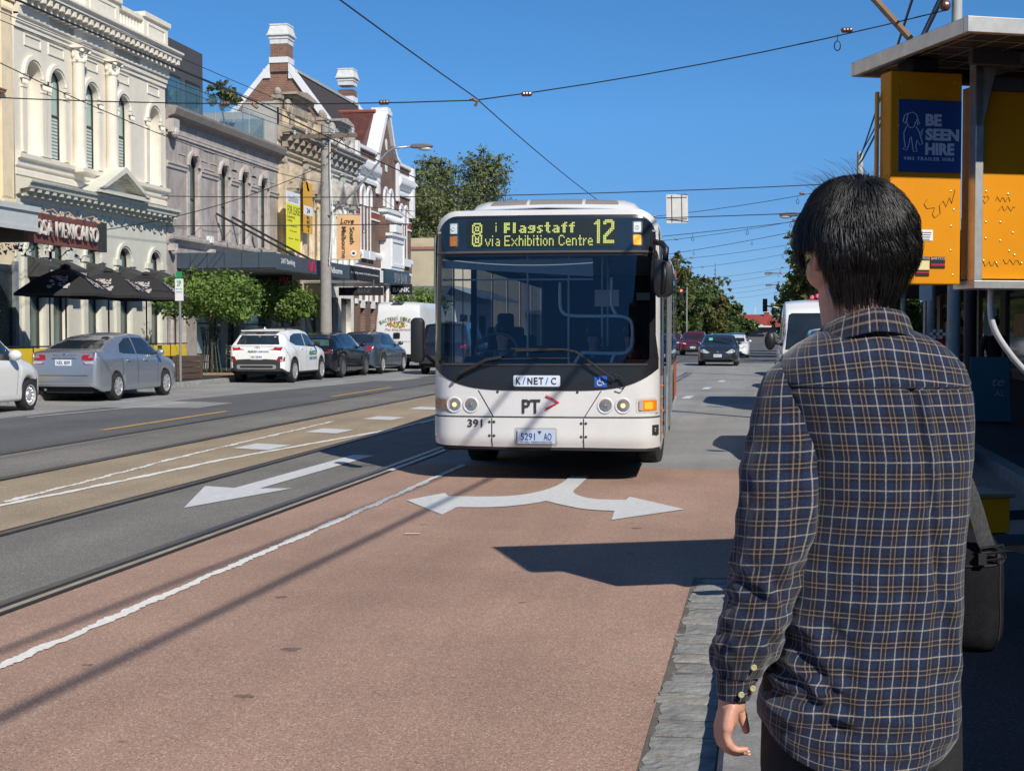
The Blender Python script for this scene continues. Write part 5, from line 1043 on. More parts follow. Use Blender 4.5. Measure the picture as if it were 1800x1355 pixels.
def building_grey():
    Y0, Y1 = 45.66, 56.9; g = .3; PG = plaster_grey(); PG2 = mat('grey_trim', (.46, .41, .375), .85, var=.22, scale=3, spot=((.27, .24, .22), 4, .6))
    r = thing('terrace_building', 'weathered grey rendered two-storey terrace with four round-arched sash windows', 'building', (-20, 51, g), world=True)
    cs = [47.98, 50.88, 53.0, 55.15]; op = [archp(c-.40, c+.40, 5.15, 7.98) for c in cs]
    dn = [archp(46.1, 46.95, .3, 3.15), archp(48.2, 50.6, .9, 3.2, 'rect'), archp(51.2, 52.4, .3, 3.2, 'rect'), archp(53, 56, .9, 3.2, 'rect')]
    wall('wall', [[(Y0, g), (Y1, g), (Y1, 9.3), (Y0, 9.3)]]+op+dn, FX0, .45, PG, r); b = MB(); b.box(-34, -20.45, Y0, Y1, g, 9.2); b.build('rear_block', PG, r)
    for c in cs:
        sash(c-.40, c+.40, 5.15, 7.98, FX0-.17, WFR, PANE, r, mid=.46, fw=.07); arch_trim('arch_trim', c-.40, c+.40, 5.15, 7.98, .17, .10, PG2, r, key=True)
        for sg in (-1, 1):
            y = c+sg*.52; b = MB(); b.box(FX0, FX0+.06, y-.09, y+.09, 5.1, 7.36); b.build('pilaster', PG2, r)
            b = MB(); q = y+sg*.55
            for a, d, e, f in ((y+sg*.16, y+sg*.78, 6.98+.9, 7.0+.9), ): b.box(FX0, FX0+.025, min(a, d), max(a, d), e, f+.02)
            b.build('spandrel_line', PG2, r)
    b = MB()
    for i in range(3): a, c = cs[i]+.95, cs[i+1]-.95; [b.box(FX0, FX0+.03, min(a, c), max(a, c), z, z+.04) for z in (7.62, 8.28)] if c > a else None
    b.build('panel_lines', PG2, r)
    prev = Y0
    for c in cs+[None]:
        e = (c-.62) if c else Y1
        if e > prev: moulding('impost_band', prev, e, [(0, 7.32), (.05, 7.34), (.06, 7.44), (.10, 7.47), (.10, 7.53), (0, 7.56)], PG2, r)
        prev = (c+.62) if c else prev
    moulding('architrave', Y0, Y1, [(0, 8.42), (.05, 8.42), (.05, 8.5), (.07, 8.52), (.07, 8.58), (0, 8.6)], PG2, r)
    moulding('cornice', Y0, Y1+.05, [(0, 8.92), (.06, 8.94), (.10, 9.04), (.32, 9.10), (.36, 9.2), (.40, 9.3), (.40, 9.38), (0, 9.42)], mat('grey_cornice', (.24, .21, .19), .85, var=.2, scale=4), r)
    moulding('string_course', Y0, Y1, [(0, 4.72), (.05, 4.74), (.08, 4.86), (.22, 4.9), (.24, 4.98), (.24, 5.04), (0, 5.08)], PG2, r)
    for y in (45.9, 49.3, 52.3): b = MB(); b.box(FX0, FX0+.24, y-.15, y+.15, 4.5, 4.74); b.ball((FX0+.16, y, 4.5), .12, .13, .16, 8, 6); b.build('console', PG2, r)
    b = MB(); b.box(FX0, FX0+.3, Y0, Y0+.45, 8.5, 8.95); b.ball((FX0+.25, Y0+.2, 8.5), .14, .2, .18, 8, 6); b.build('console', PG2, r)
    arch_trim('arch_trim', 46.1, 46.95, .3, 3.15, .16, .08, PG2, r, legs=1.6); sash(46.1, 46.95, .3, 3.15, FX0-.3, WFR, PANE, r, mid=.78); sash(48.2, 50.6, .9, 3.2, FX0-.3, WFR, mat('pane_pale', (.35, .45, .45), .1, 0, .4, 1, spec=.8), r, 'rect'); sash(51.2, 52.4, .3, 3.2, FX0-.3, WFR, PANE, r, 'rect'); sash(53, 56, .9, 3.2, FX0-.3, WFR, PANE, r, 'rect')
    b = MB(); b.ball((FX0+.18, 46.3, 3.35), .07, .07, .07); b.build('alarm_bell', REDL, r); b = MB(); b.box(FX0+.1, FX0+.3, 48.9, 49.15, 4.95, 5.2); b.tube([(FX0, 49, 4.95), (FX0+.15, 49, 5.0)], .02, 5); b.build('floodlight', SIGNW, r, bevel=.02)
    # bank canopy
    t = thing('canopy', 'long slate-blue bank canopy with white lettering below the grey and cream terraces', 'canopy', (-18, 51, 4), world=True)
    SL = mat('slate_blue', (.055, .075, .10), .5, var=.06); b = MB()
    b.box(-19.98, -16.45, 46.5, 55.0, 4.1, 4.2); b.build('roof', mat('canopy_top', (.2, .2, .2), .7), t); b = MB(); b.box(-19.98, -16.4, 46.45, 46.5, 3.92, 4.45); e = b.build('end_fascia', SL, t)
    for k in range(5): q = MB(); q.box(-19.5+k*.62, -19.49+k*.62, 46.44, 46.451, 3.92, 4.45); q.build('sheet_joint', MATT, e)
    b = MB(); b.box(-16.4, -16.35, 46.45, 55.02, 3.86, 4.4); f = b.build('fascia', SL, t); b = MB(); b.box(-19.9, -16.45, 46.6, 54.9, 3.86, 3.92); b.build('soffit', mat('soffit_pale', (.4, .4, .38), .7), t)
    LW = mat('letters_white', (.7, .7, .68), .6, var=0); fm = lambda y, z: frame((-16.345, y, z), (0, 1, 0), (0, 0, 1))
    txt('lettering', '24/7 Banking', 1.45, .24, fm(47.55, 4.14), LW, f, bold=.01); txt('lettering', 'South Melbourne', 2.6, .24, fm(52.7, 4.12), LW, f, bold=.02)
    for k in range(3): b = MB(); y = 49.98+k*.28; b.prism([(y-.16, 4.32), (y-.02, 4.32), (y+.1, 3.95), (y-.02, 3.95)] if k != 1 else [(y-.12, 3.95), (y, 4.32), (y+.1, 4.32), (y, 3.95)], -16.35, -16.335, 'X'); b.build('logo_bar', mat('bank_red', (.55, .01, .06), .5, var=0), f)
    for a in (48.0, 49.6): b = MB(); b.tube([(-16.6, a+1.6, 4.38), (-19.95, a+2.0, 6.1)], .045, 6); b.build('stay_rod', MATT, t)
    s = thing('hanging_sign', 'black banking sign with a red logo hanging under the slate-blue canopy', 'sign', (-17.9, 50, 3.6), world=True)
    b = MB(); b.box(-18.65, -17.05, 49.97, 50.03, 3.42, 3.82); p = b.build('panel', MATT, s); mf = frame((-18.05, 49.965, 3.6), (1, 0, 0), (0, 0, 1)); txt('lettering', '24/7 Banking', .9, .15, mf, mat('letters_dim', (.3, .32, .35), .6, var=0), p)
    b = MB()
    for k in range(3): b.box(-17.5+k*.12, -17.42+k*.12, 49.955, 49.968, 3.5, 3.74)
    b.build('logo', MATS['bank_red'], p); b = MB(); b.tube([(-18.4, 50, 3.82), (-18.4, 50, 3.9)], .015); b.build('hanger', MATT, s); b = MB(); b.tube([(-17.3, 50, 3.82), (-17.3, 50, 3.9)], .015); b.build('hanger', MATT, s)
    # dark modern upper storey and glass balustrade set back on the roof
    d = thing('roof_pavilion', 'dark grey modern penthouse with glass doors set back on the grey terrace roof', 'building', (-25, 50, 9.3), world=True)
    b = MB(); b.box(-34, -22.4, 45.7, 54.8, 9.3, 12.95); b.build('wall', mat('penthouse_grey', (.075, .07, .07), .6, var=.08, scale=1), d, bevel=.02)
    for a in (47.3, 49.2, 51.1, 53.0): b = MB(); b.box(-22.41, -22.36, a, a+1.4, 9.4, 11.6); f = b.build('door', WFR, d); b = MB(); b.box(-22.36, -22.35, a+.1, a+1.3, 9.5, 11.5); b.build('pane', PANE, f)
    g_ = thing('glass_balustrade', 'clear blue glass balustrade along the roof edge of the grey terrace', 'balustrade', (-20.4, 51, 9.4), world=True)
    GB = mat('balustrade_glass', (.10, .26, .36), .03, var=0, alpha=.22, spec=.9)
    for k in range(6): b = MB(); b.box(-20.42, -20.40, 45.8+k*1.8, 47.5+k*1.8, 9.42, 10.6); b.build('panel', GB, g_)
    for k in range(3): b = MB(); b.box(-22.4+k*.66, -21.8+k*.66, 56.6, 56.62, 9.42, 10.6); b.build('panel', GB, g_)
building_grey()
def ornate(name_label, Y0, Y1, col, roofz, crest, dark):
    g = .3; w = Y1-Y0; r = thing('terrace_building', name_label, 'building', (-20, (Y0+Y1)/2, g), world=True)
    C = mat('stone_'+col[0], col[1], .85, var=.25, scale=2.5, spot=(tuple(v*.35 for v in col[1]), 3.5, .58)); D = mat('stained_'+col[0], dark, .85, var=.3, scale=4, spot=(tuple(v*.5 for v in dark), 5, .55))
    cs = [Y0+w*.30, Y0+w*.70]; hw = .38; op = [archp(c-hw, c+hw, 5.1, 7.6) for c in cs]
    wall('wall', [[(Y0, 4.3), (Y1, 4.3), (Y1, 10.2), (Y0, 10.2)]]+op, FX0, .4, C, r); wall('ground_wall', [[(Y0, g), (Y1, g), (Y1, 4.3), (Y0, 4.3)], archp(Y0+.5, Y0+w*.45, g, 3.4, 'rect'), archp(Y0+w*.55, Y1-.5, .8, 3.4, 'rect')], FX0, .3, C, r)
    b = MB(); b.box(-30, -20.4, Y0, Y1, g, 9.8); b.build('rear_block', C, r); b = MB(); b.box(FX0-.3, FX0-.25, Y0+.3, Y1-.3, g, 3.5); b.build('shopfront', MATS['shopfront_dark'], r)
    for c in cs:
        sash(c-hw, c+hw, 5.1, 7.6, FX0-.16, WFR, PANE, r); arch_trim('arch_trim', c-hw, c+hw, 5.1, 7.6, .14, .08, C, r)
        b = MB(); b.prism([(c-.78, 7.85), (c-.5, 7.85), (c, 8.62), (c, 8.85)], FX0, FX0+.5, 'X'); b.prism([(c+.78, 7.85), (c, 8.85), (c, 8.62), (c+.5, 7.85)], FX0, FX0+.5, 'X'); b.box(FX0, FX0+.42, c-.76, c-.3, 7.7, 7.85); b.box(FX0, FX0+.42, c+.3, c+.76, 7.7, 7.85); b.prism([(c-.6, 7.85), (c+.6, 7.85), (c, 8.7)], FX0, FX0+.12, 'X'); b.build('window_pediment', D, r)
        for sg in (-1, 1):
            y = c+sg*.56; b = MB(); b.lathe([(.12, 5.0), (.12, 5.1), (.09, 5.2), (.08, 7.3), (.12, 7.45), (.14, 7.7)], 10, Matrix.Translation((FX0+.15, y, 0))); [b.ball((FX0+.2, y+q*.09, 7.4), .05, .05, .09, 6, 5) for q in (-1, 0, 1)]; b.ball((FX0+.2, y, 6.0), .06, .1, .25, 6, 6); b.build('window_column', C, r, True)
    for y in (Y0+.3, Y1-.3, Y0+w*.5):
        b = MB(); b.box(FX0, FX0+.16, y-.2, y+.2, 4.4, 8.75); p = b.build('pilaster', C, r); b = MB(); b.box(FX0, FX0+.28, y-.28, y+.28, 9.2, 9.3); [b.ball((FX0+.18, y-.22+q*.11, 8.95+.1*(q % 2)), .07, .07, .13, 6, 5) for q in range(5)]; b.build('capital', D, p)
    moulding('architrave', Y0, Y1, [(0, 9.1), (.08, 9.1), (.10, 9.25), (.2, 9.3), (.2, 9.36), (0, 9.4)], C, r); moulding('main_cornice', Y0-.05, Y1+.15, cornice_prof(9.75, roofz, .7), D, r, brackets=(.9, .2, .1, .5, 9.5, 9.95), dent=(.18, .1, .25, .5, 9.98, 10.06)); moulding('shop_cornice', Y0, Y1, cornice_prof(4.3, 4.65, .35), C, r)
    # parapet and crest
    b = MB(); b.box(FX0-.3, FX0+.05, Y0, Y1, roofz, roofz+.75); [b.box(FX0+.05, FX0+.09, Y0+.15+q*.24, Y0+.27+q*.24, roofz+.15, roofz+.6) for q in range(int((w-.3)/.24))]; b.build('parapet', C, r)
    a, c, zt = crest; b = MB(); b.box(FX0-.35, FX0+.12, a, c, roofz+.7, zt-.18); b.box(FX0-.4, FX0+.2, a-.3, a, roofz+.1, roofz+1.0); b.box(FX0-.4, FX0+.2, c, c+.3, roofz+.1, roofz+1.0); m_ = (a+c)/2
    for z, e in ((zt-.18, .16), (zt-.06, .28)): b.prism([(a-.15-e, z), (c+.15+e, z), (c+.15+e, z+.1), (m_, z+.28), (a-.15-e, z+.1)], FX0-.4, FX0+.15+e, 'X')
    b.build('crest', D, r)
    for sg, y in ((-1, a-.35), (1, c+.35)): b = MB(); b.ball((FX0, y, roofz+.95), .18, .3, .35, 10, 8); b.ball((FX0+.1, y+sg*.25, roofz+.8), .14, .2, .2, 8, 6); b.build('scroll', D, r)
    for y in (Y0+.12, Y1-.12): b = MB(); b.box(FX0-.2, FX0+.12, y-.12, y+.12, roofz, roofz+1.1); b.box(FX0-.26, FX0+.18, y-.18, y+.18, roofz+1.1, roofz+1.25); b.ball((FX0-.04, y, roofz+1.4), .16, .16, .2); b.build('urn_pier', D, r)
    return r
r1 = ornate('ornate ochre stone terrace with pointed window pediments behind the for-lease board', 56.95, 63.2, ('ochre', (.62, .50, .34)), 10.35, (58.6, 60.6, 11.9), (.36, .30, .23))
b = MB(); b.box(-34, -20.35, 56.7, 56.93, .3, 10.9); b.build('party_wall', mat('bare_concrete', (.42, .41, .38), .85, var=.12, scale=2), r1); b = MB(); b.box(-21.4, -20.02, 56.65, 56.94, 9.2, 11.3); b.build('party_wall', MATS['bare_concrete'], r1)
ornate('ornate pale stone terrace between the ochre terrace and the brick bank', 63.25, 68.0, ('pale_stone', (.68, .65, .58)), 10.3, (64.9, 66.3, 11.7), (.36, .34, .31))
def gothic_pair(y, z0, zt, r, WT, w=.42, gap=.62, out=.12):
    for c in (y-gap/2-w/2+.12, y+gap/2+w/2-.12):
        arch_trim('arch_trim', c-w/2, c+w/2, z0, zt, .26, out, WT, r, 'gothic', legs=.55)
def building_brick():
    Y0, Y1 = 68.05, 79.6; g = .3; BK = brick_mat('brown_brick', (.19, .092, .062), (.12, .06, .046), (.21, .17, .14)); WT = mat('white_trim', (.72, .72, .72), .6, var=.05)
    r = thing('bank_building', 'brown brick Gothic bank with bright white trim and a tall pointed gable', 'building', (-20, 73.8, g), world=True)
    wins = [(69.55, 5.9, 9.05), (70.75, 5.9, 9.05), (74.0, 8.35, 9.35), (75.05, 8.35, 9.35), (77.3, 5.9, 8.75), (78.3, 5.9, 8.75)]
    dn = [69.6, 71.5, 73.7, 76.0, 78.2]
    op = [archp(c-.24, c+.24, a, b_, 'gothic') for c, a, b_ in wins]+[archp(c-.42, c+.42, .8, 4.9, 'gothic') for c in dn]
    wall('wall', [[(Y0, g), (Y1, g), (Y1, 11.0), (76.2, 11.25), (75.6, 11.45), (74.4, 13.4), (73.85, 13.4), (72.4, 11.25), (71.9, 11.1), (Y0, 11.0)]]+op, FX0, .45, BK, r)
    b = MB(); b.box(-32, -20.45, Y0, Y1, g, 10.9); b.build('rear_block', brick_mat('brown_brick_x', (.19, .092, .062), (.12, .06, .046), (.21, .17, .14), 'X'), r)
    for c, a, b_ in wins:
        f = wall('window', [archp(c-.24, c+.24, a, b_, 'gothic')], FX0-.12, .04, WFR, r); q = MB(); q.box(FX0-.12, FX0-.08, c-.03, c+.03, a, b_-.5); q.build('glazing_bar', WT, f)
        arch_trim('arch_trim', c-.24, c+.24, a, b_, .2, .10, WT, r, 'gothic', legs=min(.5, b_-a-.3))
        if b_-a > 2: q = MB(); q.box(FX0, FX0+.04, c-.34, c-.24, a, b_-.9); q.box(FX0, FX0+.04, c+.24, c+.34, a, b_-.9); q.box(FX0, FX0+.22, c-.5, c+.5, a-.42, a); q.build('sill', WT, r)
    for c in dn:
        wall('window', [archp(c-.42, c+.42, .8, 4.9, 'gothic')], FX0-.3, .04, mat('pane_white', (.5, .52, .52), .2), r); arch_trim('arch_trim', c-.42, c+.42, .8, 4.9, .22, .12, WT, r, 'gothic', legs=.9)
        q = MB(); q.box(FX0-.2, FX0+.02, c-.42, c+.42, 3.0, 3.4); q.build('transom', WT, r)
    # bands
    for a, c in ((Y0, 69.1-.0), (71.2, 73.4), (75.6, 76.8), (78.8, Y1)):
        for z in (7.55, 7.95): b = MB(); b.box(FX0, FX0+.06, a, c, z, z+.09); b.build('brick_band', WT, r)
        b = MB(); b.box(FX0, FX0+.03, a, c, 7.64, 7.95); b.build('red_band', mat('red_brick_band', (.25, .06, .03), .8), r)
    moulding('mid_cornice', Y0, Y1, [(0, 5.0), (.08, 5.0), (.08, 5.1), (.04, 5.12), (.04, 5.55), (.12, 5.6), (.16, 5.68), (.16, 5.8), (.04, 5.92), (0, 5.92)], WT, r)
    b = MB(); b.box(FX0+.05, FX0+.056, Y0, Y1, 5.16, 5.54); b.build('brick_panel', BK, r)
    # parapet bands and copings either side of the gable
    for a, c in ((Y0, 72.3), (76.4, Y1)):
        moulding('parapet_cornice', a, c, [(0, 9.35), (.1, 9.35), (.12, 9.5), (.02, 9.55), (.02, 9.75), (.15, 9.8), (.28, 10.0), (.3, 10.1), (.3, 10.35), (.06, 10.4), (0, 10.62)], WT, r)
        b = MB(); b.box(FX0-.5, FX0+.14, a, c, 11.0, 11.16); b.build('coping', WT, r)
    b = MB(); b.box(FX0, FX0+.15, 72.1, 72.5, 9.0, 11.1); b.build('corner_quoin', WT, r); b = MB(); b.box(FX0, FX0+.15, 76.2, 76.55, 9.0, 11.1); b.build('corner_quoin', WT, r); b = MB(); b.box(FX0, FX0+.25, Y1-.35, Y1+.02, 8.3, 11.1); b.build('corner_quoin', WT, r); b = MB(); b.box(FX0-.4, FX0+.25, Y0-.1, Y0+.35, 9.2, 11.2); b.build('corner_quoin', WT, r)
    # raking gable copings: deep white slabs seen from the side
    b = MB(); b.prism([(71.9, 11.1), (72.35, 11.1), (74.0, 13.4), (73.75, 13.55)], FX0-.75, FX0+.2, 'X'); b.build('gable_coping', WT, r); b = MB(); b.prism([(74.2, 13.4), (74.45, 13.5), (75.4, 11.95), (76.0, 11.4), (76.6, 11.2), (76.6, 11.05), (75.85, 11.25), (75.2, 11.85)], FX0-.6, FX0+.2, 'X'); b.build('gable_coping', WT, r)
    b = MB(); b.box(FX0-.8, FX0+.26, 73.72, 74.55, 13.35, 13.58); b.box(FX0-.7, FX0+.2, 73.8, 74.48, 13.58, 13.74); b.build('gable_cap', WT, r)
    wall('gable_slit', [archp(74.0, 74.3, 11.5, 12.1, 'gothic')], FX0+.05, .04, WT, r); wall('gable_slit', [rrect(73.98, 74.3, 10.35, 10.75, .01, 1)], FX0+.05, .04, WT, r)
    # projecting pier with the stepped bracket course and the white tablet
    b = MB(); b.box(FX0, FX0+.5, 72.6, 76.1, 8.1, 8.3); b.box(FX0, FX0+.42, 72.8, 75.9, 7.9, 8.1); [b.ball((FX0+.3, 72.9+q*.42, 7.85), .2, .2, .2, 8, 6) for q in range(8)]; b.build('corbel_course', WT, r)
    b = MB(); b.box(FX0, FX0+.35, 72.7, 75.9, 6.6, 7.9); b.build('oriel_pier', BK, r)
    b = MB(); b.box(FX0+.0, FX0+.6, 72.9, 75.7, 5.1, 6.85); b.box(FX0, FX0+.72, 72.75, 75.85, 6.85, 7.0); b.box(FX0, FX0+.7, 73.6, 75.1, 7.1, 7.5); tb = b.build('tablet', WT, r, bevel=.02)
    b = MB(); b.box(FX0+.6, FX0+.66, 73.0, 75.6, 5.25, 5.4); b.box(FX0+.6, FX0+.66, 73.0, 75.6, 6.55, 6.7); b.box(FX0+.6, FX0+.66, 73.0, 73.15, 5.4, 6.55); b.box(FX0+.6, FX0+.66, 75.45, 75.6, 5.4, 6.55); b.build('tablet_frame', WT, tb)
    b = MB(); [b.box(FX0, FX0+.7-q*.14, 72.8+q*.25, 75.8-q*.25, 4.85-q*.16, 5.0-q*.16) for q in range(4)]; b.build('tablet_corbel', WT, tb)
    b = MB(); [b.box(FX0, FX0+.10, 68.2+q*.0, 68.5, 3.2+q*.5, 3.45+q*.5) for q in range(6)]; b.build('quoin', WT, r)
    # rear wing: big brick gable with white copings, two chimneys, slate roof, brown metal roof
    w = thing('brick_wing', 'red-brown brick gable and slate roof with two white-topped chimneys behind the terraces', 'building', (-28, 75, 6), world=True)
    BX = brick_mat('gable_brick', (.27, .115, .066), (.18, .08, .054), (.25, .2, .16), 'X'); SLT = mat('slate', (.055, .042, .038), .7, var=.4, scale=8, stretch=(1, 2, 1), spot=((.16, .13, .11), 9, .62))
    GY = 67.6; cx = -24.0; 
    def gl(px, py): return gx_(px, py)
    GP = [(-27.6, 9.0), (-27.6, 10.9), (-24.1, 14.9), (-24.1, 15.3), (-23.15, 15.3), (-23.15, 14.9), (-20.3, 11.0), (-20.3, 9.0)]
    b = MB(); b.prism([(x, z) for x, z in GP], GY, GY+.4, 'Y', Matrix(((1,0,0,0),(0,1,0,0),(0,0,1,0),(0,0,0,1)))); b.build('gable_wall', BX, w)
    for s_ in (0, 1):
        pts = [(-27.75, 10.95), (-24.1, 15.05), (-24.1, 14.7), (-27.5, 10.75)] if not s_ else [(-20.1, 10.95), (-20.4, 10.8), (-23.15, 14.6), (-23.15, 15.0)]
        b = MB(); b.prism(pts, GY-.12, GY+.5, 'Y'); b.build('coping', WT, w)
    b = MB(); b.box(-26.4, -25.5, GY-.1, GY+.3, 12.3, 12.7); b.build('kneeler', WT, w); b = MB(); b.box(-24.45, -24.1, GY-.1, GY+.3, 14.3, 14.75); b.box(-23.15, -22.8, GY-.1, GY+.3, 14.25, 14.7); b.build('kneeler', WT, w)
    b = MB(); b.add([(-27.6, GY+.4, 10.8), (-23.6, GY+.4, 15.05), (-23.6, GY+13.5, 15.05), (-27.6, GY+13.5, 10.8), (-20.35, GY+.4, 10.9), (-20.35, GY+13.5, 10.9)], [(0, 1, 2, 3), (1, 4, 5, 2)]); b.build('slate_roof', SLT, w)
    b = MB(); b.box(-23.72, -23.48, GY+.4, GY+13.5, 15.0, 15.14); b.build('ridge', mat('ridge_grey', (.4, .4, .4), .7), w)
    b = MB(); b.prism([(-20.0, 10.3), (-20.4, 10.2), (-24.1, 15.2), (-23.8, 15.5)], GY+13.4, GY+13.9, 'Y'); b.build('coping', WT, w)
    for y, cx in ((GY+.3, -23.62), (GY+13.4, -24.15)):
        b = MB(); b.box(cx-.44, cx+.44, y-.42, y+.42, 14.6, 15.95); ch = b.build('chimney', BX if y < 70 else BK, w)
        b = MB(); b.box(cx-.49, cx+.49, y-.47, y+.47, 15.02, 15.3); b.build('chimney_band', WT, ch)
        b = MB(); b.box(cx-.455, cx+.455, y-.44, y+.44, 15.95, 16.2); b.box(cx-.5, cx+.5, y-.48, y+.48, 16.2, 16.3); b.box(cx-.58, cx+.58, y-.56, y+.56, 16.36, 16.44)
        b.add([(cx-.55, y-.53, 16.44), (cx+.55, y-.53, 16.44), (cx+.55, y+.53, 16.44), (cx-.55, y+.53, 16.44), (cx-.44, y-.42, 16.86), (cx+.44, y-.42, 16.86), (cx+.44, y+.42, 16.86), (cx-.44, y+.42, 16.86)], [(0, 1, 5, 4), (1, 2, 6, 5), (2, 3, 7, 6), (3, 0, 4, 7), (4, 5, 6, 7), (0, 3, 2, 1)]); b.box(cx-.53, cx+.53, y-.5, y+.5, 16.3, 16.36); b.box(cx-.47, cx+.47, y-.45, y+.45, 16.86, 16.93); b.build('chimney_crown', mat('crown_white', (.66, .65, .62), .7, var=.15, scale=5), ch)
        if y > 70:
            for o in ch.children: o.location.z = .25
            ch.location.z = 0
    MR = mat('rusty_metal_roof', (.10, .035, .028), .6, var=.35, scale=3, spot=((.20, .10, .08), 3, .6)); MR = mat('rusty_metal_roof', (.10, .035, .028), .6, var=.35, scale=3, spot=((.20, .10, .08), 3, .6)); b = MB(); b.prism([(70.6, 10.9), (73.6, 13.45), (74.0, 10.9)], -23.5, -20.5, 'X'); b.build('metal_roof', MR, w); b = MB(); b.tube([(-23.6, 73.6, 13.52), (-20.4, 73.6, 13.52)], .09, 6); b.build('ridge_cap', mat('ridge_rust', (.3, .09, .05), .6), w)
building_brick()
def small_signs():
    LW = MATS['letters_white']; GB = mat('gloss_black', (.012, .012, .014), .12, var=0)
    t = thing('canopy', 'black street canopy with small white lettering beyond the slate-blue canopy', 'canopy', (-18, 57, 3.8), world=True); b = MB(); b.box(-19.98, -16.45, 55.05, 59.6, 4.0, 4.1); b.build('roof', STEEL, t); b = MB(); b.box(-16.45, -16.35, 55.06, 59.6, 3.86, 4.42); f = b.build('fascia', MATT, t); txt('lettering', 'supporting women in the built environment', 4.1, .12, frame((-16.345, 57.3, 4.15), (0, 1, 0), (0, 0, 1)), LW, f)
    b = MB(); b.box(-16.44, -16.34, 59.6, 60.1, 3.9, 4.42); b.build('end_panel', WHITE, t)
    t = thing('canopy', 'glossy black bank canopy with silver letters under the brick gable', 'canopy', (-18, 62, 3.9), world=True); b = MB(); b.box(-19.98, -16.45, 60.2, 64.6, 3.9, 4.0); b.build('roof', STEEL, t); b = MB(); b.box(-16.45, -16.30, 60.15, 64.6, 3.86, 4.52); f = b.build('fascia', GB, t); txt('lettering', 'BVIA BANK', 2.3, .44, frame((-16.29, 63.0, 4.19), (0, 1, 0), (0, 0, 1)), mat('silver_letters', (.5, .5, .5), .4, .5, 0), f)
    s = thing('hanging_sign', 'long black sign with faint grey serif letters hanging under the canopy left of the van', 'sign', (-16.5, 57, 3.4), world=True); b = MB(); b.box(-17.4, -15.5, 56.97, 57.03, 3.26, 3.6); p = b.build('panel', MATT, s); txt('lettering', 'BVIA·BANK', 1.1, .17, frame((-16.55, 56.965, 3.44), (1, 0, 0), (0, 0, 1)), mat('letters_dimmer', (.09, .09, .09), .6, var=0), p)
    for x in (-17.2, -15.9): b = MB(); b.tube([(x, 57, 3.6), (x, 57, 3.9)], .012); b.build('hanger', STEEL, s)
    s = thing('hanging_sign', 'small black sign with white capitals above the white van', 'sign', (-16.4, 63.5, 3.7), world=True); b = MB(); b.box(-16.9, -15.9, 63.47, 63.53, 3.48, 3.95); p = b.build('panel', MATT, s); txt('lettering', 'BANK', .8, .2, frame((-16.4, 63.465, 3.7), (1, 0, 0), (0, 0, 1)), LW, p, bold=.02); b = MB(); b.tube([(-16.4, 63.5, 3.95), (-16.4, 63.5, 4.1)], .02, 6); b.build('hanger', STEEL, s)
    # projecting boards
    s = thing('lease_board', 'tall yellow and white for-lease board fixed to the ochre terrace', 'sign', (-19.3, 56.8, 5), world=True); F_ = frame((-19.3, 56.87, 6.33), (0, 1, 0), (0, 0, 1)); b = MB(F_); b.box(-.85, .85, -1.22, .72, -.03, .0); p = b.build('yellow_panel', mat('lease_yellow', (.80, .74, .02), .5, var=0), s); b = MB(F_); b.box(-.85, .85, .72, 1.22, -.03, .0); b.build('white_panel', SIGNW, s)
    DKT = mat('letters_dark', (.06, .07, .03), .6, var=0); T = lambda s_, w, h, x, y: txt('lettering', s_, w, h, F_ @ Matrix.Translation((x, y, .003)), DKT, p); txt('lettering', 'LemonBaxter', 1.3, .3, F_ @ Matrix.Translation((0, .95, .003)), mat('letters_grey', (.25, .26, .3), .6, var=0), p); T('FOR LEASE', 1.55, .34, 0, .46); T('Commercial', .95, .12, -.35, .18); T('Leasing', .6, .12, -.5, .02); T('- Prime position', 1.0, .07, -.1, -.2); T('- 120 sqm approx', 1.0, .07, -.1, -.4); T('Contact agent', .6, .07, -.4, -.72); T('9690 1234', .5, .07, .4, -.72)
    for x in (-.7, .7): b = MB(F_); b.tube([(x, -1.2, -.02), (x, -1.75, -.02)], .03, 6); b.build('post', STEEL, s)
    s = thing('banner_sign', 'narrow vertical orange and yellow banner on the ochre terrace', 'sign', (-19.5, 59.4, 5.9), world=True); F_ = frame((-19.5, 59.4, 7.12), (0, 1, 0), (0, 0, 1)); b = MB(F_); b.box(-.6, .6, -1.1, 1.1, -.03, 0)
    cv = mat('banner_orange', (.70, .36, .02), .5, var=.1, scale=.8); p = b.build('cloth', cv, s); b = MB(F_); b.box(-.58, .58, -.32, .08, 0, .006); b.build('white_square', SIGNW, p); txt('lettering', '24', .4, .2, F_ @ Matrix.Translation((0, -.12, .009)), MATT, p, bold=.03)
    for k, c in enumerate('RESI'): txt('lettering', c, .42 if c != 'I' else .12, .13, F_ @ Matrix.Translation((0, -.43-k*.18, .006)), DKT, p, bold=.03)
    for y in (-1.0, 1.0): b = MB(F_); b.tube([(-.6, y, -.02), (-1.3, y, -.4)], .02, 6); b.build('bracket', MATT, s)
small_signs()
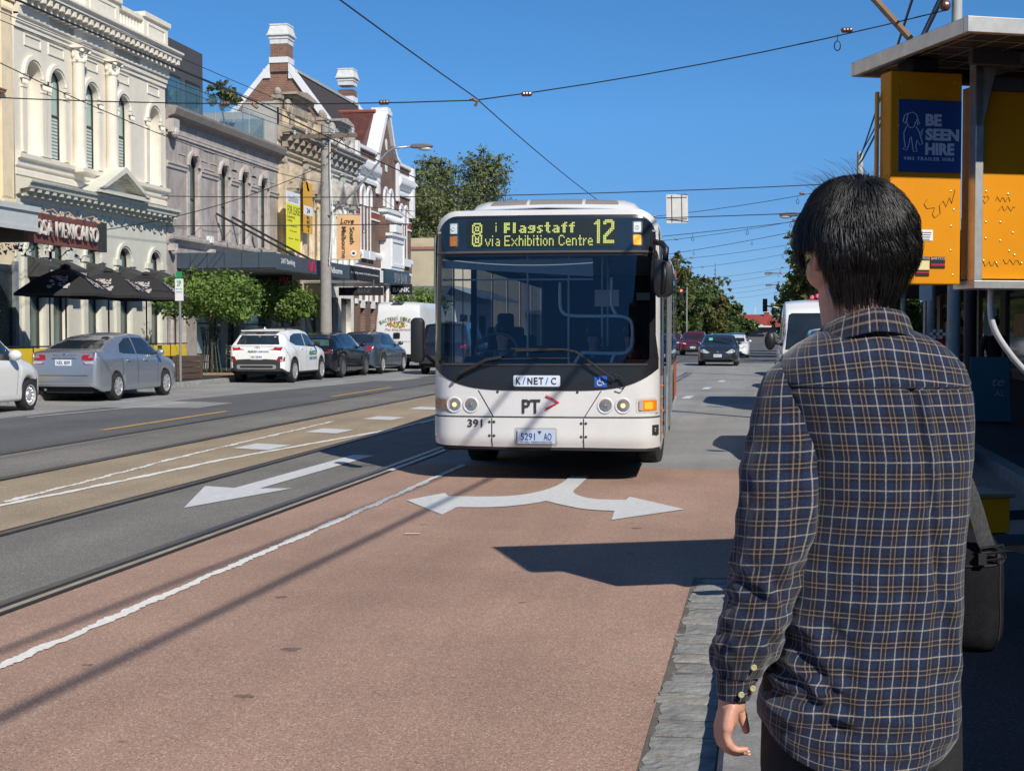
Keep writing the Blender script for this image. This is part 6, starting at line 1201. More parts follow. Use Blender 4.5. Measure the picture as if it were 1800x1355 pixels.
# lower pale buildings further on, seen left of the bus
def far_blocks():
    r = thing('warehouse', 'sand-coloured parapet warehouse beyond the brick bank', 'building', (-22, 100, .3), world=True); S = mat('sand_wall', (.47, .39, .27), .85, var=.12, scale=.8, spot=((.55, .48, .36), 2, .6))
    b = MB(); b.box(-36, -19.8, 97, 104, .3, 8.0); b.box(-36, -19.8, 104, 116, .3, 8.9); b.build('wall', S, r); b = MB(); b.box(-19.8, -19.72, 103.8, 104, .3, 8.9); b.build('pier', S, r); b = MB(); b.box(-36, -19.6, 96.9, 116, 7.6, 7.8); b.build('band', mat('band_terracotta', (.3, .15, .1), .8), r)
    r = thing('low_shop', 'low white shop with a grey metal verandah beyond the brick bank', 'building', (-20, 88, .3), world=True); b = MB(); b.box(-34, -18.5, 84, 96.5, .3, 3.7); b.build('wall', mat('shop_white', (.5, .5, .5), .8), r); b = MB(); b.prism([(-18.5, 4.6), (-16.5, 3.9), (-16.5, 3.8), (-18.5, 4.5)][::-1], 83.5, 96, 'Y'); b.build('verandah_roof', mat('corrugated_grey', (.22, .25, .27), .5, .3), r); b = MB(); b.box(-34, -18.4, 83.9, 96.5, 3.7, 4.6); b.build('parapet', mat('corrugated_grey', (.22, .25, .27), .5, .3), r)
    for y in (86, 89, 92): b = MB(); b.box(-18.5, -18.45, y, y+2, .9, 2.9); b.build('window', GLASSD, r)
    for i, (y, h, c) in enumerate(((118, 6.5, (.35, .3, .26)), (132, 8, (.42, .4, .36)), (150, 6, (.3, .2, .15)))):
        r = thing('shop_building', ['plain brown-grey shop beyond the sand-coloured warehouse', 'pale tall shop far along the left side', 'small brick-red shop at the far left end of the street'][i], 'building', (-20, y+5, .3), world=True); b = MB(); b.box(-34, -19.8, y, y+12, .3, h); b.build('wall', mat('far_wall_%d' % i, c, .85, var=.1), r); b = MB(); b.box(-19.8, -17, y, y+12, 3.4, 3.7); b.build('canopy', mat('far_canopy', (.1, .1, .1), .7), r)
far_blocks()
# ------------------------------------------------------------------ trees, street furniture, wires
def leaf_mat(name, c1, c2):
    m = bpy.data.materials.new(name); m.use_nodes = True; n = m.node_tree; L = n.links; b = n.nodes['Principled BSDF']; b.inputs['Roughness'].default_value = .55
    g = n.nodes.new('ShaderNodeNewGeometry'); r = n.nodes.new('ShaderNodeValToRGB'); r.color_ramp.elements[0].color = (*c1, 1); r.color_ramp.elements[1].color = (*c2, 1); L.new(g.outputs['Random Per Island'], r.inputs[0]); L.new(r.outputs[0], b.inputs['Base Color'])
    t = n.nodes.new('ShaderNodeBsdfTranslucent'); t.inputs[0].default_value = (c2[0]*1.1, c2[1]*1.3, c2[2]*.6, 1); mx = n.nodes.new('ShaderNodeMixShader'); mx.inputs[0].default_value = .22; L.new(b.outputs[0], mx.inputs[1]); L.new(t.outputs[0], mx.inputs[2]); L.new(mx.outputs[0], n.nodes['Material Output'].inputs[0]); return m
def crown(blobs, n, size, seed, mats, parent, droop=0, shell=.55, nclump=0, name='crown'):
    rn = random.Random(seed); b = MB(); tot = sum(a*c_*d for *_, a, c_, d in blobs); vs = []; fs = []
    for cx, cy, cz, a, c_, d in blobs:
        k = int(n*a*c_*d/tot) if tot else 0; clumps = []
        for q in range(max(6, k//28)):
            v = Vector((rn.gauss(0, 1), rn.gauss(0, 1), rn.gauss(0, 1))).normalized()*(shell+(1.08-shell)*rn.random()**.6); clumps.append(v)
        for q in range(k):
            cl = clumps[q % len(clumps)]; w = Vector((rn.gauss(0, .14), rn.gauss(0, .14), rn.gauss(0, .12)))
            p = Vector((cx+(cl.x+w.x)*a, cy+(cl.y+w.y)*c_, cz+(cl.z+w.z)*d-(droop*rn.random()**2*d if cl.z < .1 else 0)))
            s = size*rn.uniform(.6, 1.35); nrm = (cl.normalized()*.7+Vector((rn.gauss(0, .6), rn.gauss(0, .6), rn.gauss(0, .6)+.35))).normalized(); t = nrm.orthogonal().normalized(); t = (t*math.cos(rn.random()*6.28)+nrm.cross(t)*math.sin(rn.random()*6.28)); u = nrm.cross(t)
            i0 = len(vs); vs += [tuple(p-t*s), tuple(p+u*s*.5+nrm*s*.1), tuple(p+t*s), tuple(p-u*s*.5+nrm*s*.1)]; fs.append((i0, i0+1, i0+2, i0+3))
    b.v, b.f, b.m = vs, fs, [0]*len(fs); return b.build(name, mats, parent, norm=False)
BARK = mat('bark', (.11, .085, .065), .9, var=.35, scale=6, bump=.5, stretch=(1, 1, .3)); BARKG = mat('bark_gum', (.30, .26, .21), .8, var=.3, scale=3, stretch=(1, 1, .3))
LEAF_V = leaf_mat('leaf_vine', (.05, .10, .018), (.19, .28, .05)); LEAF_D = leaf_mat('leaf_deep', (.03, .06, .012), (.11, .16, .03)); LEAF_G = leaf_mat('leaf_gum', (.07, .09, .035), (.20, .22, .09)); LEAF_O = leaf_mat('leaf_autumn', (.05, .06, .012), (.15, .14, .03))
def street_tree(x, y, label, seed, w=1.65, zc=2.5, h=.8, guard=True):
    g = gz(max(x, -15.4), y)+.13; r = thing('street_tree', label, 'tree', (x, y, g), group='clipped street trees on the far footpath', world=False); rn = random.Random(seed)
    t = MB(); t.tube([(0, 0, 0), (.03, 0, 1.1), (0, .02, 1.9), (.05, 0, 2.4)], [.09, .07, .06, .03], 8)
    for k in range(7): a = k*.9+seed; t.tube([(0, 0, 1.7+.06*k), (.5*w*math.cos(a)*.6, .5*w*math.sin(a)*.6, 2.2+.1*rn.random()), (w*.8*math.cos(a), w*.8*math.sin(a), 2.3+.3*rn.random())], [.035, .025, .008], 5)
    t.build('trunk', BARK, r, 2)
    bl = [(0, 0, zc+.1, w*.8, w*.8, h*.8)]+[(w*.62*math.cos(k*1.05+seed), w*.62*math.sin(k*1.05+seed), zc-.05+rn.uniform(-.15, .15), w*.42, w*.42, h*.55) for k in range(6)]
    crown(bl, 8000, .062, seed, LEAF_V, r, droop=.35, shell=.5)
    if guard:
        gd = MB(); GM = mat('guard_green', (.012, .03, .022), .6, var=.1)
        for k in range(12): a = 2*math.pi*k/12; q = MB(); gd.tube([(.36*math.cos(a), .36*math.sin(a), 0), (.22*math.cos(a), .22*math.sin(a), .9), (.30*math.cos(a), .30*math.sin(a), 1.5)], .022, 5)
        go = gd.build('tree_guard', GM, r); hp = MB()
        for z, rr in ((.4, .30), (1.0, .235), (1.4, .285)): hp.tube([(rr*math.cos(a), rr*math.sin(a), z) for a in [2*math.pi*i/16 for i in range(17)]], .014, 5, False)
        hp.build('hoop', GM, go)
        s = MB(); s.lathe([(.95, .0), (.8, .03), (.3, .05), (.001, .06)], 18); s.build('soil_bed', mat('soil', (.30, .20, .12), .95, var=.3, scale=14), r)
    return r
street_tree(-17.3, 42.8, 'large bushy clipped street tree in a green guard behind the sign pole', 1, 1.75, 2.45, .9)
street_tree(-17.5, 50.2, 'clipped street tree behind the white compact SUV and left of the concrete pole', 2, 1.4, 2.45, .8)
street_tree(-17.3, 70.5, 'small street tree peeping over the white delivery van', 3, 1.6, 2.7, .9, False)
def big_tree(name, label, x, y, h, w, seed, leaf, bark, n=9000, size=.22, group=None, low=.35, trunk=True, squash=1.0):
    g = gz(max(min(x, 2.6), -15.4), y)+.1; r = thing(name, label, 'tree', (x, y, g), group=group); rn = random.Random(seed); t = MB(); ends = []
    t.tube([(0, 0, 0), (.1*w*.2, 0, h*.25), (0, .1, h*.5), (.1, 0, h*.75)], [.035*h*.8, .028*h*.8, .018*h*.8, .006*h], 9)
    nb = 9
    for k in range(nb):
        a = k*2.4+seed; z0 = h*(low*.75+.35*rn.random()); L_ = w*rn.uniform(.5, .85); e = Vector((L_*math.cos(a), L_*math.sin(a), min(h*.9, z0+h*rn.uniform(.16, .34)))); m_ = Vector((e.x*.45, e.y*.45, z0+(e.z-z0)*.35)); t.tube([(0, 0, z0), tuple(m_), tuple(e)], [.014*h*.8, .010*h*.8, .003*h], 6); ends.append(e)
        for q in range(2): f = e+Vector((rn.uniform(-1, 1)*w*.3, rn.uniform(-1, 1)*w*.3, rn.uniform(.05, .2)*h)); t.tube([tuple(m_*.4+e*.6), tuple(f)], [.007*h*.8, .002*h], 5); ends.append(f)
    t.build('trunk', bark, r, 2)
    bl = [(e.x, e.y, e.z, w*rn.uniform(.22, .38), w*rn.uniform(.22, .38), h*rn.uniform(.07, .12)*squash) for e in ends]+[(0, 0, h*.78, w*.4, w*.4, h*.16)]
    if low < .3: bl += [(rn.uniform(-.5, .5)*w, rn.uniform(-.5, .5)*w, h*rn.uniform(.18, .55), w*.45, w*.45, h*.14) for _ in range(9)]
    crown(bl, n, size, seed, leaf, r, droop=.25, shell=.35); return r
big_tree('gum_tree', 'large spreading gum tree with open crown behind the brick bank', -26.0, 112, 13.9, 5.6, 21, LEAF_G, BARKG, 34000, .13, low=.5, squash=1.1)
big_tree('gum_tree', 'second gum crown leaning over the sand-coloured warehouse', -28.6, 118, 13.6, 4.4, 22, LEAF_G, BARKG, 16000, .16, low=.42)
for i, (x, y, h, w, lab) in enumerate(((-9.6, 128, 9.3, 3.4, 'nearest round dark green tree right of the bus tail'), (-8.5, 140, 8.6, 3.2, 'second round tree in the left row beyond the intersection'), (-9.5, 155, 9.2, 3.6, 'third round tree in the left row beyond the intersection'), (-7.2, 172, 9.2, 3.4, 'fourth round tree in the left row beyond the intersection'), (-6.2, 192, 7.8, 3.4, 'fifth tree in the left row, above the queued cars'), (-3.8, 205, 5.2, 3.0, 'low olive tree at the far end of the left row'))):
    big_tree('street_tree', lab, x, y, h, w, 40+i, LEAF_D if i % 3 else LEAF_O, BARK, 6500, .24, 'trees lining the far left of the street', low=.15)
for i, (x, y, h, w, lab) in enumerate(((4.6, 92, 11.5, 3.2, 'tall dense tree just left of the man\'s head'), (3.9, 108, 9.5, 2.8, 'second tree in the right row beyond the white van'), (3.2, 128, 8.2, 2.6, 'third tree in the right row beside the traffic signal'), (6.5, 75, 8, 2.5, 'shaded tree behind the man\'s head'))):
    big_tree('street_tree', lab, x, y, h, w, 60+i, LEAF_D if i % 2 else LEAF_O, BARK, 7000, .2, 'trees lining the right of the street', low=.15)
t = thing('potted_tree', 'small olive tree in a pot on the roof terrace', 'tree', (-21.6, 54.9, 9.42)); b = MB(); b.tube([(0, 0, 0), (.05, 0, .9), (-.1, .1, 1.5)], [.05, .04, .02], 6); b.lathe([(.2, 0), (.28, .4), (.24, .4)], 12); b.build('trunk', BARK, t); crown([(0, 0, 1.9, .62, .62, .5), (.3, .5, 2.0, .4, .4, .35), (-.2, -.4, 1.6, .35, .35, .3)], 900, .10, 5, LEAF_G, t, shell=.2)
# umbrellas
def umbrella(x, y, label, s=1.0, zt=3.02):
    g = gz(-15.4, y)+.13; r = thing('cafe_umbrella', label, 'umbrella', (x, y, g), R(12), 'black cafe umbrellas'); UB = mat('umbrella_black', (.02, .019, .02), .8, var=.15); h = zt
    b = MB(); N = 32; rows = [[(0, 0, h)]*N]
    def pt(k, f):
        a = 2*math.pi*k/N; c = max(abs(math.cos(a)), abs(math.sin(a))); e = (s/c)*(1-.07*math.sin(4*a)**2); return (f*e*math.cos(a), f*e*math.sin(a), h-.70*f+.08*math.sin(f*3.14)-(.05*f*math.sin(4*a)**2 if 0 else 0))
    rows += [[pt(k, f) for k in range(N)] for f in (.12, .3, .5, .75, .95, 1)]; rows += [[(p[0], p[1], p[2]-.07) for p in rows[-1]]]
    b.grid(rows, closed=True); c = b.build('canopy', UB, r, merge=1e-4)
    b = MB(); b.lathe([(.16, h-.03), (.10, h+.04), (.001, h+.07)], 12); b.build('vent_cap', UB, r); b = MB(); b.tube([(0, 0, 0), (0, 0, h)], .024, 8); b.build('pole', WFR, r)
    b = MB(); b.box(-.28, .28, -.28, .28, 0, .08); b.build('base', mat('base_dark', (.05, .05, .05), .8), r)
    rn = random.Random(4)
    for a0 in (-90, 0):
        M_ = Matrix.Rotation(R(a0), 4, 'Z'); q = MB(M_)          # printed crest-like patch on the two faces seen
        for k in range(34):
            u = rn.uniform(-.30, .30); f = rn.uniform(.50, .86); 
            if abs(u) > .34*(f+.1): continue
            w_, v_ = rn.uniform(.02, .07), rn.uniform(.012, .04); P = []
            for du, dv in ((-1, -1), (1, -1), (1, 1), (-1, 1)):
                uu, ff = u+du*w_, f+dv*v_; P.append((ff*s+.012, uu, h-.70*ff+.08*math.sin(ff*3.14)+.012))
            q.add(P, [(0, 1, 2, 3)])
        q.build('printed_crest', mat('print_pale', (.42, .37, .36), .7, var=.2, scale=20), c)
umbrella(-17.5, 33.7, 'nearest black cafe umbrella, in front of the sage ground floor'); umbrella(-17.5, 36.1, 'middle black cafe umbrella of three in front of the beige terrace'); umbrella(-17.5, 38.5, 'farthest black cafe umbrella, touching the first street tree')
# barriers, planter, chairs, table
YB = mat('barrier_yellow', (.72, .50, .03), .6, var=.08)
def barrier(x, y0, y1, lab):
    g = gz(-15.4, y0)+.13; r = thing('cafe_barrier', lab, 'barrier', (x, y0, g), group='yellow cloth cafe barriers'); n = int((y1-y0)/1.4)+1
    for k in range(n):
        a = k*(y1-y0)/n; c = (k+1)*(y1-y0)/n; b = MB(); b.box(-.01, .01, a+.04, c-.04, .3, 1.0); b.build('cloth', YB, r); b = MB(); b.tube([(0, a, 0), (0, a, 1.04)], .02, 6); b.build('post', MATT, r); b = MB(); b.tube([(0, a, 1.04), (0, c, 1.04)], .018, 6); b.build('top_rail', MATT, r)
barrier(-16.3, 27.5, 31, 'yellow cafe barrier partly hidden behind the silver sedan'); barrier(-17.0, 33, 40.2, 'long yellow cafe barrier under the black umbrellas')
g = gz(-15.4, 36)+.13; r = thing('planter_box', 'weathered timber planter box beside the metal sign pole', 'planter', (-16.5, 38.35, g)); b = MB()
for k in range(4): b.box(-.35, .35, -.85, .85, .03+k*.165, .18+k*.165)
b.build('planks', mat('old_timber', (.09, .06, .045), .85, var=.35, scale=5, stretch=(1, .2, 4)), r); b = MB(); [b.box(x, x+.06, y, y+.06, 0, .70) for x in (-.4, .34) for y in (-.88, .82)]; b.build('corner_post', MATS['old_timber'], r)

def chair(x, y, rz, lab):
    g = gz(-15.4, y)+.14; r = thing('cafe_chair', lab, 'chair', (x, y, g), rz, 'cane cafe chairs'); CN = mat('cane', (.52, .40, .22), .6, var=.2, scale=20)
    b = MB(); b.box(-.2, .2, -.2, .2, .43, .46); b.build('seat', CN, r); 
    b = MB(); [b.box(-.19, .19, .19+.09*k*.3, .2+.09*k*.3, .56+k*.09, .61+k*.09) for k in range(4)]; b.build('backrest', CN, r)
    for sx in (-.18, .18):
        b = MB(); b.tube([(sx, -.18, 0), (sx, -.18, .44)], .014, 5); b.build('leg', CN, r); b = MB(); b.tube([(sx, .16, 0), (sx, .2, .45), (sx, .3, .95)], .014, 5); b.build('leg', CN, r)
chair(-17.6, 45.4, R(200), 'cane cafe chair nearest the green tree guard'); chair(-17.3, 46.3, R(160), 'second cane cafe chair right of the tree guard'); chair(-17.0, 47.4, R(175), 'third cane cafe chair just behind the white SUV')
g = gz(-15.4, 60)+.13
figure('person', 'person in dark clothes seated at the kerbside table beyond the concrete pole', (-18.0, 59.2, g), R(30), 'sit', (.02, .02, .02), (.02, .02, .03)); figure('person', 'seated person in black left of the white van', (-17.2, 64.2, g), R(-40), 'sit', (.012, .012, .014), (.02, .02, .02))
r = thing('cafe_table', 'small orange timber table between the seated people', 'table', (-17.6, 61.3, g)); b = MB(); b.box(-.4, .4, -.4, .4, 1.0, 1.05); b.build('tabletop', mat('orange_timber', (.5, .2, .06), .6, var=.1), r)
for sx, sy in ((-.35, -.35), (.35, -.35), (.35, .35), (-.35, .35)): b = MB(); b.box(sx-.03, sx+.03, sy-.03, sy+.03, 0, 1.0); b.build('leg', MATS['orange_timber'], r)
# parking sign pole
g = gz(-15.4, 37)+.13; r = thing('parking_sign', 'slim metal pole with two small parking plates beside the silver car', 'sign', (-15.75, 36.8, g)); b = MB(); b.tube([(0, 0, 0), (0, 0, 2.95)], .035, 10); b.build('pole', STEEL, r)
b = MB(); b.box(-.12, .12, -.05, -.04, 2.2, 2.8); p = b.build('sign_plate', SIGNW, r); G = mat('sign_green', (.02, .25, .08), .5, var=0); txt('lettering', '2P', .13, .15, frame((0, -.052, 2.68), (1, 0, 0), (0, 0, 1)), G, p, bold=.02); txt('lettering', '8am-6pm', .18, .04, frame((0, -.052, 2.52), (1, 0, 0), (0, 0, 1)), G, p); txt('lettering', 'MON-SAT', .18, .04, frame((0, -.052, 2.44), (1, 0, 0), (0, 0, 1)), G, p)
b = MB(); b.box(-.09, .09, -.05, -.04, 2.83, 3.0); p = b.build('sign_plate', G, r)
# electricity poles with crossarms and lamps
CP = mat('pole_concrete', (.30, .28, .25), .85, var=.15, scale=6, bump=.2)
def lamp_head(r, x, y, z, dx, dy, name='lamp_head', c=None):
    d = Vector((dx, dy, 0)).normalized(); M_ = frame((x, y, z), d, (0, 0, 1)); b = MB(M_); b.prism([(-.1, -.05), (.0, -.07), (.35, -.08), (.72, -.02), (.7, .05), (.35, .1), (0, .08), (-.1, .04)], -.13, .13, 'Z'); h = b.build(name, mat('lamp_grey', (.12, .12, .13), .5, var=.1), r, bevel=.03); b = MB(M_); b.ball((.42, -.08, 0), .26, .09, .12); b.build('lens', mat('lamp_lens', (.6, .6, .62), .15, var=0), h, 2)
def power_pole(x, y, H_, label, arm=True, lamp=None, rad=.19, m=CP, cat='pole'):
    g = gz(max(min(x, 2.6), -15.4), y)+.13; r = thing('power_pole', label, cat, (x, y, 0), world=True); b = MB(); b.tube([(x, y, g), (x, y, H_)], [rad, rad*.62], 16); b.build('pole', m, r, True)
    if arm:
        for z in (H_-.45,): 
            b = MB(); b.box(x-1.2, x+1.25, y-.18-.06, y-.18+.02, z-.07, z+.07); a = b.build('crossarm', mat('arm_timber', (.17, .13, .09), .85, var=.3), r)
            for k in (-1.1, -.65, .4, 1.1): q = MB(); q.lathe([(.03, z+.07), (.06, z+.12), (.035, z+.16), (.06, z+.2), (.02, z+.24)], 10, Matrix.Translation((x+k, y-.2, 0))); q.build('insulator', mat('insulator_pale', (.5, .55, .55), .2), a)
            for k in (-1, 1): q = MB(); q.tube([(x+k*.75, y-.2, z-.06), (x+k*.12, y-.17, z-.75)], .02, 5); q.build('arm_brace', mat('brace_rust', (.12, .05, .04), .7), a)
        b = MB(); [b.tube([(x+.2*math.cos(a), y-.2, H_-.9+.15*math.sin(a)), (x-.4*math.sin(a), y-.25, H_-.6-.3*math.cos(a)), (x+.9*math.cos(a*2), y-.2, H_-.35)], .014, 4) for a in (0.4, 1.5, 2.8, 4.1)]; b.build('looped_cables', WIRE, r)
    if lamp:
        z0, pts = lamp; b = MB(); b.tube(pts, .045, 8); b.build('lamp_arm', STEEL, r, 2); p, q = pts[-1], pts[-2]; lamp_head(r, *p, p[0]-q[0], p[1]-q[1])
    return r
pp = power_pole(-15.95, 50.6, 9.35, 'tall concrete power pole with timber crossarm and curved street lamp arm', True, (0, [(-15.9, 50.5, 5.9), (-14.8, 50.8, 7.0), (-13.75, 51.0, 8.3), (-13.45, 51.05, 8.5), (-12.75, 51.2, 8.56)]), .24)
b = MB(); b.tube([(-15.72, 50.45, 9.0), (-15.7, 50.42, 7.4), (-15.6, 50.4, 6.0), (-15.75, 50.4, 4.2)], .018, 5); b.build('white_cable', SIGNW, pp)
r = thing('street_banner', 'peach street banner reading Love South Melbourne beside the concrete pole', 'banner', (-14.9, 50.6, 5.5), world=True); F_ = frame((-15.05, 50.55, 5.22), (.985, .174, 0), (0, 0, 1)); b = MB(F_)
b.grid([[(-.42+.84*i/6, -.82+1.64*j/10, .02*math.sin(j*.9)*math.sin(i*.7)) for i in range(7)] for j in range(11)]); c = b.build('cloth', mat('banner_peach', (.68, .40, .19), .8, var=.04), r, 2)
DT = mat('banner_text', (.05, .03, .02), .7, var=0); txt('lettering', 'Love', .5, .2, F_ @ Matrix.Translation((-.05, .58, .025)), DT, c, shear=.25, bold=.02); txt('lettering', 'South', .62, .17, F_ @ Matrix.Translation((.13, .05, .025)) @ Matrix.Rotation(R(-90), 4, 'Z'), DT, c, bold=.01); txt('lettering', 'Melbourne', 1.15, .17, F_ @ Matrix.Translation((-.17, -.2, .025)) @ Matrix.Rotation(R(-90), 4, 'Z'), DT, c, bold=.01)
b = MB(F_); b.lathe([(.11, .026), (.001, .028)], 20, Matrix.Translation((.18, -.6, 0))); e = b.build('emblem', SIGNW, c); b = MB(F_); b.ball((.18, -.6, .03), .06, .05, .006); b.build('emblem_mark', DT, e)
for z in (.82, -.82): b = MB(F_); b.tube([(-.75, z, 0), (.44, z, 0)], .02, 6); b.build('bracket', STEEL, r)
power_pole(-14.9, 64, 6.15, 'slim greenish timber pole between the gum tree and the bus', False, None, .13, mat('pole_green', (.20, .25, .18), .85, var=.15))
power_pole(2.95, 23.4, 9.6, 'pale steel pole rising behind the solar panel', False, None, .11, mat('pole_pale', (.40, .41, .39), .6, var=.1))
power_pole(3.05, 48, 7.6, 'pale pole just above the man\'s head', False, None, .16, MATS['pole_pale'])
r = thing('bracket_arm', 'rusty brown diagonal bracket arm high behind the solar panel', 'bracket', (2.9, 23.2, 5.6), world=True); b = MB(); b.tube([(2.85, 23.3, 5.55), (.9, 23.1, 7.75)], .055, 8); b.build('strut', mat('arm_brown', (.22, .13, .07), .7, var=.15), r); b = MB(); b.ball((2.75, 23.25, 6.75), .09, .09, .09); b.build('round_insulator', mat('insulator_brown', (.12, .05, .04), .3), r)
# far street lamps and signals on the right
for i, (x, y, zt) in enumerate(((3.2, 62, 6.75), (2.6, 130, 7.2), (2.7, 152, 6.9))):
    r = thing('street_lamp', ['nearest far street lamp, its head left of the man\'s ear', 'second far street lamp above the white van', 'third far street lamp above the white van'][i], 'street lamp', (x, y, .3), group='grey street lamps on the right', world=True); b = MB(); b.tube([(x, y, .3), (x, y, zt-1.6), (x-.7, y, zt-.3), (x-1.2, y, zt), (x-1.9, y, zt)], [.09, .07, .05, .045, .04], 8); b.build('post', STEEL, r, 2); lamp_head(r, x-1.9, y, zt, -1, 0)
def signal(x, y, z, lab, lit, post):
    r = thing('traffic_light', lab, 'traffic light', (x, y, z), world=True); b = MB(); b.box(x-.18, x+.18, y-.1, y+.1, z-.5, z+.5); h = b.build('housing', MATT, r, bevel=.03)
    for k, c in enumerate(((.9, .03, .02), (.25, .15, .02), (.02, .15, .05))): b = MB(); b.lathe([(.10, 0), (.09, .02), (.001, .03)], 14, frame((x, y-.11, z+.3-.3*k), (1, 0, 0), (0, 0, 1))); b.build('lens', mat('signal_red', (1, .12, .05), .3, var=0, emis=3) if (k == 0 and lit) else mat('signal_off_%d' % k, tuple(v*.2 for v in c), .3, var=0), h)
    b = MB(); b.tube(post, .06, 8); b.build('post', STEEL, r); return r
signal(-6.75, 118, 5.0, 'traffic light showing red above the queue of cars', True, [(-6.3, 118.2, .2), (-6.3, 118.2, 5.6)])
signal(.05, 112, 3.95, 'unlit traffic light on a bracket near the white van', False, [(.2, 112.1, 3.9), (2.9, 112.2, 3.4)])
r = thing('radio_mast', 'thin red and white radio mast on the skyline above the oncoming cars', 'mast', (-7.1, 210, 0), world=True); b = MB(); b.tube([(-7.1, 210, 0), (-7.1, 210, 12.2)], [.12, .04], 6); b.build('shaft', mat('mast_grey', (.12, .11, .12), .6), r); b = MB()
for k in range(9): z = 6.2+k*.62; w_ = .5-.045*k; b.tube([(-7.1-w_, 210, z), (-7.1+w_, 210, z)], .07, 5)
b.build('aerials', MATS['mast_grey'], r)
# street-end pavilion with red tiled roof
r = thing('pavilion', 'cream gabled house with red tiled roof closing the far end of the street', 'building', (-2.6, 262, .2), world=True); RT = mat('red_tiles', (.28, .05, .04), .8, var=.15, scale=2); b = MB(); b.box(-8, 2.2, 262, 272, .2, 3.2); b.build('wall', mat('house_shade', (.12, .11, .12), .8), r)
b = MB(); b.add([(-8.6, 261, 3.2), (3, 261, 3.2), (3, 273, 3.2), (-8.6, 273, 3.2), (-6.4, 267, 5.5), (1.2, 267, 5.5)], [(0, 1, 5, 4), (1, 2, 5), (2, 3, 4, 5), (3, 0, 4)]); b.prism([(-6, 3.4), (.8, 3.4), (-2.6, 5.1)], 260.6, 264, 'Y'); b.build('roof', RT, r); b = MB(); b.prism([(-5.2, 3.4), (0, 3.4), (-2.6, 4.5)], 260.5, 260.59, 'Y'); g_ = b.build('gable_panel', mat('house_cream', (.6, .58, .52), .8), r); b = MB(); [b.box(-5+k*.6, -4.85+k*.6, 260.42, 260.5, 3.5, 3.5+max(.1, 1.0-abs(k-4)*.25)) for k in range(9)]; b.build('timbering', RT, g_); b = MB(); b.box(-6.5, 1.3, 260.3, 260.5, 3.1, 3.4); b.build('fascia', MATS['house_cream'], r)
for x in (-5.6, .4): b = MB(); b.box(x-.5, x+.5, 266, 267, 5, 6.3); c = b.build('chimney', RT, r); b = MB(); b.box(x-.55, x+.55, 265.9, 267.1, 5.9, 6.15); b.build('chimney_band', MATS['house_cream'], c)
for i, (x, z) in enumerate(((-8.6, 8), (-6.2, 9), (-1.8, 7.2))): r = thing('flag_pole', ['left', 'middle', 'right'][i]+' one of three thin white poles above the red roof', 'pole', (x, 285, 0), world=True); b = MB(); b.tube([(x, 285, 0), (x, 285, z)], .06, 6); b.build('pole', WHITE, r)
w = MB(); rn = random.Random(2)
w = thing('tree_belt', 'dark belt of trees behind the red-roofed house', 'trees', (0, 290, 0)); crown([(x, rn.uniform(-2, 2), 2.6, 4.5, 3, 2.3) for x in range(-60, 70, 5)], 9000, .5, 8, LEAF_D, w); 
for x in range(-60, 70, 10): q = MB(); q.tube([(x, 0, 0), (x, 0, 3)], .2, 6); q.build('trunk', BARK, w)
# overhead wires ----------------------------------------------------
def sagp(a, b_, s, n=14): return [tuple(Vector(a).lerp(Vector(b_), i/n)-Vector((0, 0, 4*s*(i/n)*(1-i/n)))) for i in range(n+1)]
def wire(lab, a, b_, s=.1, r=.012, name='overhead_wire', grp='overhead wires', beads=(), drops=()):
    P = sagp(a, b_, s); 
    if not beads and not drops: b = MB(); b.tube(P, r, 5); o = b.build(name, WIRE); tag(o, lab, 'wire', grp); return o
    o = thing(name, lab, 'wire', a, group=grp, world=True); b = MB(); b.tube(P, r, 5); b.build('cable', WIRE, o)
    L_ = lambda t: Vector(P[0]).lerp(Vector(P[-1]), t)-Vector((0, 0, 4*s*t*(1-t)))
    for t in beads: p = L_(t); q = MB(); d = (Vector(P[-1])-Vector(P[0])).normalized(); [q.ball(tuple(p+d*k*.05), .045, .045, .05, 8, 6) for k in (-1, 0, 1)]; q.build('insulator', mat('insulator_brown', (.12, .05, .04), .3), o)
    for t in drops: p = L_(t); q = MB(); q.tube([tuple(p), tuple(p-Vector((0, 0, .12)))], .008, 4); q.tube([(p.x+.04*math.cos(a_), p.y, p.z-.17+.05*math.sin(a_)) for a_ in [i*.63 for i in range(11)]], .008, 4, False); q.build('hanger_loop', WIRE, o)
    return o
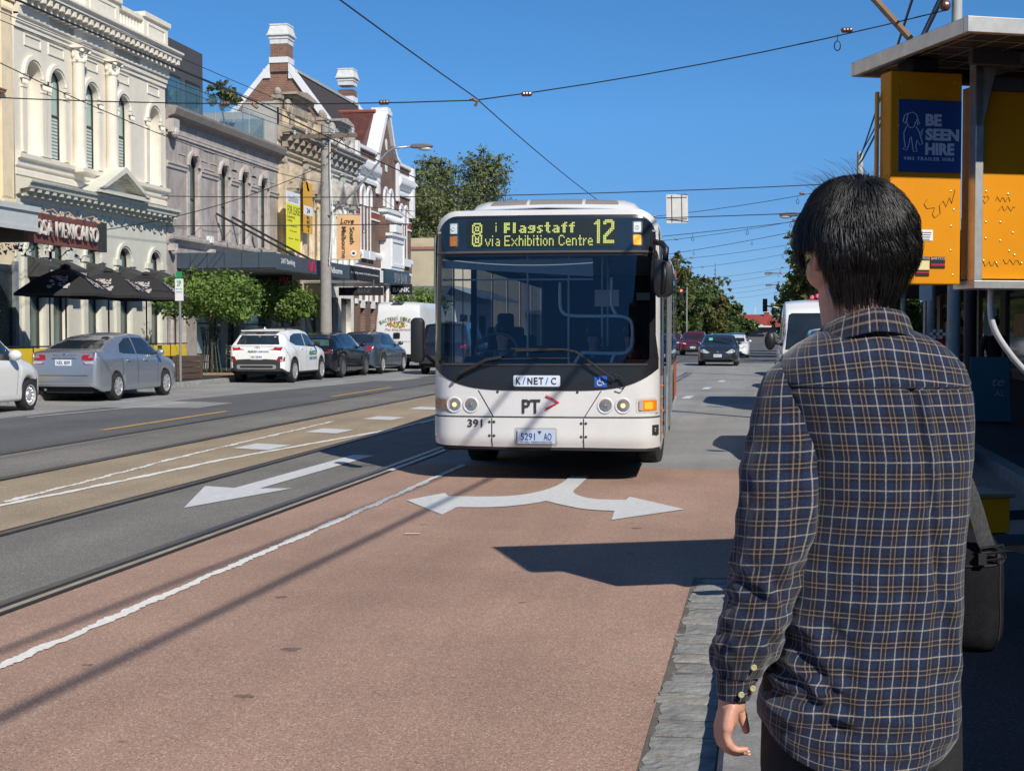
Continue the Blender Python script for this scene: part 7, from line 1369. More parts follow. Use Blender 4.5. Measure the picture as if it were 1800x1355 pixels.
# trolley contact wires along the street, carried by span wires
SP = [-12, 24, 52, 80, 108, 136, 170]; 
for i, (a, c) in enumerate(zip(SP, SP[1:])):
    wire('tram contact wire over the near track, span %s' % ['above the camera to the first span wire', 'from the first span wire to the second', 'third from the viewer', 'fourth from the viewer', 'fifth from the viewer', 'farthest'][i], (-4.9, a, 5.62+gz(-4, a)), (-4.9, c, 5.62+gz(-4, c)), .22 if i == 0 else .14, .011)
    wire('tram contact wire over the far track, span %s' % ['passing over the beige terrace', 'from the first span wire to the second', 'third from the viewer', 'fourth from the viewer', 'fifth from the viewer', 'farthest'][i], (-8.85, a, 5.62+gz(-8, a)), (-8.85, c, 5.62+gz(-8, c)), .12, .014)
def span(y, zl, zr, zm, lab, xl=-16.0, xr=2.9):
    r = thing('span_wire', lab, 'wire', (0, y, 0), group='span wires across the street', world=True); P = [(xl, y, zl), (-8.85, y, zm+.05), (-4.9, y, zm), (xr, y, zr)]; b = MB(); b.tube(sagp(P[0], P[1], .05, 5)+sagp(P[1], P[2], .02, 3)[1:]+sagp(P[2], P[3], .12, 8)[1:], .011, 5); b.build('cable', WIRE, r)
    for x, z in ((-9.4, zm+.07), (-6.5, zm+.01), (-4.0, zm+.08), (1.3, zm+(zr-zm)*.78)):
        q = MB(); [q.ball((x+k*.05, y, z), .05, .045, .045, 8, 6) for k in (-1, 0, 1)]; q.build('insulator', mat('insulator_brown', (.12, .05, .04), .3), r)
    q = MB(); q.tube([(-4.98, y, zm+.03), (-4.85, y, zm-.02), (-4.9, y, zm-.1)], .03, 5); q.tube([(-8.9, y, zm+.06), (-8.8, y, zm-.02)], .03, 5); q.build('clamp', mat('clamp_bronze', (.25, .16, .08), .5, .5), r)
    q = MB(); q.tube([(xr-1.75, y, zr-.33), (xr-1.75, y, zr-.45)], .01, 4); q.tube([(xr-1.75+.05*math.cos(a_), y, zr-.52+.08*math.sin(a_)) for a_ in [i*.63 for i in range(11)]], .01, 4, False); q.build('hanger_loop', WIRE, r)
span(24, 6.1, 6.85, 5.62, 'nearest span wire, crossing the sky from the gable to the solar panel')
for i, (y, dz) in enumerate(((52, 0), (66, .2), (80, 0), (94, .3), (108, 0), (122, .2), (136, 0), (152, .1), (170, 0))): span(y, 6.6, 6.9+dz, 5.85+dz*.5, ['second', 'third', 'fourth', 'fifth', 'sixth', 'seventh', 'eighth', 'ninth', 'tenth'][i]+' span wire counted from the viewer')
wire('upper cross wire that carries the square panel', (-16, 36.2, 5.35), (2.9, 35.8, 5.35), .16, .012, drops=(.5,)); wire('lower cross wire that steadies the square panel', (-16, 36.2, 4.55), (2.9, 35.8, 4.66), .1, .012, drops=(.3,)); wire('oblique cable with hangers rising right beyond the square panel', (-4.9, 40, 4.2), (3.05, 48, 5.6), .05, .010, drops=(.35, .55, .8))
wire('oblique pull-off wire from the bus tail towards the right trees', (-6, 70, 5.4), (3.05, 62, 6.4), .1, .012, drops=(.3, .6))
r = thing('square_sign', 'blank pale square panel hung from the cross wires above the bus', 'sign', (-2.15, 36, 4.8), world=True); F_ = frame((-2.17, 35.98, 4.78), (.985, .10, .02), (-.06, 0, 1)); b = MB(F_); b.prism(rrect(-.27, .27, -.36, .36, .04), -.012, .0, 'Z'); p = b.build('panel', mat('panel_cream', (.62, .60, .55), .6, var=.08), r)
for x in (-.13, .12): b = MB(F_); b.tube([(x, -.34, .01), (x, .34, .01)], .008, 4); b.build('strap', WIRE, p)
for y in (-.26, .28): b = MB(F_); b.tube([(-.25, y, .012), (.25, y, .012)], .006, 4); b.build('strap', WIRE, p)
# low-voltage lines along both kerbs
for k, (dx, z) in enumerate(((-1.1, 9.15), (-.65, 9.15), (.4, 9.12), (1.1, 9.12))): wire(['outermost', 'second', 'third', 'innermost'][k]+' of four power lines passing in front of the beige terrace', (-15.95+dx, -6, z+.1), (-15.95+dx, 50.4, z), .5, .010, grp='power lines on the far poles')
for k, dx in enumerate((-.65, .4)): wire(['outer', 'inner'][k]+' power line from the concrete pole to the slim green pole', (-15.95+dx, 50.4, 9.1), (-14.9, 64, 6.1), .2, .010, grp='power lines on the far poles')
wire('thin service cable crossing low in front of the beige terrace', (-16.6, 29.0, 7.6), (-15.95, 50.4, 7.2), .35, .012, grp='service cables'); wire('thin service cable from the power pole down to the cafe facade', (-15.9, 50.5, 7.9), (-19.9, 37.0, 4.35), .45, .014, grp='service cables')
wire('first thick aerial cable on the right, casting a long soft shadow on the red lane', (1.0, -12, 6.3), (3.05, 48, 7.4), .25, .022, grp='thick aerial cables on the right'); wire('second thick aerial cable on the right, casting a longer shadow nearer the kerb', (2.1, -12, 6.6), (3.1, 48, 7.3), .2, .03, grp='thick aerial cables on the right')
wire('black stay cable running down beside the yellow board', (2.95, 23.4, 7.5), (3.05, 48, 7.5), .1, .02, grp='thick aerial cables on the right')
# ------------------------------------------------------------------ shops and verandah on the near side
def near_shops():
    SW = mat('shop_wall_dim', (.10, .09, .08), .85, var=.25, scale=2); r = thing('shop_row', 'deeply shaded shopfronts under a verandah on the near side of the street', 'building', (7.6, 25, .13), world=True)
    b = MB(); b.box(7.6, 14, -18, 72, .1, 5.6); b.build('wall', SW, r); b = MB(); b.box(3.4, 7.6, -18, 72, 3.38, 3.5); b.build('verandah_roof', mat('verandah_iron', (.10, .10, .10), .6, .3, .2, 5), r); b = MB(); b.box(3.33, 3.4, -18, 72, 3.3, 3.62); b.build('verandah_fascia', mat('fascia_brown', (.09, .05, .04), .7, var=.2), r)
    rn = random.Random(8)
    for k in range(15):
        y = -14+k*5.6; f = MB(); f.box(7.5, 7.6, y, y+4.2, .5, 2.9); w = f.build('shop_window', WFR, r); f = MB(); f.box(7.47, 7.49, y+.12, y+4.08, .62, 2.8); f.build('pane', mat('shop_pane', (.03, .035, .04), .06, 0, .6, .8, spec=.9), w)
        c = [(.30, .20, .08), (.05, .18, .22), (.30, .06, .05), (.25, .25, .24), (.10, .16, .06)][k % 5]; f = MB(); f.box(7.44, 7.46, y+rn.uniform(.3, 1.5), y+rn.uniform(2, 3.6), 1.2+rn.random()*.4, 2.1+rn.random()*.5); f.build('poster', mat('poster_%d' % (k % 5), c, .7, var=.3, scale=6), w)
        f = MB(); f.box(7.4, 7.6, y+4.4, y+5.4, .15, 3.3); f.build('pier', mat('pier_tiles', (.14, .11, .06), .5, var=.3, scale=8) if k % 2 else SW, r)
    for i, (y, m, w_) in enumerate(((31, mat('post_pale', (.34, .34, .34), .6, var=.15), .10), (25.2, mat('post_dark', (.03, .02, .02), .6, var=0), .11), (17.2, MATS.get('post_dark'), .07), (37, MATS.get('post_pale'), .08), (44, MATS.get('post_pale'), .08), (52, MATS.get('post_pale'), .08))):
        m = m or MATS['post_dark']; x = 3.45; b = MB(); b.lathe([(w_*1.7, .13), (w_*1.7, .35), (w_*1.2, .42), (w_*1.25, .8), (w_, .9), (w_*.9, 3.3)], 12, Matrix.Translation((x, y, gz(2.6, y)))); b.build('verandah_post', m, r, True)
near_shops()
def clutter():
    F = lambda y: gz(2.6, y)+.13
    r = thing('sandwich_board', 'teal sandwich board with pale pink script outside the shaded shops', 'sign board', (3.62, 24.2, F(24))); TL = mat('teal_board', (.02, .14, .18), .5, var=.08)
    for s_ in (-1, 1): b = MB(); b.add([(-.3, s_*.25, .05), (.3, s_*.25, .05), (.3, s_*.04, 1.08), (-.3, s_*.04, 1.08), (-.3, s_*.25+.02, .05), (.3, s_*.25+.02, .05), (.3, s_*.04+.02, 1.08), (-.3, s_*.04+.02, 1.08)], [(0, 1, 2, 3), (7, 6, 5, 4), (0, 4, 5, 1), (1, 5, 6, 2), (2, 6, 7, 3), (3, 7, 4, 0)]); p = b.build('board', TL, r)
    PK = mat('script_pink', (.6, .4, .42), .6, var=0); M_ = frame((0, -.155, .55), (1, 0, 0), (0, .2, .98)); txt('lettering', 'te', .18, .12, M_ @ Matrix.Translation((.12, .12, .012)), PK, p, shear=.3); txt('lettering', 'AL', .16, .09, M_ @ Matrix.Translation((.14, -.06, .012)), PK, p)
    figure('person', 'person in black standing under the verandah beside the teal sandwich board', (4.15, 27.2, F(27)), R(20), 'stand', (.012, .012, .014), (.015, .015, .018)); figure('person', 'darker person further back between the pale post and the dark post', (4.3, 33, F(33)), R(-30), 'stand', (.03, .03, .03), (.02, .02, .025))
    r = thing('cafe_table', 'pale folding table standing in the shade at the right edge of the view', 'table', (3.5, 16.0, F(16))); b = MB(); b.box(-.5, .5, -.35, .35, .70, .74); b.build('tabletop', mat('table_grey', (.2, .2, .21), .6), r)
    for sx, sy in ((-.45, -.3), (.45, -.3), (.45, .3), (-.45, .3)): b = MB(); b.tube([(sx, sy, 0), (sx*.9, sy, .7)], .015, 6); b.build('leg', STEEL, r)
    r = thing('checkered_flag_sign', 'small red sign with a black and white checkered top beside the pale post', 'sign', (3.3, 28.5, F(28))); b = MB(); b.box(-.15, .15, -.01, .01, .9, 1.35); p = b.build('red_panel', mat('sign_red', (.35, .02, .02), .5, var=0), r); b = MB(); [b.box(-.15+.06*i, -.09+.06*i, -.014, .014, 1.35+.06*j, 1.41+.06*j) for i in range(5) for j in range(3) if (i+j) % 2]; b.build('checks', SIGNW, p); b = MB(); b.tube([(0, 0, 0), (0, 0, .95)], .015, 6); b.build('pole', MATT, r)
    for i, (x, y, h) in enumerate(((2.9, 11.8, 2.6), (2.95, 14.2, 2.5), (2.9, 27, 2.6), (2.9, 36, 2.7), (2.9, 44, 2.6))):
        r = thing('parking_sign', ['first', 'second', 'third', 'fourth', 'fifth'][i]+' kerbside parking sign on the near footpath, counted from the viewer', 'sign', (x, y, F(y)), group='parking signs on the near kerb'); b = MB(); b.tube([(0, 0, 0), (0, 0, h)], .03, 8); b.build('pole', STEEL, r); b = MB(); b.box(-.11, .11, -.045, -.035, h-.55, h-.05); b.build('sign_plate', SIGNW, r)
clutter()
# ------------------------------------------------------------------ yellow message-board trailer
def trailer():
    x0, y0 = c2w(1.997, 6.28); r = thing('message_trailer', 'yellow roadside message-board trailer with a solar panel roof seen from behind', 'trailer', (x0, y0, .13), TH+R(13)); z = lambda v: v-.13
    Y = mat('trailer_yellow', (.66, .25, .002), .5, var=.05, scale=3, bump=.04, bscale=9, spot=((.56, .205, .003), 5, .66), spec=.25); YS = mat('trailer_yellow_side', (.62, .30, .05), .5, var=.1); AL = mat('aluminium', (.55, .55, .54), .4, .75, .15, 12); GD = mat('trailer_shadow_steel', (.12, .12, .125), .5, .5, .2)
    # solar panel: frame, dark cells with fine white lines on the underside
    m = bpy.data.materials.new('solar_underside'); m.use_nodes = True; n = m.node_tree; b_ = n.nodes['Principled BSDF']; tc = n.nodes.new('ShaderNodeTexCoord'); bt = n.nodes.new('ShaderNodeTexBrick'); bt.offset = 0; bt.inputs['Scale'].default_value = 1; bt.inputs['Brick Width'].default_value = .16; bt.inputs['Row Height'].default_value = .16; bt.inputs['Mortar Size'].default_value = .004; bt.inputs['Color1'].default_value = (.10, .085, .07, 1); bt.inputs['Color2'].default_value = (.075, .065, .055, 1); bt.inputs['Mortar'].default_value = (.5, .48, .44, 1); n.links.new(tc.outputs['Object'], bt.inputs['Vector']); n.links.new(bt.outputs[0], b_.inputs['Base Color']); b_.inputs['Roughness'].default_value = .25
    b = MB(); b.box(.03, 2.35, .03, 1.1, z(2.965), z(2.975)); sp = b.build('solar_panel', m, r)
    b = MB(); b.box(0, 2.4, 0, .035, z(2.93), z(3.0)); b.box(0, 2.4, 1.09, 1.125, z(2.93), z(3.0)); b.box(0, .035, .035, 1.09, z(2.93), z(3.0)); b.box(1.18, 1.21, .035, 1.09, z(2.93), z(2.97)); b.build('panel_frame', AL, sp, bevel=.003)
    b = MB(); b.box(.3, 2.3, .46, .50, z(2.89), z(2.955)); b.box(.3, 2.3, .92, .96, z(2.89), z(2.955)); b.box(.55, .62, .2, 1.0, z(2.9), z(2.95)); b.build('support_rail', GD, sp)
    b = MB(); b.box(.47, .6, .9, .98, z(2.88), z(2.95)); b.build('junction_box', MATT, sp, bevel=.01); b = MB(); b.box(.12, .26, .7, .86, z(2.89), z(2.955)); b.build('junction_box', MATT, sp, bevel=.01)
    # left module
    b = MB(); b.box(-.002, .382, .69, .80, z(1.852), z(2.885)); A_ = b.build('board_module', Y, r, bevel=.006)
    b = MB(); b.box(-.02, -.005, .80, .82, z(1.87), z(2.80)); b.build('hinge_strip', YS, A_)
    b = MB(); b.box(.06, .37, .80, .86, z(1.90), z(2.85)); b.build('module_back', YS, A_, bevel=.01)
    rv = MB(); xs_ = (.04, .19, .34)
    for zz in (1.90, 2.02, 2.14, 2.22, 2.31, 2.42, 2.62, 2.78, 2.84):
        for x in (.05, .335): rv.ball((x+.01*math.sin(zz*40), .689, z(zz)), .0055, .004, .0055, 8, 4)
    rv.build('rivets', mat('rivet', (.7, .6, .35), .3, .8, 0), A_)
    s = MB(); s.box(.04, .375, .682, .689, z(2.398), z(2.748)); S_ = s.build('blue_sign', mat('sign_blue', (.012, .06, .22), .45, var=.04), A_)
    f = lambda px, py, o=.681: frame(((px-1562)/328, o, z(1.6+(590-py)*.0028)), (1, 0, 0), (0, 0, 1)); LT = mat('sign_lilac', (.50, .55, .66), .5, var=0)
    def tx(s_, xa, xb, ya, yb, m_, par, o=.681, **k): return txt('lettering', s_, (xb-xa)/328, (yb-ya)*.0028, f((xa+xb)/2, (ya+yb)/2, o), m_, par, **k)
    tx('BE', 1621, 1649, 204, 225, LT, S_, bold=.045); tx('SEEN', 1621, 1680, 229, 250, LT, S_, bold=.045); tx('HIRE', 1621, 1672, 254, 275, LT, S_, bold=.045); tx('VMS TRAILER HIRE', 1583, 1672, 279, 285, LT, S_, bold=.02, space=1.3)
    def line(pts, par, m_, rr=.0022, o=.680, nm='line_drawing'):
        b = MB(); b.tube([((px-1562)/328, o, z(1.6+(590-py)*.0028)) for px, py in pts], rr, 5, False); return b.build(nm, m_, par)
    line([(1590, 204), (1584, 208), (1581, 218), (1585, 222), (1588, 215), (1590, 205), (1598, 202), (1605, 206), (1608, 216), (1611, 222), (1607, 224), (1605, 214)], S_, LT); line([(1587, 214), (1589, 224), (1594, 229), (1600, 228), (1604, 218)], S_, LT)
    line([(1588, 226), (1583, 238), (1584, 252), (1586, 262), (1581, 266), (1588, 268), (1592, 258), (1594, 246)], S_, LT); line([(1604, 226), (1610, 236), (1613, 246), (1616, 256), (1611, 258), (1606, 250), (1604, 262), (1607, 270), (1600, 270), (1598, 258), (1596, 244)], S_, LT); line([(1611, 238), (1616, 230), (1614, 242)], S_, LT)
    PEN = mat('pen_scrawl', (.10, .07, .02), .6, var=0); line([(1627, 352), (1621, 360), (1626, 368), (1640, 366), (1636, 378), (1640, 384), (1650, 376), (1648, 362), (1655, 354), (1660, 364), (1666, 348), (1670, 358), (1676, 334)], A_, PEN, .0016, .688, 'pen_scrawl')
    def stick(x1, x2, ya, yb, m_, par, o=.688, nm='sticker'): b = MB(); b.box((x1-1562)/328, (x2-1562)/328, o-.002, o, z(1.6+(590-yb)*.0028), z(1.6+(590-ya)*.0028)); return b.build(nm, m_, par)
    st = stick(1608, 1637, 405, 424, SIGNW, A_); 
    for k in range(4): q = stick(1617, 1634-k, 409+k*4, 410.4+k*4, mat('print_dark', (.2, .2, .22), .6, var=0), st, .6858, 'printed_line')
    stick(1610, 1615, 410, 420, mat('print_blue', (.05, .2, .35), .6, var=0), st, .6858, 'printed_line')
    for xa, xb, yb in ((1607, 1631, 486), (1633, 1659, 472)):
        q = stick(xa, xb, 452, yb, MATT, A_); tx('BARTCO', xa+1, xb-1, 453, 457, LT, q, .6855); 
        if yb > 480:
            w_ = stick(xa+.5, xb-.5, 459, 475, mat('sticker_cream', (.7, .6, .3), .5, var=0), q, .6855, 'cream_field'); G = MB(); G.add([((px-1562)/328, .6852, z(1.6+(590-py)*.0028)) for px, py in ((1610, 468), (1612, 463), (1616, 462), (1618, 460), (1620, 462), (1622, 461), (1625, 467), (1622, 471), (1618, 470), (1613, 471))], [tuple(range(10))]); G.build('map_shape', mat('map_green', (.02, .3, .08), .5, var=0), w_)
            stick(xa+.5, xb-.5, 478, 481, mat('sticker_red', (.35, .01, .02), .5, var=0), q, .6855, 'red_band')
        else: stick(xa+.5, xb-.5, 464, 468, mat('sticker_red', (.35, .01, .02), .5, var=0), q, .6855, 'red_band')
    # right module with its aluminium frame
    b = MB(); b.box(.448, 2.2, .66, .80, z(1.88), z(2.83)); B_ = b.build('board_module', Y, r, bevel=.004); b = MB(); b.box(.405, .448, .60, .665, z(1.87), z(2.93)); b.build('frame_upright', AL, B_, bevel=.003); b = MB(); b.box(.405, 2.2, .60, .80, z(1.83), z(1.87)); b.build('frame_sill', AL, B_, bevel=.003); b = MB(); b.box(.448, 2.2, .62, .66, z(2.80), z(2.86)); b.build('frame_head', GD, B_)
    b = MB(); b.prism([(.40, z(2.93)), (.52, z(2.93)), (.44, z(2.62)), (.40, z(2.62))], .60, .62, 'Y'); b.build('gusset', AL, B_)
    rv = MB()
    for i, (x, zz) in enumerate(((.50, 2.31), (.62, 2.30), (.50, 2.16), (.58, 2.16), (.74, 2.22), (.50, 2.08), (.58, 2.07), (.65, 2.11), (.74, 2.07), (.49, 1.97), (.56, 1.96), (.70, 1.96), (.72, 2.34), (.66, 2.0), (.63, 2.02))): rv.ball((x, .658, z(zz)), .0055, .004, .0055, 8, 4)
    rv.build('rivets', MATS['rivet'], B_)
    line([(1700+14, 345), (1700+14, 357)], B_, PEN, .0013, .658, 'pen_scrawl'); line([(1722, 345), (1718, 349), (1724, 358), (1731, 349), (1728, 344), (1724, 348), (1722, 345)], B_, PEN, .0013, .658, 'pen_scrawl')
    for sx, sy, w_ in ((1743, 350, 26), (1748, 366, 30), (1719, 464, 30), (1758, 460, 34)): line([(sx+w_*t/9, sy+5*math.sin(t*1.9+sx)) for t in range(10)], B_, PEN, .0013, .658, 'pen_scrawl')
    # mast, cables, chassis, toolbox, wheel
    b = MB(); b.box(.95, 1.07, .85, .97, z(.5), z(2.95)); b.build('mast', GD, r, bevel=.01)
    b = MB(); b.tube([tuple(p) for p in cat_rom([Vector(p) for p in ((.75, .62, z(2.78)), (.8, .6, z(2.9)), (.95, .6, z(2.86)), (1.3, .62, z(2.80)))], 5)], .02, 8); b.build('cable', MATT, r, 2)
    b = MB(); b.tube([tuple(p) for p in cat_rom([Vector(p) for p in ((.62, .8, z(1.83)), (.63, .8, z(1.66)), (.75, .82, z(1.5)), (1.0, .9, z(1.3)), (1.4, 1.0, z(.9)))], 6)], .016, 10); b.build('stay_tube', mat('tube_grey', (.6, .61, .62), .5, .2), r, 2)
    b = MB(); b.box(.22, .87, 1.0, 1.95, z(.565), z(.75)); t = b.build('toolbox', Y, r, bevel=.006); b = MB(); b.box(.20, .89, .98, 1.97, z(.75), z(.775)); b.build('toolbox_lid', mat('lid_brown', (.22, .15, .07), .6, var=.2), t, bevel=.006)
    b = MB(); b.box(-.1, 2.3, .98, 1.05, z(.50), z(.56)); b.box(-.1, 2.3, 1.9, 1.97, z(.50), z(.56)); b.box(.95, 1.07, .2, 2.6, z(.45), z(.5)); b.build('chassis', mat('chassis_steel', (.10, .13, .16), .45, .5, .15), r)
    for x in (.1, 2.1):
        q = MB(); q.lathe([(.14, -.08), (.25, -.08), (.29, -.05), (.29, .05), (.25, .08), (.14, .08)], 24, Matrix.Translation((x, 1.45, z(.42))), ax='X', cap=False); wl = q.build('wheel', RUBBER, r, True); q = MB(); q.lathe([(.15, .05), (.1, .03), (.001, .06)], 16, Matrix.Translation((x, 1.45, z(.42))), ax='X'); q.build('rim', AL, wl, True)
    for x, y in ((0, 1.0), (2.2, 1.0), (2.2, 1.95)): q = MB(); q.tube([(x, y, z(.13)), (x, y, z(.52))], .025, 8); q.build('stabiliser_leg', GD, r)
trailer()
# ------------------------------------------------------------------ the man
import numpy as np
def plaid(name, rot=0):
    m = bpy.data.materials.new(name); m.use_nodes = True; n = m.node_tree; L = n.links; b = n.nodes['Principled BSDF']; b.inputs['Roughness'].default_value = .9; b.inputs['Specular IOR Level'].default_value = .15
    uv = n.nodes.new('ShaderNodeUVMap'); mp = n.nodes.new('ShaderNodeMapping'); mp.inputs['Rotation'].default_value = (0, 0, rot); L.new(uv.outputs[0], mp.inputs[0]); s = n.nodes.new('ShaderNodeSeparateXYZ'); 
    nz = n.nodes.new('ShaderNodeTexNoise'); nz.inputs['Scale'].default_value = 260; L.new(mp.outputs[0], nz.inputs['Vector'])
    L.new(mp.outputs[0], s.inputs[0])
    def M(op, a, c=None, d=None):
        x = n.nodes.new('ShaderNodeMath'); x.operation = op
        for i, v in enumerate((a, c, d)):
            if v is None: continue
            if isinstance(v, (int, float)): x.inputs[i].default_value = v
            else: L.new(v, x.inputs[i])
        return x.outputs[0]
    def mixc(f, a, c):
        x = n.nodes.new('ShaderNodeMix'); x.data_type = 'RGBA'; L.new(f, x.inputs[0])
        for i, v in ((6, a), (7, c)):
            if isinstance(v, tuple): x.inputs[i].default_value = (*v, 1)
            else: L.new(v, x.inputs[i])
        return x.outputs[2]
    def sm(v, a, c, lo=0, hi=1):
        r = n.nodes.new('ShaderNodeMapRange'); r.interpolation_type = 'SMOOTHSTEP'; r.inputs[1].default_value = a; r.inputs[2].default_value = c; r.inputs[3].default_value = lo; r.inputs[4].default_value = hi; L.new(v, r.inputs[0]); return r.outputs[0]
    bases = []; creams = []; tans = []
    for o, P in ((s.outputs[0], .0475), (s.outputs[1], .0525)):
        q = M('ADD', o, 10.0); q = M('DIVIDE', q, P); fr = M('FRACT', q); d1 = M('MULTIPLY', M('ABSOLUTE', M('SUBTRACT', fr, .5)), P); d0 = M('SUBTRACT', P/2, d1)
        bases.append(sm(d1, .0095, .0125)); creams.append(sm(d0, .0008, .0017, 1, 0)); tans.append(sm(M('ABSOLUTE', M('SUBTRACT', d1, .0042)), .0006, .0017, 1, 0))
    bs = M('MULTIPLY', M('ADD', bases[0], bases[1]), .5)
    c = mixc(bs, (.013, .009, .014), (.012, .022, .055)); c = mixc(M('MULTIPLY', M('MULTIPLY', tans[0], .31), 1), c, (.34, .28, .23)); c = mixc(M('MULTIPLY', tans[1], .31), c, (.34, .28, .23)); c = mixc(M('MULTIPLY', creams[0], .43), c, (.50, .43, .33)); c = mixc(M('MULTIPLY', creams[1], .43), c, (.50, .43, .33))
    v = n.nodes.new('ShaderNodeVectorMath'); v.operation = 'SCALE'; L.new(c, v.inputs[0]); L.new(sm(nz.outputs[0], .3, .7, .75, 1.25), v.inputs['Scale']); L.new(v.outputs[0], b.inputs['Base Color'])
    b.inputs['Sheen Weight'].default_value = .25; b.inputs['Sheen Roughness'].default_value = .5
    bp = n.nodes.new('ShaderNodeBump'); bp.inputs['Strength'].default_value = .3; bp.inputs['Distance'].default_value = .001; L.new(nz.outputs[0], bp.inputs['Height']); L.new(bp.outputs[0], b.inputs['Normal']); return m
def cloth(name, rows, uvs, m, parent, closed=True, thick=0):
    N = len(rows[0]); vs = [p for r_ in rows for p in r_]; e = N if closed else N-1; fs = []; fu = []
    for i in range(len(rows)-1):
        for j in range(e):
            k = (j+1) % N; fs.append((i*N+j, i*N+k, (i+1)*N+k, (i+1)*N+j)); u2 = uvs[i][j+1]; u3 = uvs[i+1][j+1]; fu += [uvs[i][j], u2, u3, uvs[i+1][j]]
    me = bpy.data.meshes.new(name); me.from_pydata(vs, [], fs); ul = me.uv_layers.new(name='UVMap'); ul.data.foreach_set('uv', [c for p in fu for c in p]); o = link(name, me, m, parent, 2)
    if thick:
        md = o.modifiers.new('t', 'SOLIDIFY'); md.thickness = thick; md.offset = -1
    return o
def man():
    px, py = c2w(.671, 2.75); r = thing('person', 'man with short black hair in navy and tan checked shirt waiting at the kerb', 'person', (px, py, .13), TH)
    X = lambda p: (p-1510)/909; Z = lambda y: 1.47+(590-y)/909
    PL = plaid('flannel'); PLS = plaid('flannel_sleeve', R(-4)); PLY = plaid('flannel_yoke', 0)
    SK = mat('skin_near', (.60, .30, .21), .45, var=.14, scale=30, bump=.08, bscale=250, spot=((.62, .22, .16), 14, .6)); 
    # continuous body: head, neck, torso, arms, left hand with five fingers, legs
    b = MB(); hc = Vector((.0, .035, 1.655)); fd = Vector((-.30, .954, 0)); sd_ = Vector((.954, .30, 0))       # face direction, face's right
    Hm = Matrix((sd_, fd, Vector((0, 0, 1)))).transposed().to_4x4(); Hm.translation = hc
    b.T = Hm; b.ball((0, -.005, .015), .082, .094, .092, 24, 18); b.ball((0, .035, -.035), .072, .058, .082, 20, 14); b.ball((0, .062, -.09), .032, .028, .026, 14, 10)     # cranium, face, chin
    b.tube([(0, .088, .015), (0, .104, -.03)], [.010, .014], 8); b.ball((0, .103, -.034), .016, .013, .011, 10, 8); b.ball((0, .082, -.066), .024, .013, .010, 12, 8)        # nose, lips
    for s_ in (-1, 1):
        b.ball((s_*.030, .080, .012), .022, .012, .010, 10, 8); b.ball((s_*.090, -.008, -.026), .009, .018, .034, 12, 10); b.tube([(s_*.094, -.014, .004), (s_*.104, -.030, -.008), (s_*.101, -.026, -.036), (s_*.092, -.008, -.060)], .006, 8); b.ball((s_*.062, .015, -.06), .030, .045, .036, 12, 8)
    b.T = Matrix()
    b.tube([(.0, .03, 1.62), (-.006, .03, 1.54), (.004, .025, 1.47), (.01, .02, 1.38)], [.070, .066, .066, .075], 18)
    b.tube([(.01, .02, 1.43), (.02, .02, 1.25), (.03, .03, 1.05), (.02, .03, .93)], [.09, .105, .10, .095], 18); b.tube([(-.11, .03, 1.385), (.15, .03, 1.39)], .042, 14)
    b.tube([(X(1390), .0, Z(690)), (X(1365), -.02, Z(850)), (X(1340), -.03, Z(1010)), (X(1305), .0, Z(1170)), (X(1294), .01, Z(1240))], [.040, .038, .033, .026, .024], 14)
    b.tube([(.175, .03, 1.37), (.20, .10, 1.12), (.12, .27, 1.06), (.06, .33, 1.09)], [.05, .042, .03, .026], 14); b.ball((.03, .36, 1.10), .035, .045, .04, 12, 10)
    for k in range(4): b.tube([(.05-.018*k, .37, 1.12-.01*k), (.035-.018*k, .41, 1.115-.01*k), (.02-.018*k, .40, 1.08-.01*k), (.03-.018*k, .37, 1.07-.01*k)], .008, 8)
    for s_, x in ((-1, -.055), (1, .10)): b.tube([(x, .03, .90), (x+s_*.015, .02, .5), (x+s_*.02, .04, .1)], [.07, .055, .04], 14); b.tube([(x+s_*.02, .05, .06), (x+s_*.03, .15, .04)], .035, 10)
    # left hand
    wz = Z(1236); wx = X(1294); b.tube([(wx, .01, wz+.03), (wx-.004, .01, wz-.02)], [.026, .027], 14)
    kn = []
    for k, (yy, L1, rad) in enumerate(((-.032, .80, .0082), (-.011, .96, .0090), (.011, 1.0, .0092), (.032, .93, .0090))):     # little finger nearest the viewer
        K = Vector((wx-.017-.002*k, .012+yy*1.0, wz-.052-.004*k)); b.tube([(wx-.004, .01+yy*.55, wz-.005), ((wx+K.x)/2-.004, .01+yy*.8, wz-.03), tuple(K)], [.0125, .0135, .0125], 10)
        p1 = K+Vector((.004, yy*.10, -.034*L1)); p2 = p1+Vector((.021*L1, -yy*.05, -.014*L1)); p3 = p2+Vector((.021*L1, -yy*.05, .001)); b.tube([tuple(K), tuple((K+p1)/2+Vector((-.003, 0, 0))), tuple(p1), tuple((p1+p2)/2+Vector((-.001, 0, -.002))), tuple(p2), tuple(p3)], [rad*1.25, rad*1.08, rad*1.08, rad*.95, rad*.93, rad*.72], 10); b.ball(tuple(p3), rad*.74, n=10, m=8); kn.append(p3)
    b.ball((wx-.006, .012, wz-.03), .016, .036, .030, 14, 10)
    b.tube([(wx+.004, .030, wz-.01), (wx+.016, .046, wz-.022), (wx+.024, .046, wz-.045), (wx+.030, .040, wz-.068)], [.014, .0125, .0105, .008], 10); b.ball((wx+.030, .040, wz-.069), .0082, n=10, m=8)
    me = remesh(b, .0036, 2); body = link('body', me, SK, r, 2)
    for p in kn:
        q = MB(); q.ball((p.x+.0035, p.y-.0, p.z-.0045), .0048, .0045, .0030, 10, 6); q.build('fingernail', mat('nail', (.65, .38, .32), .3, var=0), body, 2)
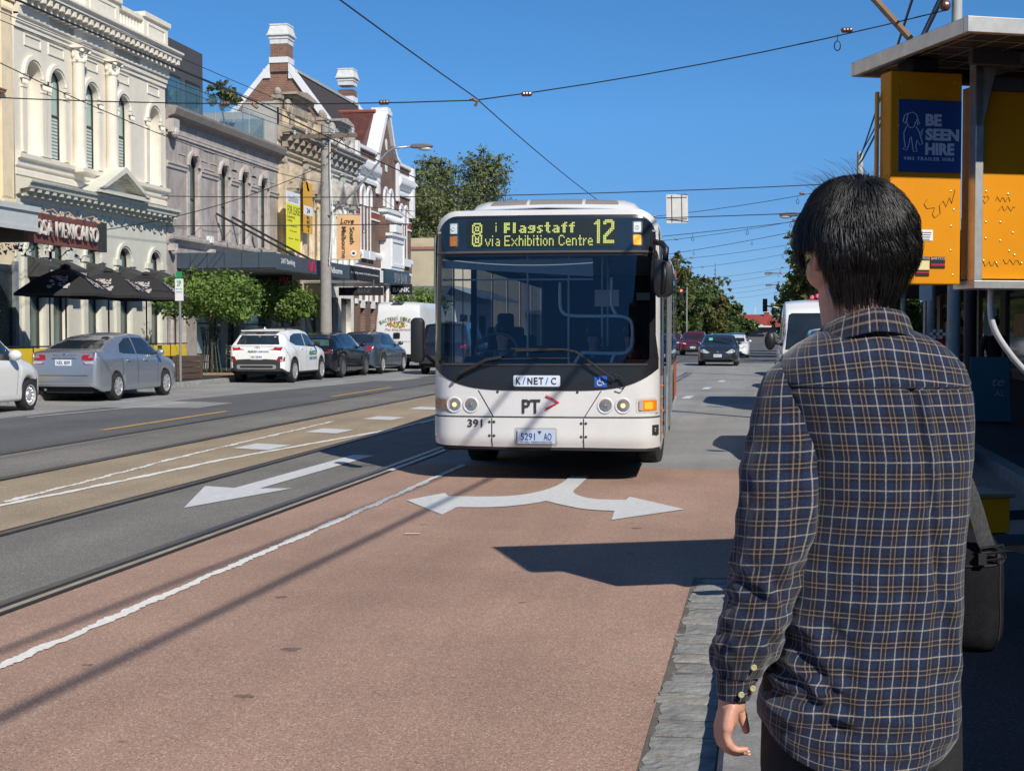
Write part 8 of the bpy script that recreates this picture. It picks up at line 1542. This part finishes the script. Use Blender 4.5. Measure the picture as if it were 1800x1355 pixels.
    for s_ in (-1, 1): q = MB(Hm); q.ball((s_*.030, .0835, .010), .0105, .0095, .0070, 12, 8); q.build('eye', mat('eye_white', (.7, .68, .65), .2, var=0), body, 2); q = MB(Hm); q.ball((s_*.030, .0915, .010), .0048, .0025, .0048, 10, 6); q.build('iris', MATT, body, 2)
    # shirt body
    T = [(583, 1440, 1612), (592, 1428, 1634), (606, 1405, 1658), (624, 1384, 1678), (650, 1368, 1697), (690, 1362, 1709), (740, 1375, 1713), (800, 1392, 1712), (870, 1398, 1706), (950, 1393, 1697), (1030, 1385, 1697), (1120, 1368, 1692), (1200, 1352, 1690), (1260, 1342, 1690), (1300, 1342, 1684), (1345, 1352, 1668)]
    dep = [(583, .070), (592, .085), (606, .102), (624, .116), (650, .130), (690, .142), (800, .15), (950, .148), (1120, .15), (1260, .16), (1345, .155)]
    yc = [(583, .03), (624, .03), (700, .025), (1000, .03), (1345, .03)]
    NJ = 180; rows = []; uvs = []; ys = [583, 587, 592, 598, 604, 610, 617, 624, 632, 641, 650]+[650+(1345-650)*i/150 for i in range(1, 151)]
    nv = lambda a, c, e=0: noise.noise(Vector((a, c, e)))
    for y in ys:
        l = interp([(t[0], t[1]) for t in T], y); rr = interp([(t[0], t[2]) for t in T], y); hw = (rr-l)/2/909; cx = X((l+rr)/2); hd = interp(dep, y); cy = interp(yc, y); row = []; P = []
        for j in range(NJ):
            a = 2*math.pi*j/NJ-math.pi/2+.0; ca, sa = math.cos(a), math.sin(a); ex = .80; x = cx+hw*math.copysign(abs(ca)**ex, ca); yy = cy+hd*math.copysign(abs(sa)**ex, sa); zz = Z(y)
            t = max(0, (y-1250)/95); zz += t*(.055*abs(ca)**2.2*(1.15 if ca < 0 else .7)) if t else 0
            # folds: broad vertical drapes, a pleat below the yoke, bunching near the left hip
            u = x*6; amp = min(1, max(0, (y-660)/200))
            w = .009*amp*nv(u*1.3, zz*1.2, 3)+.009*amp*nv(u*3.1, zz*1.8+2, 7)+.002*nv(x*26, zz*9, 5)*amp+.0035*nv(x*14+zz*9, zz*16, 8)*amp+.004*amp*nv(x*3+zz*5, zz*7-x*4, 12)
            if sa < 0:
                xp = X(1590)+(y-680)/909*.16; d = x-xp
                if y > 682: w += (.012*math.exp(-(d/.010)**2)-.013*math.exp(-((d+.014)/.007)**2))*math.exp(-(y-680)/330)
                xp2 = X(1640)+(y-700)/909*.05; w += .007*math.exp(-((x-xp2)/.018)**2)*min(1, max(0, (y-760)/200))
                k = math.exp(-((x-X(1420))/.07)**2-((y-1180)/95)**2); w += .034*k*nv(x*22+zz*12, zz*34, 1)
                k = math.exp(-((x-X(1500))/.14)**2-((y-1290)/70)**2); w += .016*k*nv(x*10+zz*8, zz*40, 2)
                if 676 < y < 684: w -= .0025
                if y <= 676: w += .003
                w += .006*math.exp(-((x-X(1660))/.035)**2)*nv(x*8, zz*16, 9)*amp
            nrm = Vector((ca/hw, sa/hd, 0)).normalized(); row.append((x+nrm.x*w, yy+nrm.y*w, zz))
        s = [0]
        for j in range(NJ): p, q = row[j], row[(j+1) % NJ]; s.append(s[-1]+math.hypot(p[0]-q[0], p[1]-q[1]))
        tot = s[-1]; rows.append(row)
        flat = [((j if j <= NJ/2 else j-NJ)) for j in range(NJ+1)]
        # u measured from the centre of the back so that the stripes run straight down
        uvs.append([((s[j] if j <= NJ/2 else s[j]-tot)+(0 if 1 else 0), Z(y)*1.0+(0 if y > 680 else .02*abs(math.sin(2*math.pi*j/NJ/1.0)))-.0) for j in range(NJ)]+[(0.0, Z(y))])
    shirt = cloth('shirt', rows, uvs, PL, r)
    # yoke seam
    k = min(range(len(ys)), key=lambda i: abs(ys[i]-680)); b = MB(); b.tube([tuple(Vector(p)+Vector((0, -.0012, 0))) for p in (rows[k][NJ*3//4+2:]+rows[k][:NJ//4-2])], .0012, 5, False); b.build('yoke_seam', mat('seam_navy', (.015, .02, .04), .9, var=0), shirt)
    # sleeves
    def sleeve(S, yfun, m, nm, wr=.008):
        S = [(z, l, rr) for z, l, rr in S]; n = 90; rows = []; uvs = []; NJ2 = 60; y0, y1 = S[0][0], S[-1][0]; sm_ = cat_rom([Vector(t) for t in S], 8); z_ = [p.x for p in sm_]
        for i in range(n+1):
            y = y0+(y1-y0)*i/n; l = interp([(p.x, p.y) for p in sm_], y); rr = interp([(p.x, p.z) for p in sm_], y); hw = (rr-l)/2/909; cx = X((l+rr)/2); cy = yfun(y); row = []
            for j in range(NJ2):
                a = 2*math.pi*j/NJ2+math.pi/2; ca, sa = math.cos(a), math.sin(a); z = Z(y); t = (y-y0)/(y1-y0)
                d = wr*min(1, 4*t)*(nv(math.cos(a)*1.8+z*5, math.sin(a)*1.8, z*13)+.6*nv(math.cos(a)*3+4, math.sin(a)*3+z*9, z*26)); e = math.exp(-((y-1030)/55)**2)+.9*math.exp(-((y-1130)/40)**2); d += .016*e*nv(ca*1.5, sa*1.5+2, z*34+ca*2)
                row.append((cx+(hw+d)*ca, cy+(hw*1.02+d)*sa, z+.25*(cx*0)-.05*ca*hw*0))
            rows.append(row); rad = hw; uvs.append([(2*math.pi*.058*j/NJ2+.012, Z(y)) for j in range(NJ2+1)])
        return cloth(nm, rows, uvs, m, r)
    yf_ = lambda y: interp([(630, .02), (760, .0), (900, -.02), (1010, -.03), (1130, -.005), (1240, .01)], y)
    SL = [(636, 1374, 1424), (648, 1356, 1440), (668, 1343, 1450), (700, 1332, 1455), (760, 1318, 1456), (830, 1303, 1450), (900, 1293, 1440), (960, 1286, 1424), (1010, 1283, 1404), (1060, 1277, 1393), (1095, 1264, 1390), (1130, 1257, 1374), (1165, 1258, 1356), (1190, 1262, 1342)]
    ls = sleeve(SL, yf_, PLS, 'left_sleeve'); 
    b_ = MB(); 
    cf = sleeve([(1186, 1264, 1334), (1192, 1261, 1337), (1215, 1263, 1331), (1233, 1265, 1324)], yf_, PLS, 'cuff', .0012); cf.parent = r
    for px_, py_ in ((1319, 1164), (1322, 1207), (1301, 1217)):
        dx = X(px_); 
        rad_ = interp([(p[0], (p[2]-p[1])/2/909) for p in SL+[(1233, 1265, 1324)]], py_); cxx = interp([(p[0], X((p[1]+p[2])/2)) for p in SL+[(1233, 1265, 1324)]], py_); q = max(rad_**2-(dx-cxx)**2, 0)**.5
        b = MB(Matrix.Translation((dx, yf_(py_)-q-.006, Z(py_))) @ Matrix.Rotation(R(90), 4, 'X')); b.lathe([(.0055, -.002), (.0062, .001), (.0058, .003), (.0035, .0018), (.001, .0018)], 16); b.build('cuff_button', mat('button_horn', (.42, .38, .20), .35, var=.2, scale=60), cf, 2)
    # right sleeve reaches forward, hidden behind the body from here
    rs = []; ru = []
    pth = cat_rom([Vector(p) for p in ((.150, .03, 1.405), (.178, .05, 1.33), (.190, .09, 1.20), (.180, .14, 1.12), (.12, .25, 1.07), (.08, .31, 1.08))], 8); rad = [.05+(.012 if i < 10 else 0)-.022*i/len(pth) for i in range(len(pth))]; rad[0] = .035; rad[1] = .046
    b = MB(); b.tube(pth, rad, 30, False); q = [b.v[i*30:(i+1)*30] for i in range(len(pth))]; cloth('right_sleeve', q, [[(.012*j, .012*i) for j in range(31)] for i in range(len(pth))], PLS, r)
    # collar: outer fall and stand
    def ring(rx, ry, z0, tilt, cx=.014, cy=.028, n=72): return [(cx+rx*math.cos(2*math.pi*j/n-math.pi/2), cy+ry*math.sin(2*math.pi*j/n-math.pi/2), z0-tilt*(1+math.sin(2*math.pi*j/n-math.pi/2))/2-.018*max(0, -math.cos(2*math.pi*j/n-math.pi/2))) for j in range(n)]
    cr = [ring(.073, .071, 1.500, .045), ring(.078, .075, 1.520, .045), ring(.083, .079, 1.524, .045), ring(.088, .084, 1.517, .046), ring(.095, .091, 1.498, .05), ring(.101, .097, 1.482, .056), ring(.102, .098, 1.478, .058), ring(.092, .092, 1.480, .058)]
    cu = [[(.0077*j, .0 if i == 0 else .022+.009*i) for j in range(73)] for i in range(len(cr))]; cloth('collar', cr, cu, PL, r)
    # trousers, belt area and shoes
    J = mat('black_denim', (.014, .014, .016), .85, var=.4, scale=30, bump=.3, bscale=300); b = MB()
    [b.tube([(X(1500)+q*.03, .03, .93), (X(1495)+q*.045, .03, .80), (X(1493)+q*.05, .03, .68)], [.095, .108, .10], 24) for q in (-1, 1)]
    for s_, x in ((-1, -.082), (1, .115)): b.tube([(x+.0, .03, .82), (x+s_*.012, .025, .62), (x+s_*.012, .02, .45), (x+s_*.018, .035, .08)], [.095, .088, .07, .062], 18)
    link('trousers', remesh(b, .009, 4), J, r, 2)
    for s_, x in ((-1, -.10), (1, .135)): b = MB(); b.ball((x, .0, .045), .045, .06, .045, 16, 10); b.ball((x, .10, .035), .045, .10, .035, 16, 10); b.box(x-.045, x+.045, -.05, .18, 0, .02); b.build('shoe', mat('shoe_dark', (.03, .03, .03), .6, var=.1), r, 2)
    # hair: a cap and many strands combed away from the crown
    C = np.array((.0, .030, 1.648)); RD = np.array((.1120, .112, .124)); pole = np.array((.03, -.30, .95)); pole /= np.linalg.norm(pole)
    rows = []; 
    def surf(d):                     # radius along a unit direction, narrower at the nape
        k = 1/math.sqrt((d[0]/RD[0])**2+(d[1]/RD[1])**2+(d[2]/RD[2])**2); dz = max(0, -d[2]*k-.035); return k*(1+.05*noise.noise(Vector(d)*3.1)-.55*dz-4*dz*dz)
    ok = lambda p: True
    def inside_hair(d):              # where hair grows: not on the face, clear of the left ear
        p = C+np.array(d)*surf(d); f = (p-C)@np.array((-.30, .954, 0)); s_ = (p-C)@np.array((.954, .30, 0)); zz = p[2]
        if f > .078 and zz < 1.70: return False
        if zz < 1.527+max(0, f+.05)*1.0: return False
        if s_ < -.03 and -.034 < f < .012 and zz < 1.628-(.3*abs(f+.005)): return False
        if abs(s_) > .03 and .012 <= f and zz < 1.582: return False
        if s_ > .045 and -.03 < f and zz < 1.62: return False
        return True
    n1, n2 = 96, 64; vs = []; fs = []; idx = {}
    for i in range(n2+1):
        for j in range(n1):
            th = math.pi*i/n2; ph = 2*math.pi*j/n1; d = (math.sin(th)*math.cos(ph), math.sin(th)*math.sin(ph), math.cos(th)); k = surf(d)*.955; vs.append(tuple(C+np.array(d)*k)); idx[(i, j)] = inside_hair(d)
    for i in range(n2):
        for j in range(n1):
            q = [(i, j), (i+1, j), (i+1, (j+1) % n1), (i, (j+1) % n1)]
            if all(idx[t] for t in q): fs.append(tuple(t[0]*n1+t[1] for t in q))
    me = bpy.data.meshes.new('hair_cap'); me.from_pydata(vs, [], fs); HM = mat('hair_black', (.006, .005, .0045), .46, var=.3, scale=60, spec=.55); cap = link('hair', me, HM, r, 2)
    rg = np.random.default_rng(5); V = []; Fc = []; t1 = np.cross(pole, (1, 0, 0)); t1 /= np.linalg.norm(t1); t2 = np.cross(pole, t1); NS = 15000; NP = 8; cnt = 0
    clump = [(rg.uniform(0, 2*math.pi), rg.uniform(.0, 2.3), rg.normal(0, .09), rg.uniform(.0, .010), rg.uniform(.75, 1.3)) for _ in range(520)]
    while cnt < NS:
        ca, ct, cb, cl, cL = clump[rg.integers(0, len(clump))]; az = ca+rg.normal(0, .055)/max(math.sin(min(ct, 1.5)), .25)+(rg.normal(0, 1.2) if ct < .35 else 0); th = abs(ct+rg.normal(0, .08)); L_ = rg.uniform(.38, .66)*cL*(1.25 if th > 1.5 else 1)
        d0 = math.cos(th)*pole+math.sin(th)*(math.cos(az)*t1+math.sin(az)*t2)
        if not inside_hair(d0): cnt += .2; continue
        lift = rg.uniform(.0, .006)+cl; pts = []; swirl = cb+rg.normal(0, .05); lim = C[2]-.122+rg.uniform(-.020, .03)
        for k in range(NP):
            s_ = k/(NP-1); a = az+swirl*s_*.9+.5*s_*.25; tt = th+L_*s_; d = math.cos(tt)*pole+math.sin(tt)*(math.cos(a)*t1+math.sin(a)*t2); rr = surf(d); p = C+d*(rr*.965+.003+lift*math.sin(math.pi*min(1, s_*.9))+.0015*s_)
            if k > 0 and len(pts) and pts[-1][2] < 1.592 and (pts[-1]-C)@np.array((-.30, .954, 0)) < .01:       # nape: hair falls along the neck instead of curling under
                q_ = pts[-1]; o_ = (q_-C)*np.array((1, 1, 0)); o_ /= np.linalg.norm(o_)+1e-9; p = q_+np.array((0, 0, -1.0))*L_*.13/(NP-1)*.85-o_*(.0018+.0022*rg.random())+t1*rg.normal(0, .0010)
            if p[2] < lim+.03: p[0] = p[0]*.97; 
            if k > 1 and not inside_hair(tuple(d)) and (p[2] > 1.56 or (d[2] > -.5 and (p-C)@np.array((-.30, .954, 0)) > -.06)): break
            pts.append(p)
        if pts[-1][2] < lim-.004 and rg.random() < .8:
            pts = [q for q in pts if q[2] > lim-.004]
        f_ = (pts[-1]-C)@np.array((-.30, .954, 0)) if pts else 0
        if len(pts) < 3: cnt += .2; continue
        w = .00085; i0 = len(V); M_ = len(pts)
        for k, p in enumerate(pts):
            tn = pts[min(k+1, M_-1)]-pts[max(k-1, 0)]; rd = p-C; sd2 = np.cross(tn, rd); sd2 /= (np.linalg.norm(sd2)+1e-9); rd = rd/np.linalg.norm(rd); ww = w*(1-.75*k/(M_-1))
            V.append(tuple(p+sd2*ww)); V.append(tuple(p+rd*ww*.9)); V.append(tuple(p-sd2*ww))
        for k in range(M_-1): a_ = i0+3*k; Fc += [(a_, a_+1, a_+4, a_+3), (a_+1, a_+2, a_+5, a_+4)]
        cnt += 1
    for q in range(110):              # loose flyaway hairs on the crown
        a = rg.uniform(0, 6.28); d = np.array((rg.uniform(-.65, .55), rg.uniform(-.5, .5), 1)); d /= np.linalg.norm(d); p = C+d*surf(d)*.98; v = d*.055+np.array((rg.uniform(-.05, .05), rg.uniform(-.03, .03), .015)); i0 = len(V); L_ = rg.uniform(.25, .75)
        for k in range(9): s_ = k/8*L_; c_ = p+v*s_*1.2+np.array((-.06*s_*s_, 0, -.03*s_*s_)); ww = .00042*(1-.6*k/8); V += [tuple(c_+np.array((ww, 0, 0))), tuple(c_+np.array((0, 0, ww))), tuple(c_-np.array((ww, 0, 0)))]
        for k in range(8): a_ = i0+3*k; Fc += [(a_, a_+1, a_+4, a_+3), (a_+1, a_+2, a_+5, a_+4)]
    me = bpy.data.meshes.new('strands'); me.from_pydata(V, [], Fc); link('strands', me, HM, cap, 2)
    # shoulder bag hanging on his far side
    bg_ = thing('shoulder_bag', 'dark grey cloth shoulder bag with webbing strap hanging at the man\'s right side', 'bag', tuple(Vector((px, py, .13))+Matrix.Rotation(TH, 3, 'Z') @ Vector((.255, .16, .845))), TH+R(-14))
    FB = mat('bag_cloth', (.012, .012, .014), .9, spec=.15, var=.3, scale=40, bump=.4, bscale=500); rows = []
    for i in range(17):
        t = i/16; z = .215*t; k = 1-.10*abs(2*t-1)**3-(.18*max(0, t-.85)/.15)-(.1*max(0, .12-t)/.12)
        rows.append([((.078*k)*math.copysign(abs(math.cos(a))**.6, math.cos(a))+.003*nv(math.cos(a)*2, z*14, 3), (.15*k)*math.copysign(abs(math.sin(a))**.6, math.sin(a)), z+.006*math.cos(a)*t) for a in [2*math.pi*j/48 for j in range(48)]])
    b = MB(); b.grid(rows, closed=True, cap=True); bb = b.build('body', FB, bg_, 2)
    b = MB(); [b.tube([(p[0]*1.01, p[1]*1.01, p[2]) for p in rows[k]]+[tuple(rows[k][0])], .0022, 5, False) for k in (13,)]; b.tube([(rows[k][6][0]*1.01, -abs(rows[k][6][1])*1.01, rows[k][6][2]) for k in range(1, 15)], .0022, 5, False); b.build('piping', MATT, bb)
    b = MB(); b.box(.02, .035, -.16, .16, .18, .20); b.build('zip', MATT, bb)
    WB = mat('webbing', (.05, .05, .052), .9, var=.5, scale=300, stretch=(1, 1, .3)); b = MB(); P = cat_rom([Vector(p) for p in ((.052, -.125, .185), (.035, -.135, .22), (-.0, -.12, .33), (-.06, -.06, .45), (-.13, .0, .52), (-.22, .02, .58), (-.28, -.02, .60))], 6); w_ = Vector((.8, .1, .35)).normalized()*.015
    b.grid([[tuple(p-w_), tuple(p+Vector((0, -.002, 0))), tuple(p+w_)] for p in P]); b.build('strap', WB, bg_, 2)
    b = MB(); [b.tube([(x, -.142, z) for x, z in ((.028, .185), (.072, .193), (.066, .218), (.024, .210), (.028, .185))], .003, 6) for _ in (0,)]; b.tube([(.026, -.144, .198), (.070, -.144, .206)], .003, 6); b.build('buckle', BLACK, bg_)
man()
